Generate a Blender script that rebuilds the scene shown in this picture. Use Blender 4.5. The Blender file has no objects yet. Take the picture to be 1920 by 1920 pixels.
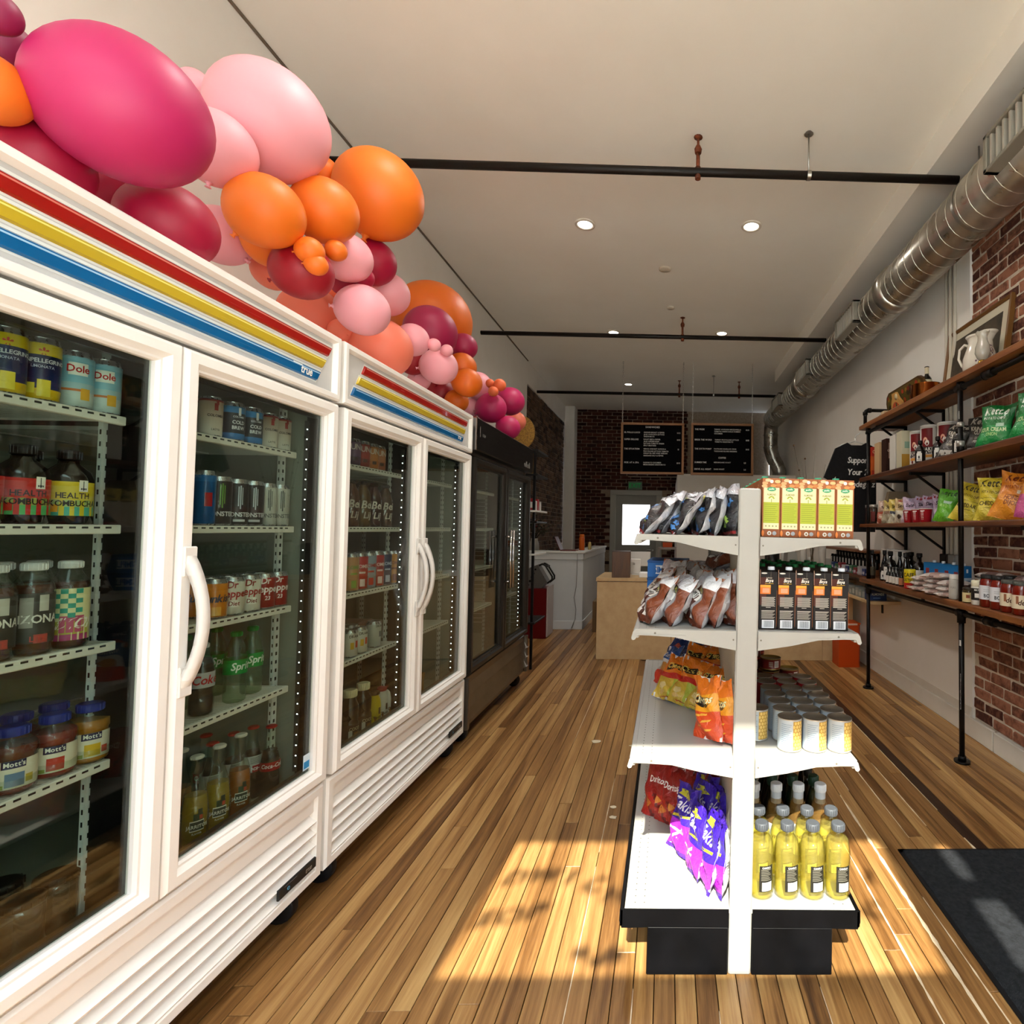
import bpy, math, random
from mathutils import Matrix, Vector, Euler
C = bpy.context.scene
COL = C.collection
PI = math.pi
random.seed(7)

# ---------------------------------------------------------------- camera, world, sun, exposure
cam = bpy.data.objects.new('camera', bpy.data.cameras.new('camera'))
COL.objects.link(cam)
cam.data.sensor_width = 36.0
cam.data.lens = 36.0 * 1000 / 1920
cam.data.shift_x = -(1280 - 960) / 1920
cam.data.clip_start = 0.02
yaw, pit, rol = math.radians(1.5776), math.radians(1.9099), math.radians(0.6999)
fw = Vector((math.sin(yaw) * math.cos(pit), math.cos(yaw) * math.cos(pit), math.sin(pit)))
rt = Vector((math.cos(yaw), -math.sin(yaw), 0))
up = rt.cross(fw)
r2 = rt * math.cos(rol) + up * math.sin(rol)
u2 = -rt * math.sin(rol) + up * math.cos(rol)
H = 1.42
cam.matrix_world = Matrix(((r2.x, u2.x, -fw.x, 0), (r2.y, u2.y, -fw.y, 0), (r2.z, u2.z, -fw.z, H), (0, 0, 0, 1)))
C.camera = cam

C.view_settings.view_transform = 'Standard'
C.view_settings.look = 'None'
C.view_settings.gamma = 1.0
C.view_settings.use_curve_mapping = False
C.view_settings.exposure = 0.45
C.cycles.sample_clamp_indirect = 5.0
C.cycles.transparent_max_bounces = 24
C.cycles.max_bounces = 12
C.cycles.diffuse_bounces = 6
C.cycles.use_denoising = True
C.cycles.caustics_refractive = False
C.cycles.caustics_reflective = False

world = bpy.data.worlds.new('world')
C.world = world
world.use_nodes = True
bg = world.node_tree.nodes['Background']
bg.inputs[0].default_value = (0.81, 0.93, 1.09, 1)
bg.inputs[1].default_value = 7.6

SUN = Vector((0.08, 1.0, -1.07)).normalized()
sl = bpy.data.lights.new('sun', 'SUN')
sl.energy = 13.5
sl.angle = math.radians(0.55)
sl.color = (1.0, 0.94, 0.83)
sun = bpy.data.objects.new('sun', sl)
sun.rotation_euler = SUN.to_track_quat('-Z', 'Y').to_euler()
sun.location = (0, -6, 8)
COL.objects.link(sun)

# ---------------------------------------------------------------- materials
def lin(h):
    h = h.lstrip('#')
    o = []
    for i in (0, 2, 4):
        c = int(h[i:i + 2], 16) / 255
        o.append(c / 12.92 if c <= 0.04045 else ((c + 0.055) / 1.055) ** 2.4)
    return (*o, 1)
_M = {}
def M(h, rough=0.5, metal=0.0, emit=0.0, coat=0.0, spec=0.25):
    """plain coloured surface with a faint procedural mottling"""
    k = (h, rough, metal, emit, coat, spec)
    if k in _M: return _M[k]
    m = bpy.data.materials.new('surface_' + h.strip('#'))
    m.use_nodes = True
    nt = m.node_tree
    p = nt.nodes['Principled BSDF']
    c = lin(h)
    p.inputs['Base Color'].default_value = c
    p.inputs['Roughness'].default_value = rough
    p.inputs['Metallic'].default_value = metal
    p.inputs['Coat Weight'].default_value = coat
    p.inputs['Specular IOR Level'].default_value = spec
    if emit:
        p.inputs['Emission Color'].default_value = c
        p.inputs['Emission Strength'].default_value = emit
    else:
        n = nt.nodes.new('ShaderNodeTexNoise'); n.inputs['Scale'].default_value = 9
        r = nt.nodes.new('ShaderNodeMapRange')
        r.inputs['To Min'].default_value = max(0.02, rough - 0.06); r.inputs['To Max'].default_value = min(1, rough + 0.06)
        nt.links.new(n.outputs['Fac'], r.inputs['Value']); nt.links.new(r.outputs['Result'], p.inputs['Roughness'])
    _M[k] = m
    return m
def nodes(name):
    m = bpy.data.materials.new(name); m.use_nodes = True
    nt = m.node_tree
    def N(t, **kw):
        n = nt.nodes.new(t)
        for k, v in kw.items():
            if k in n.inputs: n.inputs[k].default_value = v
            else: setattr(n, k, v)
        return n
    return m, nt, N, nt.links.new, nt.nodes['Principled BSDF'], nt.nodes['Material Output']
def ramp(N, stops):
    r = N('ShaderNodeValToRGB')
    e = r.color_ramp.elements
    while len(e) < len(stops): e.new(0.5)
    for i, (p, c) in enumerate(stops):
        e[i].position = p; e[i].color = lin(c)
    return r
def foil(h, rough=0.3, wr=1.0):
    """printed film with crinkles in the relief"""
    k = ('foil', h, rough, wr)
    if k in _M: return _M[k]
    m, nt, N, L, p, o = nodes('film_' + h.strip('#'))
    p.inputs['Base Color'].default_value = lin(h); p.inputs['Roughness'].default_value = rough
    p.inputs['Coat Weight'].default_value = 0.25; p.inputs['Coat Roughness'].default_value = 0.15
    if h.lower() in ('#c9cbd2', '#b9bcc4'): p.inputs['Metallic'].default_value = 0.35
    n = N('ShaderNodeTexNoise', Scale=26.0, Detail=3.0, Roughness=0.55, Distortion=1.4); b = N('ShaderNodeBump', Strength=0.75 * wr, Distance=0.014)
    tc = N('ShaderNodeTexCoord')
    L(tc.outputs['Object'], n.inputs['Vector']); L(n.outputs['Fac'], b.inputs['Height']); L(b.outputs['Normal'], p.inputs['Normal'])
    _M[k] = m
    return m
def glass(name, tint='#ffffff', refl=1.5, rough=0.0, body=None, bodyfac=0.0):
    """thin clear sheet: clear in the middle, mirror-like at grazing angles; optional coloured body"""
    if name in _M: return _M[name]
    m, nt, N, L, p, o = nodes(name)
    t = N('ShaderNodeBsdfTransparent'); t.inputs[0].default_value = lin(tint)
    g = N('ShaderNodeBsdfGlossy'); g.inputs['Roughness'].default_value = rough
    lw = N('ShaderNodeLayerWeight', Blend=0.5); pw = N('ShaderNodeMath', operation='POWER'); pw.inputs[1].default_value = 4.5
    f = N('ShaderNodeMath', operation='MULTIPLY_ADD'); f0 = ((refl - 1) / (refl + 1)) ** 2; f.inputs[1].default_value = 1 - f0; f.inputs[2].default_value = f0
    L(lw.outputs['Facing'], pw.inputs[0]); L(pw.outputs[0], f.inputs[0])
    mx = N('ShaderNodeMixShader')
    base = t.outputs[0]
    if body:
        p.inputs['Base Color'].default_value = lin(body); p.inputs['Roughness'].default_value = 0.15
        m2 = N('ShaderNodeMixShader'); m2.inputs[0].default_value = bodyfac
        L(t.outputs[0], m2.inputs[1]); L(p.outputs[0], m2.inputs[2]); base = m2.outputs[0]
    L(f.outputs[0], mx.inputs[0]); L(base, mx.inputs[1]); L(g.outputs[0], mx.inputs[2]); L(mx.outputs[0], o.inputs['Surface'])
    _M[name] = m
    return m
def wood(name, stops, scale=(14, 1.2, 14), rough=0.4, bump=0.15, dist=6.0, spread=0.35, fine=60.0):
    """grain along local/world Y, tone shifts from board to board"""
    m, nt, N, L, p, o = nodes(name)
    g = N('ShaderNodeNewGeometry'); oi = N('ShaderNodeObjectInfo')
    mp = N('ShaderNodeMapping'); mp.inputs['Scale'].default_value = scale
    off = N('ShaderNodeVectorMath', operation='ADD')
    cmb = N('ShaderNodeCombineXYZ')
    add = N('ShaderNodeMath', operation='ADD'); L(oi.outputs['Random'], add.inputs[0]); L(g.outputs['Random Per Island'], add.inputs[1])
    ms = N('ShaderNodeMath', operation='MULTIPLY'); ms.inputs[1].default_value = 37.0; L(add.outputs[0], ms.inputs[0])
    L(ms.outputs[0], cmb.inputs[2]); L(ms.outputs[0], cmb.inputs[1])
    L(g.outputs['Position'], mp.inputs['Vector']); L(mp.outputs[0], off.inputs[0]); L(cmb.outputs[0], off.inputs[1])
    n = N('ShaderNodeTexNoise', Scale=1.0, Detail=6.0, Roughness=0.62, Distortion=0.6); L(off.outputs[0], n.inputs['Vector'])
    n2 = N('ShaderNodeTexNoise', Scale=fine / 14.0, Detail=3.0, Roughness=0.7); L(off.outputs[0], n2.inputs['Vector'])
    fr = N('ShaderNodeMath', operation='FRACT'); L(add.outputs[0], fr.inputs[0])
    a1 = N('ShaderNodeMath', operation='MULTIPLY_ADD'); a1.inputs[1].default_value = spread; L(fr.outputs[0], a1.inputs[0])
    a0 = N('ShaderNodeMath', operation='MULTIPLY_ADD'); a0.inputs[1].default_value = 0.75; a0.inputs[2].default_value = -spread * 0.5 + 0.0; L(n.outputs['Fac'], a0.inputs[0])
    L(a0.outputs[0], a1.inputs[2])
    a2 = N('ShaderNodeMath', operation='MULTIPLY_ADD'); a2.inputs[1].default_value = 0.28; L(n2.outputs['Fac'], a2.inputs[0]); L(a1.outputs[0], a2.inputs[2])
    r = ramp(N, stops); L(a2.outputs[0], r.inputs['Fac']); L(r.outputs['Color'], p.inputs['Base Color'])
    p.inputs['Roughness'].default_value = rough
    b = N('ShaderNodeBump', Strength=bump, Distance=0.004); L(n2.outputs['Fac'], b.inputs['Height']); L(b.outputs['Normal'], p.inputs['Normal'])
    return m
def mottled(name, c1, c2, scale=6.0, rough=0.8, bump=0.0, bscale=60.0, metal=0.0, dist=0.004, perobj=0.0, spec=0.3):
    m, nt, N, L, p, o = nodes(name)
    g = N('ShaderNodeNewGeometry')
    n = N('ShaderNodeTexNoise', Scale=scale, Detail=5.0, Roughness=0.6); L(g.outputs['Position'], n.inputs['Vector'])
    r = ramp(N, [(0.32, c1), (0.68, c2)])
    if perobj:
        oi = N('ShaderNodeObjectInfo'); ad = N('ShaderNodeMath', operation='ADD')
        L(oi.outputs['Random'], ad.inputs[0]); L(g.outputs['Random Per Island'], ad.inputs[1])
        fr = N('ShaderNodeMath', operation='FRACT'); L(ad.outputs[0], fr.inputs[0])
        mr = N('ShaderNodeMapRange'); mr.inputs['To Min'].default_value = -perobj; mr.inputs['To Max'].default_value = perobj
        a = N('ShaderNodeMath', operation='ADD'); L(fr.outputs[0], mr.inputs['Value']); L(mr.outputs[0], a.inputs[0]); L(n.outputs['Fac'], a.inputs[1])
        L(a.outputs[0], r.inputs['Fac'])
    else: L(n.outputs['Fac'], r.inputs['Fac'])
    L(r.outputs['Color'], p.inputs['Base Color']); p.inputs['Roughness'].default_value = rough; p.inputs['Metallic'].default_value = metal; p.inputs['Specular IOR Level'].default_value = spec
    if bump:
        n2 = N('ShaderNodeTexNoise', Scale=bscale, Detail=3.0); L(g.outputs['Position'], n2.inputs['Vector'])
        b = N('ShaderNodeBump', Strength=bump, Distance=dist); L(n2.outputs['Fac'], b.inputs['Height']); L(b.outputs['Normal'], p.inputs['Normal'])
    return m

# ---------------------------------------------------------------- mesh builder
class B:
    def __init__(s): s.v = []; s.f = []; s.m = []; s.s = []
    def face(s, idx, m=0, sm=False): s.f.append(tuple(idx)); s.m.append(m); s.s.append(sm)
    def add(s, vs, fs, m=0, sm=False):
        o = len(s.v); s.v.extend(vs)
        for f in fs: s.face([i + o for i in f], m, sm)
        return s
    def box(s, x0, y0, z0, x1, y1, z1, m=0, bev=0.0):
        if x0 > x1: x0, x1 = x1, x0
        if y0 > y1: y0, y1 = y1, y0
        if z0 > z1: z0, z1 = z1, z0
        b = min(bev, (x1 - x0) / 2.01, (y1 - y0) / 2.01, (z1 - z0) / 2.01)
        if b <= 0:
            return s.add([(x0, y0, z0), (x1, y0, z0), (x1, y1, z0), (x0, y1, z0), (x0, y0, z1), (x1, y0, z1), (x1, y1, z1), (x0, y1, z1)],
                  [(3, 2, 1, 0), (4, 5, 6, 7), (0, 1, 5, 4), (1, 2, 6, 5), (2, 3, 7, 6), (3, 0, 4, 7)], m)
        # chamfered box: 24 vertices
        vs = []; 
        X = (x0, x1); Y = (y0, y1); Z = (z0, z1)
        def sg(i): return b if i == 0 else -b
        for i in (0, 1):
            for j in (0, 1):
                for k in (0, 1):
                    vs += [(X[i], Y[j] + sg(j), Z[k] + sg(k)), (X[i] + sg(i), Y[j], Z[k] + sg(k)), (X[i] + sg(i), Y[j] + sg(j), Z[k])]
        def q(i, j, k, a): return ((i * 2 + j) * 2 + k) * 3 + a
        fs = []
        for i in (0, 1):
            f = [q(i, 0, 0, 0), q(i, 1, 0, 0), q(i, 1, 1, 0), q(i, 0, 1, 0)]; fs.append(f if i else f[::-1])
            f = [q(0, i, 0, 1), q(0, i, 1, 1), q(1, i, 1, 1), q(1, i, 0, 1)]; fs.append(f if i else f[::-1])
            f = [q(0, 0, i, 2), q(1, 0, i, 2), q(1, 1, i, 2), q(0, 1, i, 2)]; fs.append(f if i else f[::-1])
        for i in (0, 1):
            for j in (0, 1):
                fl = (i + j) % 2 == 0
                f = [q(i, j, 0, 0), q(i, j, 0, 1), q(i, j, 1, 1), q(i, j, 1, 0)]; fs.append(f if fl else f[::-1])
                f = [q(i, 0, j, 0), q(i, 0, j, 2), q(i, 1, j, 2), q(i, 1, j, 0)]; fs.append(f[::-1] if fl else f)
                f = [q(0, i, j, 1), q(0, i, j, 2), q(1, i, j, 2), q(1, i, j, 1)]; fs.append(f if fl else f[::-1])
                for k in (0, 1):
                    f = [q(i, j, k, 0), q(i, j, k, 1), q(i, j, k, 2)]; fs.append(f if (i + j + k) % 2 == 1 else f[::-1])
        return s.add(vs, fs, m)
    def lathe(s, prof, n=20, c=(0, 0, 0), m=0, sm=True, cap=True, axis='z', rad=None):
        """prof: (r, z) or (r, z, material of the segment above)"""
        o = len(s.v); k = len(prof)
        for p in prof:
            for i in range(n):
                a = 2 * PI * i / n
                x, y, z = p[0] * math.cos(a), p[0] * math.sin(a), p[1]
                if axis == 'x': x, y, z = z, x, y
                if axis == 'y': x, y, z = y, z, x
                s.v.append((x + c[0], y + c[1], z + c[2]))
        for j in range(k - 1):
            mm = prof[j][2] if len(prof[j]) > 2 else m
            for i in range(n):
                i2 = (i + 1) % n
                s.face((o + j * n + i, o + j * n + i2, o + (j + 1) * n + i2, o + (j + 1) * n + i), mm, sm)
        if cap:
            m0 = prof[0][2] if len(prof[0]) > 2 else m
            m1 = prof[-1][2] if len(prof[-1]) > 2 else m
            s.face([o + i for i in range(n)][::-1], m0); s.face([o + (k - 1) * n + i for i in range(n)], m1)
        return s
    def cyl(s, a, b, r, n=10, m=0, r2=None, sm=True): return s.tube([a, b], r, n, m, r2=r2, sm=sm)
    def tube(s, pts, r, n=8, m=0, r2=None, sm=True, cap=True):
        P = [Vector(p) for p in pts]; o = len(s.v)
        t0 = (P[1] - P[0]).normalized()
        u = t0.orthogonal().normalized()
        for i, p in enumerate(P):
            if i == 0: t = t0
            elif i == len(P) - 1: t = (P[i] - P[i - 1]).normalized()
            else: t = ((P[i + 1] - p).normalized() + (p - P[i - 1]).normalized()).normalized()
            u = (u - t * u.dot(t)).normalized(); w = t.cross(u)
            rr = r if r2 is None else r + (r2 - r) * i / (len(P) - 1)
            for j in range(n):
                a = 2 * PI * j / n
                s.v.append(tuple(p + (u * math.cos(a) + w * math.sin(a)) * rr))
        for i in range(len(P) - 1):
            for j in range(n):
                j2 = (j + 1) % n
                s.face((o + i * n + j, o + i * n + j2, o + (i + 1) * n + j2, o + (i + 1) * n + j), m, sm)
        if cap:
            s.face([o + j for j in range(n)][::-1], m); s.face([o + (len(P) - 1) * n + j for j in range(n)], m)
        return s
    def prism(s, poly, a, b, axis='y', m=0, sm=False):
        """poly: 2-D outline, pushed from a to b along the axis"""
        o = len(s.v); n = len(poly)
        for t in (a, b):
            for (x, z) in poly:
                s.v.append({'y': (x, t, z), 'x': (t, x, z), 'z': (x, z, t)}[axis])
        s.face([o + i for i in range(n)], m); s.face([o + n + i for i in range(n)][::-1], m)
        for i in range(n):
            j = (i + 1) % n
            s.face((o + j, o + i, o + n + i, o + n + j), m, sm)
        return s
    def sphere(s, c, r, n=16, k=10, m=0, sz=1.0):
        prof = [(max(1e-4, r * math.sin(PI * i / k)), -r * sz * math.cos(PI * i / k)) for i in range(k + 1)]
        return s.lathe(prof, n, c, m)
    def quad(s, a, b, c, d, m=0): return s.add([a, b, c, d], [(0, 1, 2, 3)], m)
    def xf(s, mat, start=0):
        s.v[start:] = [tuple(mat @ Vector(v)) for v in s.v[start:]]; return s
    def mesh(s, name, mats):
        me = bpy.data.meshes.new(name)
        me.from_pydata(s.v, [], s.f)
        for mt in (mats if isinstance(mats, (list, tuple)) else [mats]): me.materials.append(mt)
        me.polygons.foreach_set('material_index', s.m)
        me.polygons.foreach_set('use_smooth', s.s)
        me.update()
        return me
    def build(s, name, mats, parent=None, loc=None, rot=None):
        return ob(name, s.mesh(name, mats), parent, loc, rot)
def ob(name, me, parent=None, loc=None, rot=None):
    o = bpy.data.objects.new(name, me); COL.objects.link(o)
    if parent: o.parent = parent; CH.setdefault(parent, []).append(o)
    if loc: o.location = loc
    if rot: o.rotation_euler = rot
    return o
CH = {}
def tag(o, label=None, cat=None, group=None, kind=None):
    if label: o['label'] = label
    if cat: o['category'] = cat
    if group: o['group'] = group
    if kind: o['kind'] = kind
    return o
def empty(name, label, cat, loc=(0, 0, 0), rot=(0, 0, 0), group=None):
    o = ob(name, None, None, loc, rot); o.empty_display_size = 0.05
    return tag(o, label, cat, group)
def struct(name, b, mats, label=None):
    return tag(b.build(name, mats), label, None, None, 'structure')
def copy_tree(root, loc, rot, label, group=None):
    r = root.copy(); COL.objects.link(r); r.location = loc; r.rotation_euler = rot
    r['label'] = label
    if group: r['group'] = group
    for ch in CH.get(root, []):
        c = ch.copy(); COL.objects.link(c); c.parent = r
        for g in CH.get(ch, []):
            d = g.copy(); COL.objects.link(d); d.parent = c
    return r
ORD = ['first', 'second', 'third', 'fourth', 'fifth', 'sixth', 'seventh', 'eighth', 'ninth', 'tenth', 'eleventh', 'twelfth', 'thirteenth', 'fourteenth', 'fifteenth', 'sixteenth']

# ---------------------------------------------------------------- lettering: glyph shapes taken once from the built-in font
GL = {}
def _glyphs():
    chars = "ABCDEFGHIJKLMNOPQRSTUVWXYZabcdefghijklmnopqrstuvwxyz0123456789&'/-.,!$*"
    tmp = []
    for st, off in (('r', 0.0), ('b', 0.022)):
        for ch in chars:
            cu = bpy.data.curves.new('g', 'FONT'); cu.body = ch; cu.size = 1.0; cu.resolution_u = 2; cu.offset = off
            o = bpy.data.objects.new('g', cu); COL.objects.link(o); tmp.append((st, ch, o, cu))
    bpy.context.view_layer.update()
    dg = bpy.context.evaluated_depsgraph_get()
    for st, ch, o, cu in tmp:
        e = o.evaluated_get(dg); me = e.to_mesh(); me.calc_loop_triangles()
        vs = [(v.co.x, v.co.y) for v in me.vertices]; fs = [tuple(t.vertices) for t in me.loop_triangles]
        x0 = min((v[0] for v in vs), default=0); x1 = max((v[0] for v in vs), default=0.3)
        GL[st, ch] = ([(x - x0, y) for x, y in vs], fs, x1 - x0)
        e.to_mesh_clear()
    for st, ch, o, cu in tmp:
        bpy.data.objects.remove(o); bpy.data.curves.remove(cu)
_glyphs()
def text(b, body, h, mapf, m=0, st='b', align='c', shear=0.0, sp=0.04, sx=0.84):
    """letters of cap height ~h laid out at (x, y) and carried onto a surface by mapf(x, y)"""
    k = h / 0.72; x = 0; out = []
    for ch in body:
        if ch == ' ' or (st, ch) not in GL: x += 0.32; continue
        vs, fs, w = GL[st, ch]; out.append((x, vs, fs)); x += w + sp
    tot = x - sp
    x0 = {'c': -tot / 2, 'l': 0, 'r': -tot}[align]
    for xx, vs, fs in out:
        b.add([mapf((px + xx + x0 + shear * py) * k * sx, py * k) for px, py in vs], fs, m)
    return b
def on_plane(o, ex, ey):
    o, ex, ey = Vector(o), Vector(ex), Vector(ey)
    return lambda x, y: tuple(o + ex * x + ey * y)
def on_cyl(r, z0, a0=0.0):
    return lambda x, y: (r * math.cos(a0 + x / r), r * math.sin(a0 + x / r), z0 + y)
def rect_cyl(b, r, z0, z1, a0, a1, m, n=6):
    o = []
    for i in range(n + 1):
        a = a0 + (a1 - a0) * i / n; o += [(r * math.cos(a), r * math.sin(a), z0), (r * math.cos(a), r * math.sin(a), z1)]
    return b.add(o, [(2 * i, 2 * i + 2, 2 * i + 3, 2 * i + 1) for i in range(n)], m, True)
# ================================================================ the setting
XL, XR, YF, YB, ZC = -2.15, 2.15, -0.8, 11.3, 3.95
MAT_WALL = mottled('painted_plaster', '#e6e1d8', '#ebe7df', 2.5, 0.85, 0.08, 40)
MAT_CEIL = mottled('ceiling_paint', '#ebe5d9', '#efeadf', 1.6, 0.8, 0.06, 30)
MAT_TRIM = mottled('white_trim_paint', '#d4cdc1', '#dcd6ca', 5, 0.5, 0.05, 40)
MAT_PLANK = wood('floor_plank_wood', [(0.20, '#2f1a0c'), (0.37, '#694623'), (0.54, '#946b3d'), (0.74, '#b8925c'), (0.92, '#cfb180')],
                 scale=(26, 1.1, 26), rough=0.36, bump=0.22, spread=0.26)
MAT_DARKPLANK = wood('dark_floor_plank_wood', [(0.25, '#1c0f08'), (0.55, '#3a2211'), (0.9, '#6d4a28')], scale=(26, 1.1, 26), rough=0.38, bump=0.22)
MAT_SHELF = wood('shelf_plank_wood', [(0.25, '#3d1f0d'), (0.5, '#6e3d1b'), (0.8, '#9c6634')], scale=(20, 1.6, 20), rough=0.45)
MAT_BIRCH = mottled('birch_ply', '#b99a70', '#c8ab80', 9, 0.5, 0.05, 80)
MAT_BRICK = mottled('old_brick', '#4f2a20', '#a56e55', 22, 0.9, 0.6, 90, dist=0.006, perobj=0.2)
MAT_MORTAR = mottled('lime_mortar', '#cbbca8', '#ddd0bd', 24, 0.95, 0.5, 120)
MAT_DARKMORTAR = mottled('dark_mortar', '#8d7b69', '#a39483', 24, 0.95, 0.4, 120)  # darker mortar tone for the far brickwork

# floor: dark subfloor, strip planks laid lengthwise, filler in the gaps
b = B(); b.box(XL - 0.1, YF - 0.1, -0.12, XR + 0.1, YB + 0.1, -0.020)
floor = struct('floor', b, M('#170d07', 0.9), 'narrow strip wood floor with dark gaps and pale filler')
PW, GAP = 0.0620, 0.0028
plank_me = {}
def plank_mesh(L):
    if L not in plank_me:
        q = B(); q.box(-PW / 2, 0, -0.018, PW / 2, L - 0.0015, 0, 0, 0.0012); plank_me[L] = q.mesh('plank', [MAT_PLANK])
    return plank_me[L]
dark_me = {}
rest = B(); cand = []
ncol = int((XR - XL) / (PW + GAP)) + 1
for i in range(ncol):
    x = XL + 0.02 + i * (PW + GAP)
    y = YF - 0.05 - random.random() * 1.5
    while y < YB:
        L = random.choice((1.5, 2.1, 2.7, 3.3, 3.9))
        vis = y + L > 1.3 and y < 7.5 and x > -1.42 - 0.12 * max(0, y - 3)
        cand.append((vis, y, x, L, random.uniform(-0.0012, 0.0004), i)); y += L
cand.sort(key=lambda c: (not c[0], c[1]))
DARKCOL = int((1.46 - XL) / (PW + GAP))
for k, (vis, y, x, L, dz, i) in enumerate(cand):
    if k < 298 and vis:
        me = plank_mesh(L)
        if i == DARKCOL:
            if L not in dark_me: dark_me[L] = me.copy(); dark_me[L].materials[0] = MAT_DARKPLANK
            me = dark_me[L]
        ob('plank', me, floor, (x, y, dz))
    else:
        rest.box(x - PW / 2, y, -0.018, x + PW / 2, min(y + L - 0.0015, YB), dz)
tag(rest.build('plank_field', [MAT_PLANK], floor), kind='stuff')
MAT_FILL = mottled('wood_filler', '#c9b394', '#dcc9ab', 30, 0.7)
def gapx(x): return XL + 0.02 + (round((x - XL - 0.02) / (PW + GAP)) + 0.5) * (PW + GAP)
for (x, y0, y1, w) in ((0.92, 1.35, 2.9, 0.013), (0.79, 1.3, 2.5, 0.007), (1.10, 2.5, 4.4, 0.006), (0.98, 2.95, 3.9, 0.006), (1.36, 2.0, 2.5, 0.012), (1.40, 2.75, 4.9, 0.005),
                       (1.22, 2.6, 3.3, 0.006), (0.66, 2.3, 3.3, 0.010), (0.34, 3.4, 4.3, 0.005), (-0.1, 1.2, 1.7, 0.004), (-0.33, 1.2, 2.3, 0.003), (0.15, 1.25, 1.62, 0.005), (0.47, 1.25, 1.7, 0.004), (-0.62, 3.6, 5.2, 0.004), (-0.36, 4.2, 5.6, 0.004), (1.0, 1.25, 2.1, 0.005), (-0.3, 2.4, 3.1, 0.003)):
    q = B(); x = gapx(x); n = max(6, int((y1 - y0) / 0.035)); vs = []
    for j in range(n + 1):
        t = j / n; ww = 1.5 * w * (0.35 + 0.65 * random.random()) * math.sin(PI * min(0.97, max(0.03, t))) ** 0.4 / 2
        yy = y0 + (y1 - y0) * t; vs += [(x - ww, yy, 0.0006), (x + ww, yy, 0.0006), (x + ww, yy, -0.008), (x - ww, yy, -0.008)]
    fs = []
    for j in range(n):
        o = 4 * j; fs += [(o, o + 1, o + 5, o + 4), (o + 1, o + 2, o + 6, o + 5), (o + 3, o, o + 4, o + 7)]
    q.add(vs, fs); q.build('filler_strip', [MAT_FILL], floor)

# ceiling and soffit
b = B(); b.box(XL - 0.1, YF - 0.1, ZC, XR + 0.1, YB + 0.1, ZC + 0.12); struct('ceiling', b, MAT_CEIL, 'high beige painted ceiling')
b = B(); b.box(1.66, YF, 3.76, XR + 0.05, 8.3, ZC); struct('trim_1', b, MAT_CEIL, 'boxed soffit along the top of the right wall')
b = B(); b.box(XL, YF, ZC - 0.012, XL + 0.012, 8.05, ZC); struct('trim_2', b, M('#6e6253', 0.8), 'thin dark joint line under the ceiling, left side')

def brick_course(bb_, along, y0, y1, z0, z1, put):
    k = 0; z = z0
    while z < z1 - 0.03:
        y = y0 - (0.106 if k % 2 else 0.0)
        while y < y1 - 0.02:
            L = 0.2 + random.uniform(-0.012, 0.008)
            a, c = max(y, y0), min(y + L, y1)
            if c - a > 0.03: put(a, c, z, z + 0.063 + random.uniform(-0.004, 0.003))
            y += L + 0.015
        z += 0.0752; k += 1
# right wall: brick near the camera, painted plaster beyond
b = B(); b.box(XR + 0.019, YF, 0, XR + 0.2, 3.72, ZC, 0); b.box(XR, 3.72, 0, XR + 0.2, YB, ZC, 1)
wr = struct('wall_right', b, [MAT_MORTAR, MAT_WALL], 'right wall, bare brick in front and painted plaster behind')
bm_ = []
for var in range(10):
    q = B(); q.box(-0.03, -0.1, 0, 0.0, 0.1, 0.063, 0, 0.006)
    q.v = [(v[0] + random.uniform(-0.004, 0.004), v[1] + random.uniform(-0.004, 0.004), v[2] + random.uniform(-0.003, 0.003)) for v in q.v]
    bm_.append(q.mesh('brick', [MAT_BRICK]))
rest = B(); nb = [0]
def put(a, c, z0, z1):
    if c > 2.85 and nb[0] < 296:
        nb[0] += 1
        o = ob('brick', random.choice(bm_), wr, (XR + 0.042 + random.uniform(-0.005, 0.003), (a + c) / 2, z0)); o.scale = (1, (c - a) / 0.2, (z1 - z0) / 0.063)
    else: rest.box(XR + 0.014, a, z0, XR + 0.06, c, z1, 0, 0.005)
brick_course(None, 'y', 1.2, 3.715, 0.135, 3.74, put)
tag(rest.build('brick_field', [MAT_BRICK], wr), kind='stuff')
b = B(); b.box(XR - 0.022, 3.46, 0, XR, 8.9, 0.135, 0, 0.004); b.box(XR - 0.022, 1.0, 0, XR + 0.02, 3.45, 0.13, 0, 0.004)
b.box(XR - 0.006, 3.72, 0.135, XR, 8.9, 0.20, 0, 0.002)
struct('baseboard_right', b, MAT_TRIM, 'white painted baseboard along the right wall')
# left wall: plaster, then brick from eight metres in
b = B(); b.box(XL - 0.2, YF, 0, XL, 8.05, ZC, 0); b.box(XL - 0.2, 8.05, 0, XL - 0.034, YB, ZC, 1); b.box(XL - 0.2, 8.05, 3.6, XL, YB, ZC, 0)
wl = struct('wall_left', b, [MAT_WALL, MAT_DARKMORTAR], 'left wall, plaster in front and old brick behind')
rest = B()
def put(a, c, z0, z1): rest.box(XL - 0.06, a, z0, XL - 0.016 + random.uniform(-0.006, 0.006), c, z1, 0, 0.004)
brick_course(None, 'y', 8.06, 11.0, 0.0, 3.6, put)
MAT_BRICKL = mottled('dark_brown_brick', '#3a2a20', '#6e5540', 7, 0.95, 0.5, 80, perobj=0.2)  # darker, browner tone than the front brick
tag(rest.build('brick_field', [MAT_BRICKL], wl), kind='stuff')
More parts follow.
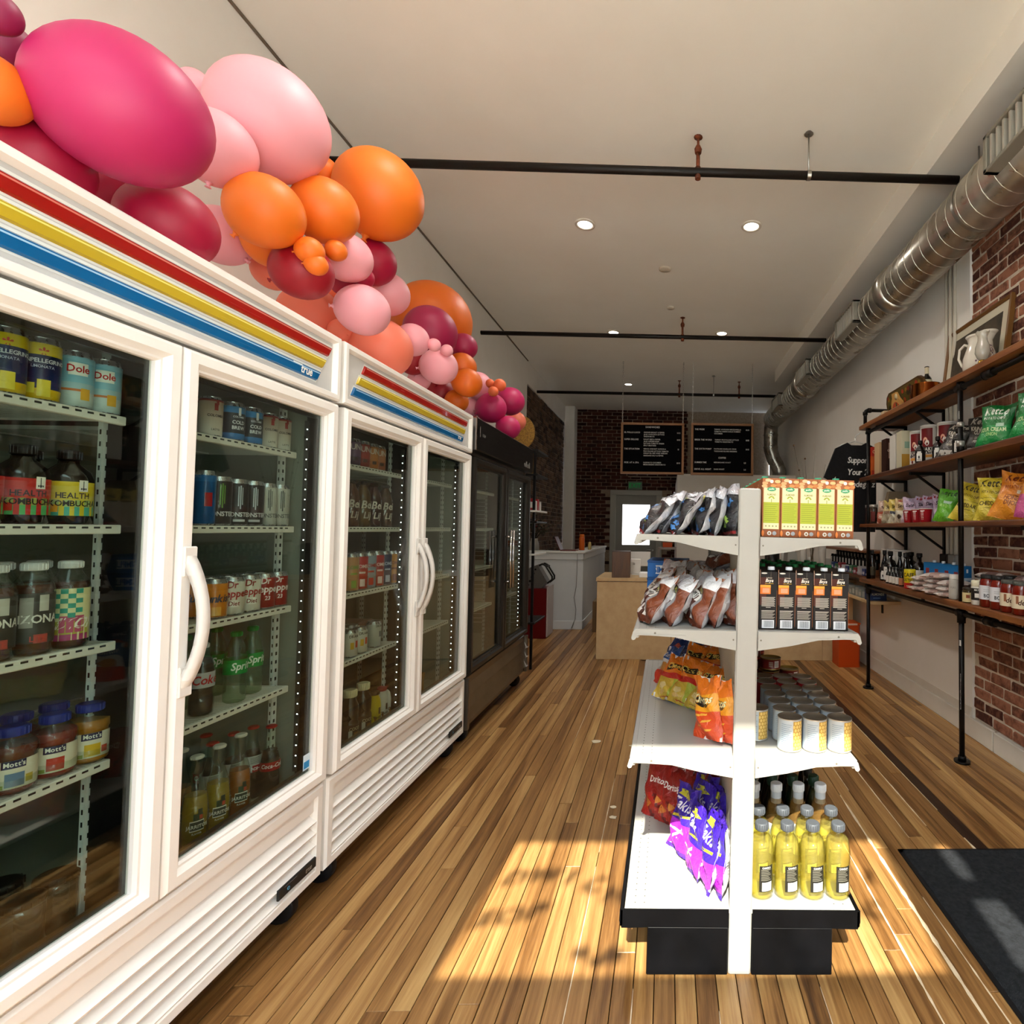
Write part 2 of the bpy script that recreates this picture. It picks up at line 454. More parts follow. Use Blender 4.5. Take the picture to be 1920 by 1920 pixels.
# back wall
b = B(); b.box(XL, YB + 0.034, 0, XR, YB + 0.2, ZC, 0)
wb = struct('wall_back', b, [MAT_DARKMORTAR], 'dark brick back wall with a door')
rest = B(); bb2 = []
MAT_BRICKB = mottled('dark_red_brick', '#2c100b', '#4f281c', 4, 0.95, 0.5, 80, perobj=0.2)  # brick colour darkened to stand for the unlit back of the room
for var in range(5):
    q = B(); q.box(-0.1, 0.0, 0, 0.1, 0.044, 0.063, 0, 0.004); q.v = [(v[0] + random.uniform(-0.003, 0.003), v[1] + random.uniform(-0.002, 0.002), v[2] + random.uniform(-0.003, 0.003)) for v in q.v]; bb2.append(q.mesh('brick', [MAT_BRICKB]))
nb2 = [0]
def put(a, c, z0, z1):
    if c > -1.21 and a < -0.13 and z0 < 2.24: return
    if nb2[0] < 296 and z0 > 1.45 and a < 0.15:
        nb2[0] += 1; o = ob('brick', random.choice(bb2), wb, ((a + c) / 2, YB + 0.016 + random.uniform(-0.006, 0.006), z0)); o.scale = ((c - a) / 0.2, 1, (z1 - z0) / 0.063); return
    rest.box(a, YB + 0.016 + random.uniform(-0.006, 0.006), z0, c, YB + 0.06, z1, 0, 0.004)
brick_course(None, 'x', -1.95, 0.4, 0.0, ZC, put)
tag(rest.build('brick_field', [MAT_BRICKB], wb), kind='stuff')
b = B(); b.box(XL, 11.0, 0, -1.95, YB + 0.03, ZC, 0, 0.01); struct('trim_3', b, MAT_WALL, 'pale square column in the far left corner')
b = B(); b.box(0.15, 8.95, 0, XR, 9.05, 2.31, 0); b.box(0.15, 9.05, 0, 0.25, YB + 0.03, 2.31, 0); b.box(0.15, 8.95, 2.31, XR, YB, 2.36, 0)
struct('wall_middle', b, MAT_WALL, 'low partition enclosing the room at the far right')
# back door
g = empty('door_1', 'grey back door with a bright frosted pane', None, (0, 0, 0)); g['kind'] = 'structure'
MAT_DOOR = M('#8f8f88', 0.5)
b = B(); b.box(-1.22, YB - 0.06, 0, -1.10, YB + 0.02, 2.14, 0, 0.006); b.box(-0.25, YB - 0.06, 0, -0.13, YB + 0.02, 2.14, 0, 0.006); b.box(-1.22, YB - 0.06, 2.14, -0.13, YB + 0.02, 2.24, 0, 0.006)
b.build('door_frame', M('#a6a59c', 0.5), g)
b = B(); b.box(-1.10, YB - 0.02, 0, -0.96, YB + 0.02, 2.14); b.box(-0.38, YB - 0.02, 0, -0.25, YB + 0.02, 2.14); b.box(-0.96, YB - 0.02, 1.94, -0.38, YB + 0.02, 2.14); b.box(-0.96, YB - 0.02, 0, -0.38, YB + 0.02, 1.09)
b.build('door_leaf', MAT_DOOR, g)
b = B(); b.box(-0.96, YB - 0.005, 1.09, -0.38, YB + 0.005, 1.94, 0, 0.002); b.build('pane', M('#ffffff', 0.5, emit=1.5), g)  # pane glows by itself, its brightness is put into the material
b = B(); b.cyl((-0.31, YB - 0.02, 0.98), (-0.31, YB - 0.07, 0.98), 0.02, 10); b.tube([(-0.31, YB - 0.065, 0.98), (-0.43, YB - 0.065, 0.985)], 0.011, 8); b.build('door_handle', M('#b8b8b4', 0.25, 0.9), g)

# front of the shop, behind the camera: display windows below, transom lights above
MAT_GL = glass('clear_window_glass', '#fbfdfb', 1.45)
b = B()
b.box(XL - 0.1, YF - 0.12, 0, XR + 0.1, YF, 0.42, 0); b.box(XL - 0.1, YF - 0.12, 2.38, XR + 0.1, YF, 2.73, 0); b.box(XL - 0.1, YF - 0.12, 3.63, XR + 0.1, YF, ZC, 0)
for x0, x1 in ((XL - 0.1, -2.0), (2.0, XR + 0.1)): b.box(x0, YF - 0.12, 0.42, x1, YF, 2.38, 0)
for x in (-0.95, 0.85): b.box(x - 0.03, YF - 0.1, 0.42, x + 0.03, YF - 0.02, 2.38, 0)
b.box(XL - 0.1, YF - 0.12, 2.73, -2.0, YF, 3.63, 0); b.box(-1.02, YF - 0.12, 2.73, -0.93, YF, 3.63, 0); b.box(0.72, YF - 0.12, 2.73, 0.92, YF, 3.63, 0); b.box(1.20, YF - 0.12, 2.73, 1.26, YF, 3.63, 0); b.box(2.0, YF - 0.12, 2.73, XR + 0.1, YF, 3.63, 0)
n = 14
for i in range(n):  # unseen cut-out panel, added to shape the sun spots on the mat
    z0 = 2.73 + 0.9 * i / n; z1 = z0 + 0.9 / n; t = (i + 0.5) / n
    if t < 0.46: L_, R_ = 0.955 + 0.02 * abs(t - 0.1), 1.06 + 0.1 * (0.46 - t)
    elif 0.56 < t < 0.86: hw = 0.035 * math.sqrt(max(0, 1 - ((t - 0.71) / 0.16) ** 2)); L_, R_ = 1.0 - hw, 1.0 + hw
    else: L_ = R_ = 1.05
    b.box(0.92, YF - 0.04, z0, L_, YF - 0.03, z1); b.box(R_, YF - 0.04, z0, 1.20, YF - 0.03, z1)
struct('wall_front', b, [MAT_TRIM], 'shop front with display windows, transom lights and an added cut-out panel')
b = B(); b.box(-0.93, YF - 0.066, 2.73, 0.72, YF - 0.06, 3.63)
w1 = struct('window_1', b, [MAT_GL], 'transom window with painted lettering')
q = B()
for (s, x, z, h) in (('D', -0.851, 3.319, 0.10), ('W', -0.738, 3.336, 0.10), ('I', -0.631, 3.324, 0.10), ('C', -0.528, 3.27, 0.10), ('H', -0.433, 3.209, 0.10), ('S', -0.885, 3.074, 0.10), ('H', -0.885, 3.074, 0.0), ('O', -0.799, 3.09, 0.10), ('P', -0.703, 3.113, 0.10), ('I', 0.595, 3.32, 0.09), ('C', 0.545, 3.108, 0.09)):
    if h:
        for dx, dz in ((0, 0), (0.008, 0.004), (-0.008, -0.004)): text(q, s, h, on_plane((x + dx, YF - 0.068, z - h / 2 + dz), (1, 0, 0), (0.2, 0, 1)))
for (x, z, r_) in ((-0.49, 2.90, 0.035), (-0.38, 2.89, 0.04), (-0.43, 2.86, 0.03)): q.add([(x + r_ * math.cos(2 * PI * k / 12), YF - 0.068, z + r_ * math.sin(2 * PI * k / 12)) for k in range(12)], [tuple(range(12))])
q.build('lettering', M('#1c1c1c', 0.6), w1)
b = B(); b.box(-2.0, YF - 0.066, 0.42, 2.0, YF - 0.06, 2.38); struct('window_2', b, [MAT_GL], 'wide display window of the shop front')
b = B(); b.box(-12, -14, -0.16, 12, YF - 0.11, -0.10); b.box(-16, -16, -0.1, 16, -15, 8.2, 1); struct('ground', b, [mottled('pavement', '#cfcbc2', '#dedad2', 3, 0.9), mottled('street_front', '#7a7268', '#8f867a', 0.6, 0.9)], 'pavement and shopfronts across the street outside')

def frosted():
    m, nt, N, L, p, o = nodes('fill_light_film')
    t = N('ShaderNodeBsdfTranslucent'); t.inputs[0].default_value = (0.82, 0.84, 0.84, 1)
    mx = N('ShaderNodeMixShader'); mx.inputs[0].default_value = 0.2; p.inputs['Roughness'].default_value = 0.6
    L(t.outputs[0], mx.inputs[1]); L(p.outputs[0], mx.inputs[2]); L(mx.outputs[0], o.inputs['Surface']); return m
MAT_FILLFILM = frosted()
for k, (x0, x1) in enumerate(((-2.0, -1.02), (1.26, 2.0))):  # unseen panes, added to spread sunlight onto the ceiling and right wall
    b = B(); b.box(x0, YF - 0.066, 2.73, x1, YF - 0.063, 3.63); struct('window_%d' % (k + 3), b, [MAT_FILLFILM], 'added frosted transom pane, unseen, spreading light onto the ceiling')
# conduits on the plaster beside the brick
for i, y in enumerate((4.02, 3.96, 3.90)):
    b = B(); b.tube([(XR - 0.014, y, 1.26 if i < 2 else 1.22), (XR - 0.014, y, 3.76)], 0.013, 8)
    for z in (1.6, 2.7): b.box(XR - 0.016, y - 0.02, z, XR, y + 0.02, z + 0.018)
    tag(b.build('conduit', M('#cdc3b2', 0.6)), ['white conduit on plaster, farthest of three from the brick', 'white conduit on plaster, middle one of three', 'white conduit on plaster, the one next to the brick'][i], 'conduit', 'vertical conduits')
for i, (y, c, l) in enumerate(((4.02, '#2a2622', 'dark outlet box at the foot of the conduits'), (3.90, '#9b9b98', 'grey outlet box at the foot of the conduits'))):
    b = B(); b.box(XR - 0.05, y - 0.055, 1.13, XR, y + 0.055, 1.26, 0, 0.006); b.box(XR - 0.054, y - 0.04, 1.15, XR - 0.05, y + 0.04, 1.24)
    tag(b.build('outlet_box', M(c, 0.5)), l, 'outlet box')

# ================================================================ ceiling services
MAT_PIPE = M('#17120f', 0.45); MAT_RUST = mottled('rusty_fitting', '#3a1d10', '#7c3a1a', 30, 0.7)
MAT_STEEL = M('#a8a59e', 0.3, 0.9)
def sprinkler_pipe(y, z, x0, x1, r, heads, hangers, label):
    g = empty('sprinkler_pipe', label, 'pipe', (0, y, z))
    b = B(); b.tube([(x0, 0, 0), (x1, 0, 0)], r, 12); 
    b.build('pipe', MAT_PIPE, g)
    for x in heads:
        b = B(); b.cyl((x, 0, -0.045), (x, 0, 0.03), 0.018, 10); b.cyl((x, 0, 0), (x, 0, 0.15), 0.012, 8); b.lathe([(0.02, 0.12), (0.024, 0.15), (0.014, 0.17)], 8, (x, 0, 0)); b.cyl((x, 0, 0.17), (x, 0, 0.215), 0.008, 6); b.lathe([(0.006, 0.215), (0.028, 0.222), (0.028, 0.226)], 10, (x, 0, 0))
        b.build('sprinkler_head', MAT_RUST, g)
    for x in hangers:
        b = B(); b.cyl((x, 0, r), (x, 0, ZC - z), 0.005, 6); b.lathe([(0.03, ZC - z - 0.012), (0.02, ZC - z)], 10, (x, 0, 0)); b.lathe([(r + 0.004, -0.012), (r + 0.004, 0.012)], 14, (x, 0, 0), axis='x', cap=False)
        b.build('hanger', MAT_STEEL, g)
    return g
sprinkler_pipe(3.28, 3.67, XL, 1.82, 0.026, [0.16], [0.862], 'nearest black sprinkler pipe across the ceiling')
sprinkler_pipe(6.05, 3.63, XL, 1.80, 0.024, [0.14], [], 'middle black sprinkler pipe across the ceiling')
sprinkler_pipe(8.65, 3.63, XL, 1.78, 0.024, [0.16, 1.14], [0.72], 'farthest black sprinkler pipe, above the menu boards')

# round spiral duct
DX, DZ, DR = 1.85, 3.41, 0.17
def galv():
    m, nt, N, L, p, o = nodes('galvanised_sheet')
    g = N('ShaderNodeNewGeometry'); n = N('ShaderNodeTexNoise', Scale=7.0, Detail=3.0); L(g.outputs['Position'], n.inputs['Vector'])
    r = ramp(N, [(0.3, '#96938a'), (0.7, '#bdb9ae')]); L(n.outputs['Fac'], r.inputs['Fac']); L(r.outputs['Color'], p.inputs['Base Color'])
    p.inputs['Metallic'].default_value = 0.95
    mr = N('ShaderNodeMapRange'); mr.inputs['To Min'].default_value = 0.20; mr.inputs['To Max'].default_value = 0.38; L(n.outputs['Fac'], mr.inputs['Value']); L(mr.outputs[0], p.inputs['Roughness'])
    return m
MAT_GALV = galv(); MAT_SEAM = M('#c9c4b6', 0.35, 0.8)
duct = empty('air_duct', 'round galvanised spiral duct under the right soffit', 'duct', (DX, 0, DZ))
b = B(); b.lathe([(DR, 0.6), (DR, 9.42)], 32, axis='y', cap=True); b.build('pipe', MAT_GALV, duct)
q = B(); pts = []
for i in range(int((9.3 - 0.7) / 0.115 * 20)):
    a = 2 * PI * i / 20; pts.append(((DR + 0.001) * math.cos(a), 0.7 + 0.115 * i / 20, (DR + 0.001) * math.sin(a)))
q.tube(pts, 0.0032, 4); q.build('spiral_seam', MAT_SEAM, duct)
for y in (4.25, 7.1):
    q = B(); q.lathe([(DR, y - 0.07), (DR + 0.022, y - 0.06), (DR + 0.022, y + 0.05), (DR, y + 0.06)], 32, axis='y', cap=False); q.build('collar', MAT_GALV, duct)
for y in (2.45, 4.95, 6.6, 8.2):
    q = B(); x = -DR - 0.012; ln = 0.26
    for z0, z1 in ((-0.10, -0.08), (0.08, 0.10)): q.box(x - 0.03, y - ln, z0, x + 0.05, y + ln, z1, 0, 0.003)
    for y0, y1 in ((y - ln, y - ln + 0.03), (y + ln - 0.03, y + ln)): q.box(x - 0.03, y0, -0.10, x + 0.05, y1, 0.10, 0, 0.003)
    v = q.build('vent', M('#8b877b', 0.5, 0.3), duct)
    q = B(); q.box(x + 0.012, y - ln, -0.09, x + 0.016, y + ln, 0.09); q.build('opening', M('#0d0c0a', 0.9), v)
    for k in range(9):
        yy = y - ln + 0.055 + k * (2 * ln - 0.11) / 8
        q = B(); q.box(x - 0.022, yy - 0.007, -0.08, x + 0.004, yy + 0.007, 0.08); q.build('fin', M('#b1ac9f', 0.5, 0.2), v)
q = B(); q.tube([(0, 9.35, 0), (0, 9.5, -0.03), (0, 9.58, -0.12), (0, 9.6, -0.25), (0, 9.6, -0.52), (0.05, 9.6, -0.68), (0.12, 9.6, -0.80), (0.16, 9.6, -0.9), (0.16, 9.6, -1.10)], 0.125, 20)
for z in (-0.27, -0.5): q.lathe([(0.13, z), (0.134, z + 0.02), (0.13, z + 0.04)], 20, (0, 9.6, 0), cap=False)
q.build('elbow', MAT_GALV, duct)
for y in (3.1, 5.9):
    q = B(); q.cyl((0, y, DR), (0, y, 3.76 - DZ), 0.005, 6); q.lathe([(DR + 0.004, y - 0.012), (DR + 0.004, y + 0.012)], 28, axis='y', cap=False); q.build('strap', MAT_STEEL, duct)
R150 = math.radians(155)
# downlights, covers
for i, (x, y, l) in enumerate(((-0.72, 4.37, 'left one of the nearest pair'), (0.66, 4.33, 'right one of the nearest pair'), (-0.73, 6.8, 'left one of the second pair'), (0.66, 6.75, 'right one of the second pair'), (-0.72, 9.25, 'single one above the left menu board'), (-0.70, 1.9, 'left one above the camera, out of frame'), (0.66, 1.9, 'right one above the camera, out of frame'))):
    g = empty('downlight', 'lit recessed ceiling downlight, ' + l, 'downlight', (x, y, ZC), group='ceiling downlights')
    q = B(); q.lathe([(0.085, -0.001), (0.083, -0.010), (0.062, -0.012), (0.060, 0.0)], 24, cap=False); q.build('trim_ring', M('#d8d0c2', 0.4), g)
    q = B(); q.lathe([(0.001, -0.006), (0.061, -0.006)], 24, cap=False); q.build('lens', M('#fff3df', 0.5, emit=8.0), g)
    ld = bpy.data.lights.new('downlight_lamp', 'SPOT'); ld.energy = (65, 65, 32, 32, 8, 60, 60)[i]; ld.spot_size = R150; ld.spot_blend = 1.0; ld.shadow_soft_size = 0.06; ld.color = (1.0, 0.95, 0.88)
    lo_ = bpy.data.objects.new('downlight_lamp', ld); COL.objects.link(lo_); lo_.parent = g; lo_.location = (0, 0, -0.02)
for x, y, r, l in ((-0.06, 5.1, 0.06, 'round white cover plate on ceiling between downlights'), (0.0, 6.0, 0.045, 'small round cover plate farther along the ceiling')):
    q = B(); q.lathe([(r, 0), (r, -0.008), (r * 0.8, -0.014), (0.001, -0.014)], 20, cap=False)
    tag(q.build('cover_plate', M('#cfc5b3', 0.5), None, (x, y, ZC)), l, 'cover plate')

# door mat
b = B(); b.box(1.06, 1.1, 0.001, 2.1, 2.39, 0.010, 0, 0.003)
mm = mottled('mat_carpet', '#15171a', '#2b2f33', 60, 1.0, 1.0, 420, dist=0.01)
mat = tag(b.build('door_mat', mm), 'dark grey carpet door mat on the floor at right', 'mat')
b = B()
for x0, y0, x1, y1 in ((1.045, 1.1, 1.075, 2.405), (1.045, 2.375, 2.1, 2.405)): b.box(x0, y0, 0.0005, x1, y1, 0.007, 0, 0.002)
b.build('rubber_edge', M('#0f0f10', 0.6), mat)
# scraps on the floor
for (x, y, r, l) in ((-0.46, 3.62, 0.035, 'torn paper scrap lying mid-aisle'), (-0.22, 3.55, 0.016, 'tiny paper crumb near the left base of the gondola'), (-0.26, 2.78, 0.02, 'pale round paper scrap beside the gondola base'), (-0.25, 2.68, 0.022, 'narrow torn paper scrap beside the gondola base')):
    q = B(); n = 9; a = [(r * random.uniform(0.6, 1.1) * math.cos(2 * PI * i / n), 0.8 * r * random.uniform(0.6, 1.1) * math.sin(2 * PI * i / n)) for i in range(n)]
    q.prism(a, 0.0012, 0.003, 'z'); tag(q.build('paper_scrap', M('#d8c9ae', 0.8), None, (x, y, 0)), l, 'scrap')
# ================================================================ drink coolers along the left wall
MAT_ENAMEL = mottled('white_enamel', '#f0ece6', '#f3f0ea', 3, 0.32, 0.03, 300)
MAT_LINER = M('#868c82', 0.45); MAT_BLACK = M('#0b0b0c', 0.35); MAT_GREYP = mottled('header_panel', '#c2c2c0', '#d6d5d1', 2, 0.35)
MAT_SHELFW = M('#d8d6cc', 0.4); MAT_PANE = glass('cooler_pane_glass', '#e9efe9', 1.5); MAT_SS = mottled('stainless', '#6d675f', '#857e74', 2, 0.28, 0.02, 200, metal=0.9)
MAT_LED = M('#f4fbff', 0.5, emit=9.0); MAT_LED2 = M('#f6fbff', 0.5, emit=22.0); MAT_CHROME = M('#c9c9c9', 0.15, 1.0); MAT_PLATE = M('#d4d4d2', 0.3)
FX = -1.268
def ring(b, y0, y1, z0, z1, prof, m=0):
    """picture-frame moulding round a rectangle in the YZ plane; prof: (inset, x)"""
    o = len(b.v); n = len(prof)
    for (sy, sz) in ((0, 0), (1, 0), (1, 1), (0, 1)):
        for d, x in prof: b.v.append((x, (y1 - d) if sy else (y0 + d), (z1 - d) if sz else (z0 + d)))
    for c in range(4):
        c2 = (c + 1) % 4
        for i in range(n):
            j = (i + 1) % n
            b.face((o + c * n + i, o + c2 * n + i, o + c2 * n + j, o + c * n + j), m)
    return b
def script_text(b, s, h, o, m=0, sp=-0.01):
    """slanted script lettering on the aisle-facing plane"""
    return text(b, s, h, on_plane(o, (0, 1, 0), (0, 0, 1)), m, 'b', 'c', 0.28, sp)
def cooler(name, label, y0, y1, doors, white=True, s0=None, s1=None, ledm=(0, 1)):
    g = empty(name, label, 'cooler', (FX, (y0 + y1) / 2, 0)); yc = (y0 + y1) / 2
    a, c = y0 - yc, y1 - yc
    body = MAT_ENAMEL if white else MAT_SS
    b = B(); xb = -0.72
    b.box(xb, a, 0.112, -0.055, a + 0.05, 2.14, 0, 0.006); b.box(xb, c - 0.05, 0.112, -0.055, c, 2.14, 0, 0.006)
    b.box(xb, a + 0.05, 1.90, -0.06, c - 0.05, 2.14); b.box(xb, a + 0.05, 0.112, -0.06, c - 0.05, 0.46); b.box(xb, a + 0.05, 0.46, xb + 0.05, c - 0.05, 1.90)
    b.build('cabinet', body, g)
    b = B()   # inner lining
    b.box(xb + 0.05, a + 0.05, 0.46, xb + 0.054, c - 0.05, 1.90); b.box(xb + 0.05, a + 0.05, 0.462, -0.06, a + 0.054, 1.898); b.box(xb + 0.05, c - 0.054, 0.462, -0.06, c - 0.05, 1.898); b.box(xb + 0.05, a + 0.05, 0.46, -0.06, c - 0.05, 0.464); b.box(xb + 0.05, a + 0.05, 1.896, -0.06, c - 0.05, 1.9)
    b.build('lining', MAT_LINER, g)
    # header
    b = B()
    if white:
        b.box(-0.06, a + 0.004, 1.897, -0.022, c - 0.004, 2.142, 0, 0.004)
        ring(b, a + 0.004, c - 0.004, 1.897, 2.142, [(0, -0.03), (0, -0.006), (0.006, 0.0), (0.022, 0.0), (0.030, -0.016), (0.030, -0.03)])
        h = b.build('header', MAT_ENAMEL, g)
        q = B(); q.box(-0.024, a + 0.03, 1.925, -0.019, c - 0.03, 2.116); q.build('sign_panel', MAT_GREYP, h)
        for (nm, col, lo, hi, t0, t1) in (('red_stripe', '#9e150e', 2.052, 2.094, s0, s1), ('yellow_stripe', '#c0a428', 2.0, 2.039, s0 - 0.035, s1 - 0.03), ('blue_stripe', '#095c93', 1.945, 1.986, s0 - 0.07, s1 - 0.06)):
            t0 -= yc; t1 -= yc; dh = 0.022
            q = B()
            P = [(t0 - dh, lo), (t1 - dh, lo), (t1, hi), (t0, hi)]
            Q = [(t0 - dh + 0.006, lo + 0.004), (t1 - dh - 0.002, lo + 0.004), (t1 - 0.006, hi - 0.006), (t0 + 0.002, hi - 0.006)]
            q.add([(-0.019, y, z) for y, z in P] + [(-0.011, y, z) for y, z in Q], [(4, 5, 6, 7), (0, 1, 5, 4), (1, 2, 6, 5), (2, 3, 7, 6), (3, 0, 4, 7)], 0)
            q.add([(-0.0105, t0 + 0.004, hi - 0.013), (-0.0105, t1 - 0.012, hi - 0.013), (-0.0105, t1 - 0.009, hi - 0.009), (-0.0105, t0 + 0.006, hi - 0.009)], [(0, 1, 2, 3)], 1)  # painted highlight along the top of each stripe
            q.add([(-0.018, t0 - dh - 0.006, lo - 0.005), (-0.018, t1 - dh + 0.002, lo - 0.005), (-0.018, t1 + 0.006, hi + 0.006), (-0.018, t0 - 0.002, hi + 0.006)], [(0, 1, 2, 3)], 2)
            ms = [M(col, 0.25, coat=0.3), M({'red_stripe': '#d97a6a', 'yellow_stripe': '#efe27a', 'blue_stripe': '#9fc9e6'}[nm], 0.3), M('#eef0ea', 0.4)]
            if nm == 'blue_stripe':
                if y1 < 2.2: script_text(q, 'true', 0.030, (-0.0098, t1 - 0.085, 1.952), 2, 0.02); q.box(-0.0102, t1 - 0.150, 1.976, -0.0098, t1 - 0.105, 1.979, 2)
                else: script_text(q, 'true', 0.026, (-0.0098, t1 - 0.075, 1.957), 2)
            q.build(nm, ms, h)
    else:
        b.box(-0.06, a, 1.925, 0.012, c, 2.145, 0, 0.008); h = b.build('header', M('#100d0c', 0.3), g)
        q = B(); text(q, 'true', 0.03, on_plane((0.0135, a + 0.13, 2.03), (0, 1, 0), (0, 0, 1)), 0, 'r', 'c', 0.28); q.box(0.0125, a + 0.055, 2.02, 0.0135, a + 0.06, 2.09)
        for k in range(4): q.box(0.0125, c - 0.30 + k * 0.05, 1.955, 0.0135, c - 0.275 + k * 0.05, 1.985 + 0.02 * (k % 2))
        q.build('header_marks', M('#8d8a86', 0.4), h)
        q = B(); q.box(-0.06, a - 0.012, 1.925, 0.014, a, 2.145, 0, 0.003); q.build('edge_strip', MAT_CHROME, h)
    # bottom grille
    b = B()
    if white:
        ring(b, a + 0.004, c - 0.004, 0.112, 0.452, [(0, -0.06), (0, -0.02), (0.008, -0.012), (0.034, -0.012), (0.040, -0.026), (0.040, -0.06)])
        b.box(-0.07, a + 0.02, 0.36, -0.024, c - 0.02, 0.425, 0, 0.004)
        gr = b.build('grille_frame', MAT_ENAMEL, g)
        lo = B(); Lh = c - a - 0.08
        lo.prism([(-0.030, 0.0), (-0.016, 0.004), (-0.013, 0.010), (-0.052, 0.043), (-0.056, 0.040)], -Lh / 2, Lh / 2, 'y')
        lm = lo.mesh('louver', [MAT_ENAMEL])
        for k in range(5): ob('louver', lm, gr, (0, 0, 0.146 + k * 0.043))
        q = B(); q.box(-0.016, c - 0.235, 0.168, -0.006, c - 0.045, 0.205, 0, 0.003); bd = q.build('badge', M('#242423', 0.3), gr)
        q = B(); text(q, 'true', 0.018, on_plane((-0.0052, c - 0.09, 0.179), (0, 1, 0), (0, 0, 1)), 0, 'b', 'c', 0.28, -0.01); q.box(-0.0057, c - 0.21, 0.172, -0.0052, c - 0.15, 0.1725); q.box(-0.0057, c - 0.21, 0.2, -0.0052, c - 0.15, 0.2005); q.build('lettering', M('#b9b9b5', 0.35, 0.6), bd)
        q = B(); q.lathe([(0.006, -0.0058), (0.006, -0.005), (0.004, -0.005), (0.004, -0.0058)], 12, (0, c - 0.19, 0.186), axis='x', cap=False); q.build('indicator_ring', M('#5aa7c8', 0.4), bd)
    else:
        b.box(-0.07, a + 0.01, 0.112, -0.03, c - 0.01, 0.44, 0, 0.004); b.box(-0.03, a, 0.112, 0.0, a + 0.03, 0.44, 0, 0.004); b.box(-0.03, c - 0.03, 0.112, 0, c, 0.44, 0, 0.004)
        gr = b.build('base_panel', MAT_SS, g)
        for k in range(3):
            q = B(); z = 0.15 + k * 0.085; q.prism([(-0.03, z), (-0.006, z + 0.012), (-0.03, z + 0.075)], a + 0.03, c - 0.03, 'y'); q.build('louver', MAT_SS, gr)
            q = B(); q.prism([(-0.03, z), (0.004, z + 0.01), (-0.03, z + 0.07)], c - 0.04, c + 0.004, 'y'); q.build('louver_end', M('#c7c9c9', 0.3, 0.5), gr)
    # casters
    w = B(); w.lathe([(0.03, -0.018), (0.052, -0.018), (0.055, -0.012), (0.055, 0.012), (0.052, 0.018), (0.03, 0.018)], 18, axis='y'); wm = w.mesh('wheel', [M('#17171a', 0.5)])
    f = B(); f.box(-0.04, -0.026, 0.048, 0.022, -0.022, 0.10, 0, 0.004); f.box(-0.04, 0.022, 0.048, 0.022, 0.026, 0.10, 0, 0.004); f.box(-0.06, -0.04, 0.10, 0.045, 0.04, 0.106); f.cyl((0, -0.03, 0), (0, 0.03, 0), 0.01, 8); f.box(-0.09, -0.012, 0.0, -0.05, 0.012, 0.012, 0, 0.003)
    fm = f.mesh('caster', [M('#8e8e90', 0.35, 0.8)])
    for yy in (a + 0.12, c - 0.09):
        for xx in (-0.10, xb + 0.12):
            o = ob('caster', fm, g, (xx, yy, 0.0555)); o.scale = (1, 1, 0.53); o.scale = (1, 1, 1); o.location.z = 0.0555 - 0.048 + 0.048
            ob('wheel', wm, o)
    # bays: mouldings, lamps, shelves, doors
    n = len(doors); d0 = [d[0] - yc for d in doors]; d1 = [d[1] - yc for d in doors]
    b = B(); b.box(-0.085, a + 0.004, 0.455, -0.055, a + 0.062, 1.905); b.box(-0.085, c - 0.062, 0.455, -0.055, c - 0.004, 1.905); b.box(-0.085, a + 0.06, 1.83, -0.055, c - 0.06, 1.905); b.box(-0.085, a + 0.06, 0.455, -0.055, c - 0.06, 0.50)
    for i in range(n - 1): ym = (d1[i] + d0[i + 1]) / 2; b.box(-0.135, ym - 0.055, 0.455, -0.055, ym + 0.055, 1.905)
    b.build('inner_frame', MAT_BLACK if white else M('#131211', 0.3), g)
    q = B(); st = B()
    for i in range(n):
        if i not in ledm: continue
        ends = [(c - 0.064 if i == n - 1 else (d1[i] + d0[i + 1]) / 2 - 0.057, -1)]
        for yy, sg in ends:
            k = 0.0
            while k < 1.24:
                z = 0.54 + k; q.box(-0.083, yy - 0.0022, z - 0.0016, -0.080, yy + 0.0022, z + 0.0016); k += 0.0375
            st.box(-0.092, yy - 0.001, 0.52, -0.076, yy + 0.002, 1.81)
    if q.v:
        sto = st.build('lamp_channel', M('#4a4c4c', 0.3, 0.4), g); tag(q.build('led_chips', (MAT_LED if y1 < 2.2 else MAT_LED2) if white else M('#f2fbff', 0.5, emit=60.0), sto), kind='stuff')
    pil = B(); 
    pil.box(-0.006, -0.012, 0.47, 0.006, 0.012, 1.88, 0)
    for k in range(46):
        z = 0.5 + k * 0.03; pil.box(0.0055, -0.004, z, 0.0066, 0.004, z + 0.012, 1); pil.box(-0.002, -0.0126, z, 0.002, -0.0119, z + 0.012, 1); 
    pm = pil.mesh('shelf_standard', [M('#c9cdc9', 0.4), M('#161615', 0.8)])
    for i in range(n):
        ya, yb_ = d0[i] + 0.062, d1[i] - 0.105 if i == n - 1 else d1[i] - 0.06
        if i == n - 1: yb_ = c - 0.115
        for xx in (-0.145, -0.62):
            ob('shelf_standard', pm, g, (xx, yb_ + 0.013, 0)); 
            if i == 0 and xx < -0.2: ob('shelf_standard', pm, g, (xx, ya - 0.008, 0))
        key = round(yb_ - ya, 3); Ls = yb_ - ya
        s = B(); s.box(-0.096, 0, -0.022, -0.082, Ls, 0.0, 0, 0.002); s.box(-0.66, 0, -0.010, -0.645, Ls, 0.0); s.box(-0.66, 0, -0.012, -0.09, 0.006, -0.001); s.box(-0.66, Ls - 0.006, -0.012, -0.09, Ls, -0.001); s.box(-0.4, 0, -0.012, -0.39, Ls, -0.006)
        kk = 0.012
        while kk < Ls - 0.008: s.box(-0.65, kk, -0.007, -0.09, kk + 0.0045, -0.002); kk += 0.0125
        kk = 0.02
        while kk < Ls - 0.03: s.box(-0.0822, kk, -0.009, -0.0812, kk + 0.013, -0.0045, 1); kk += 0.026
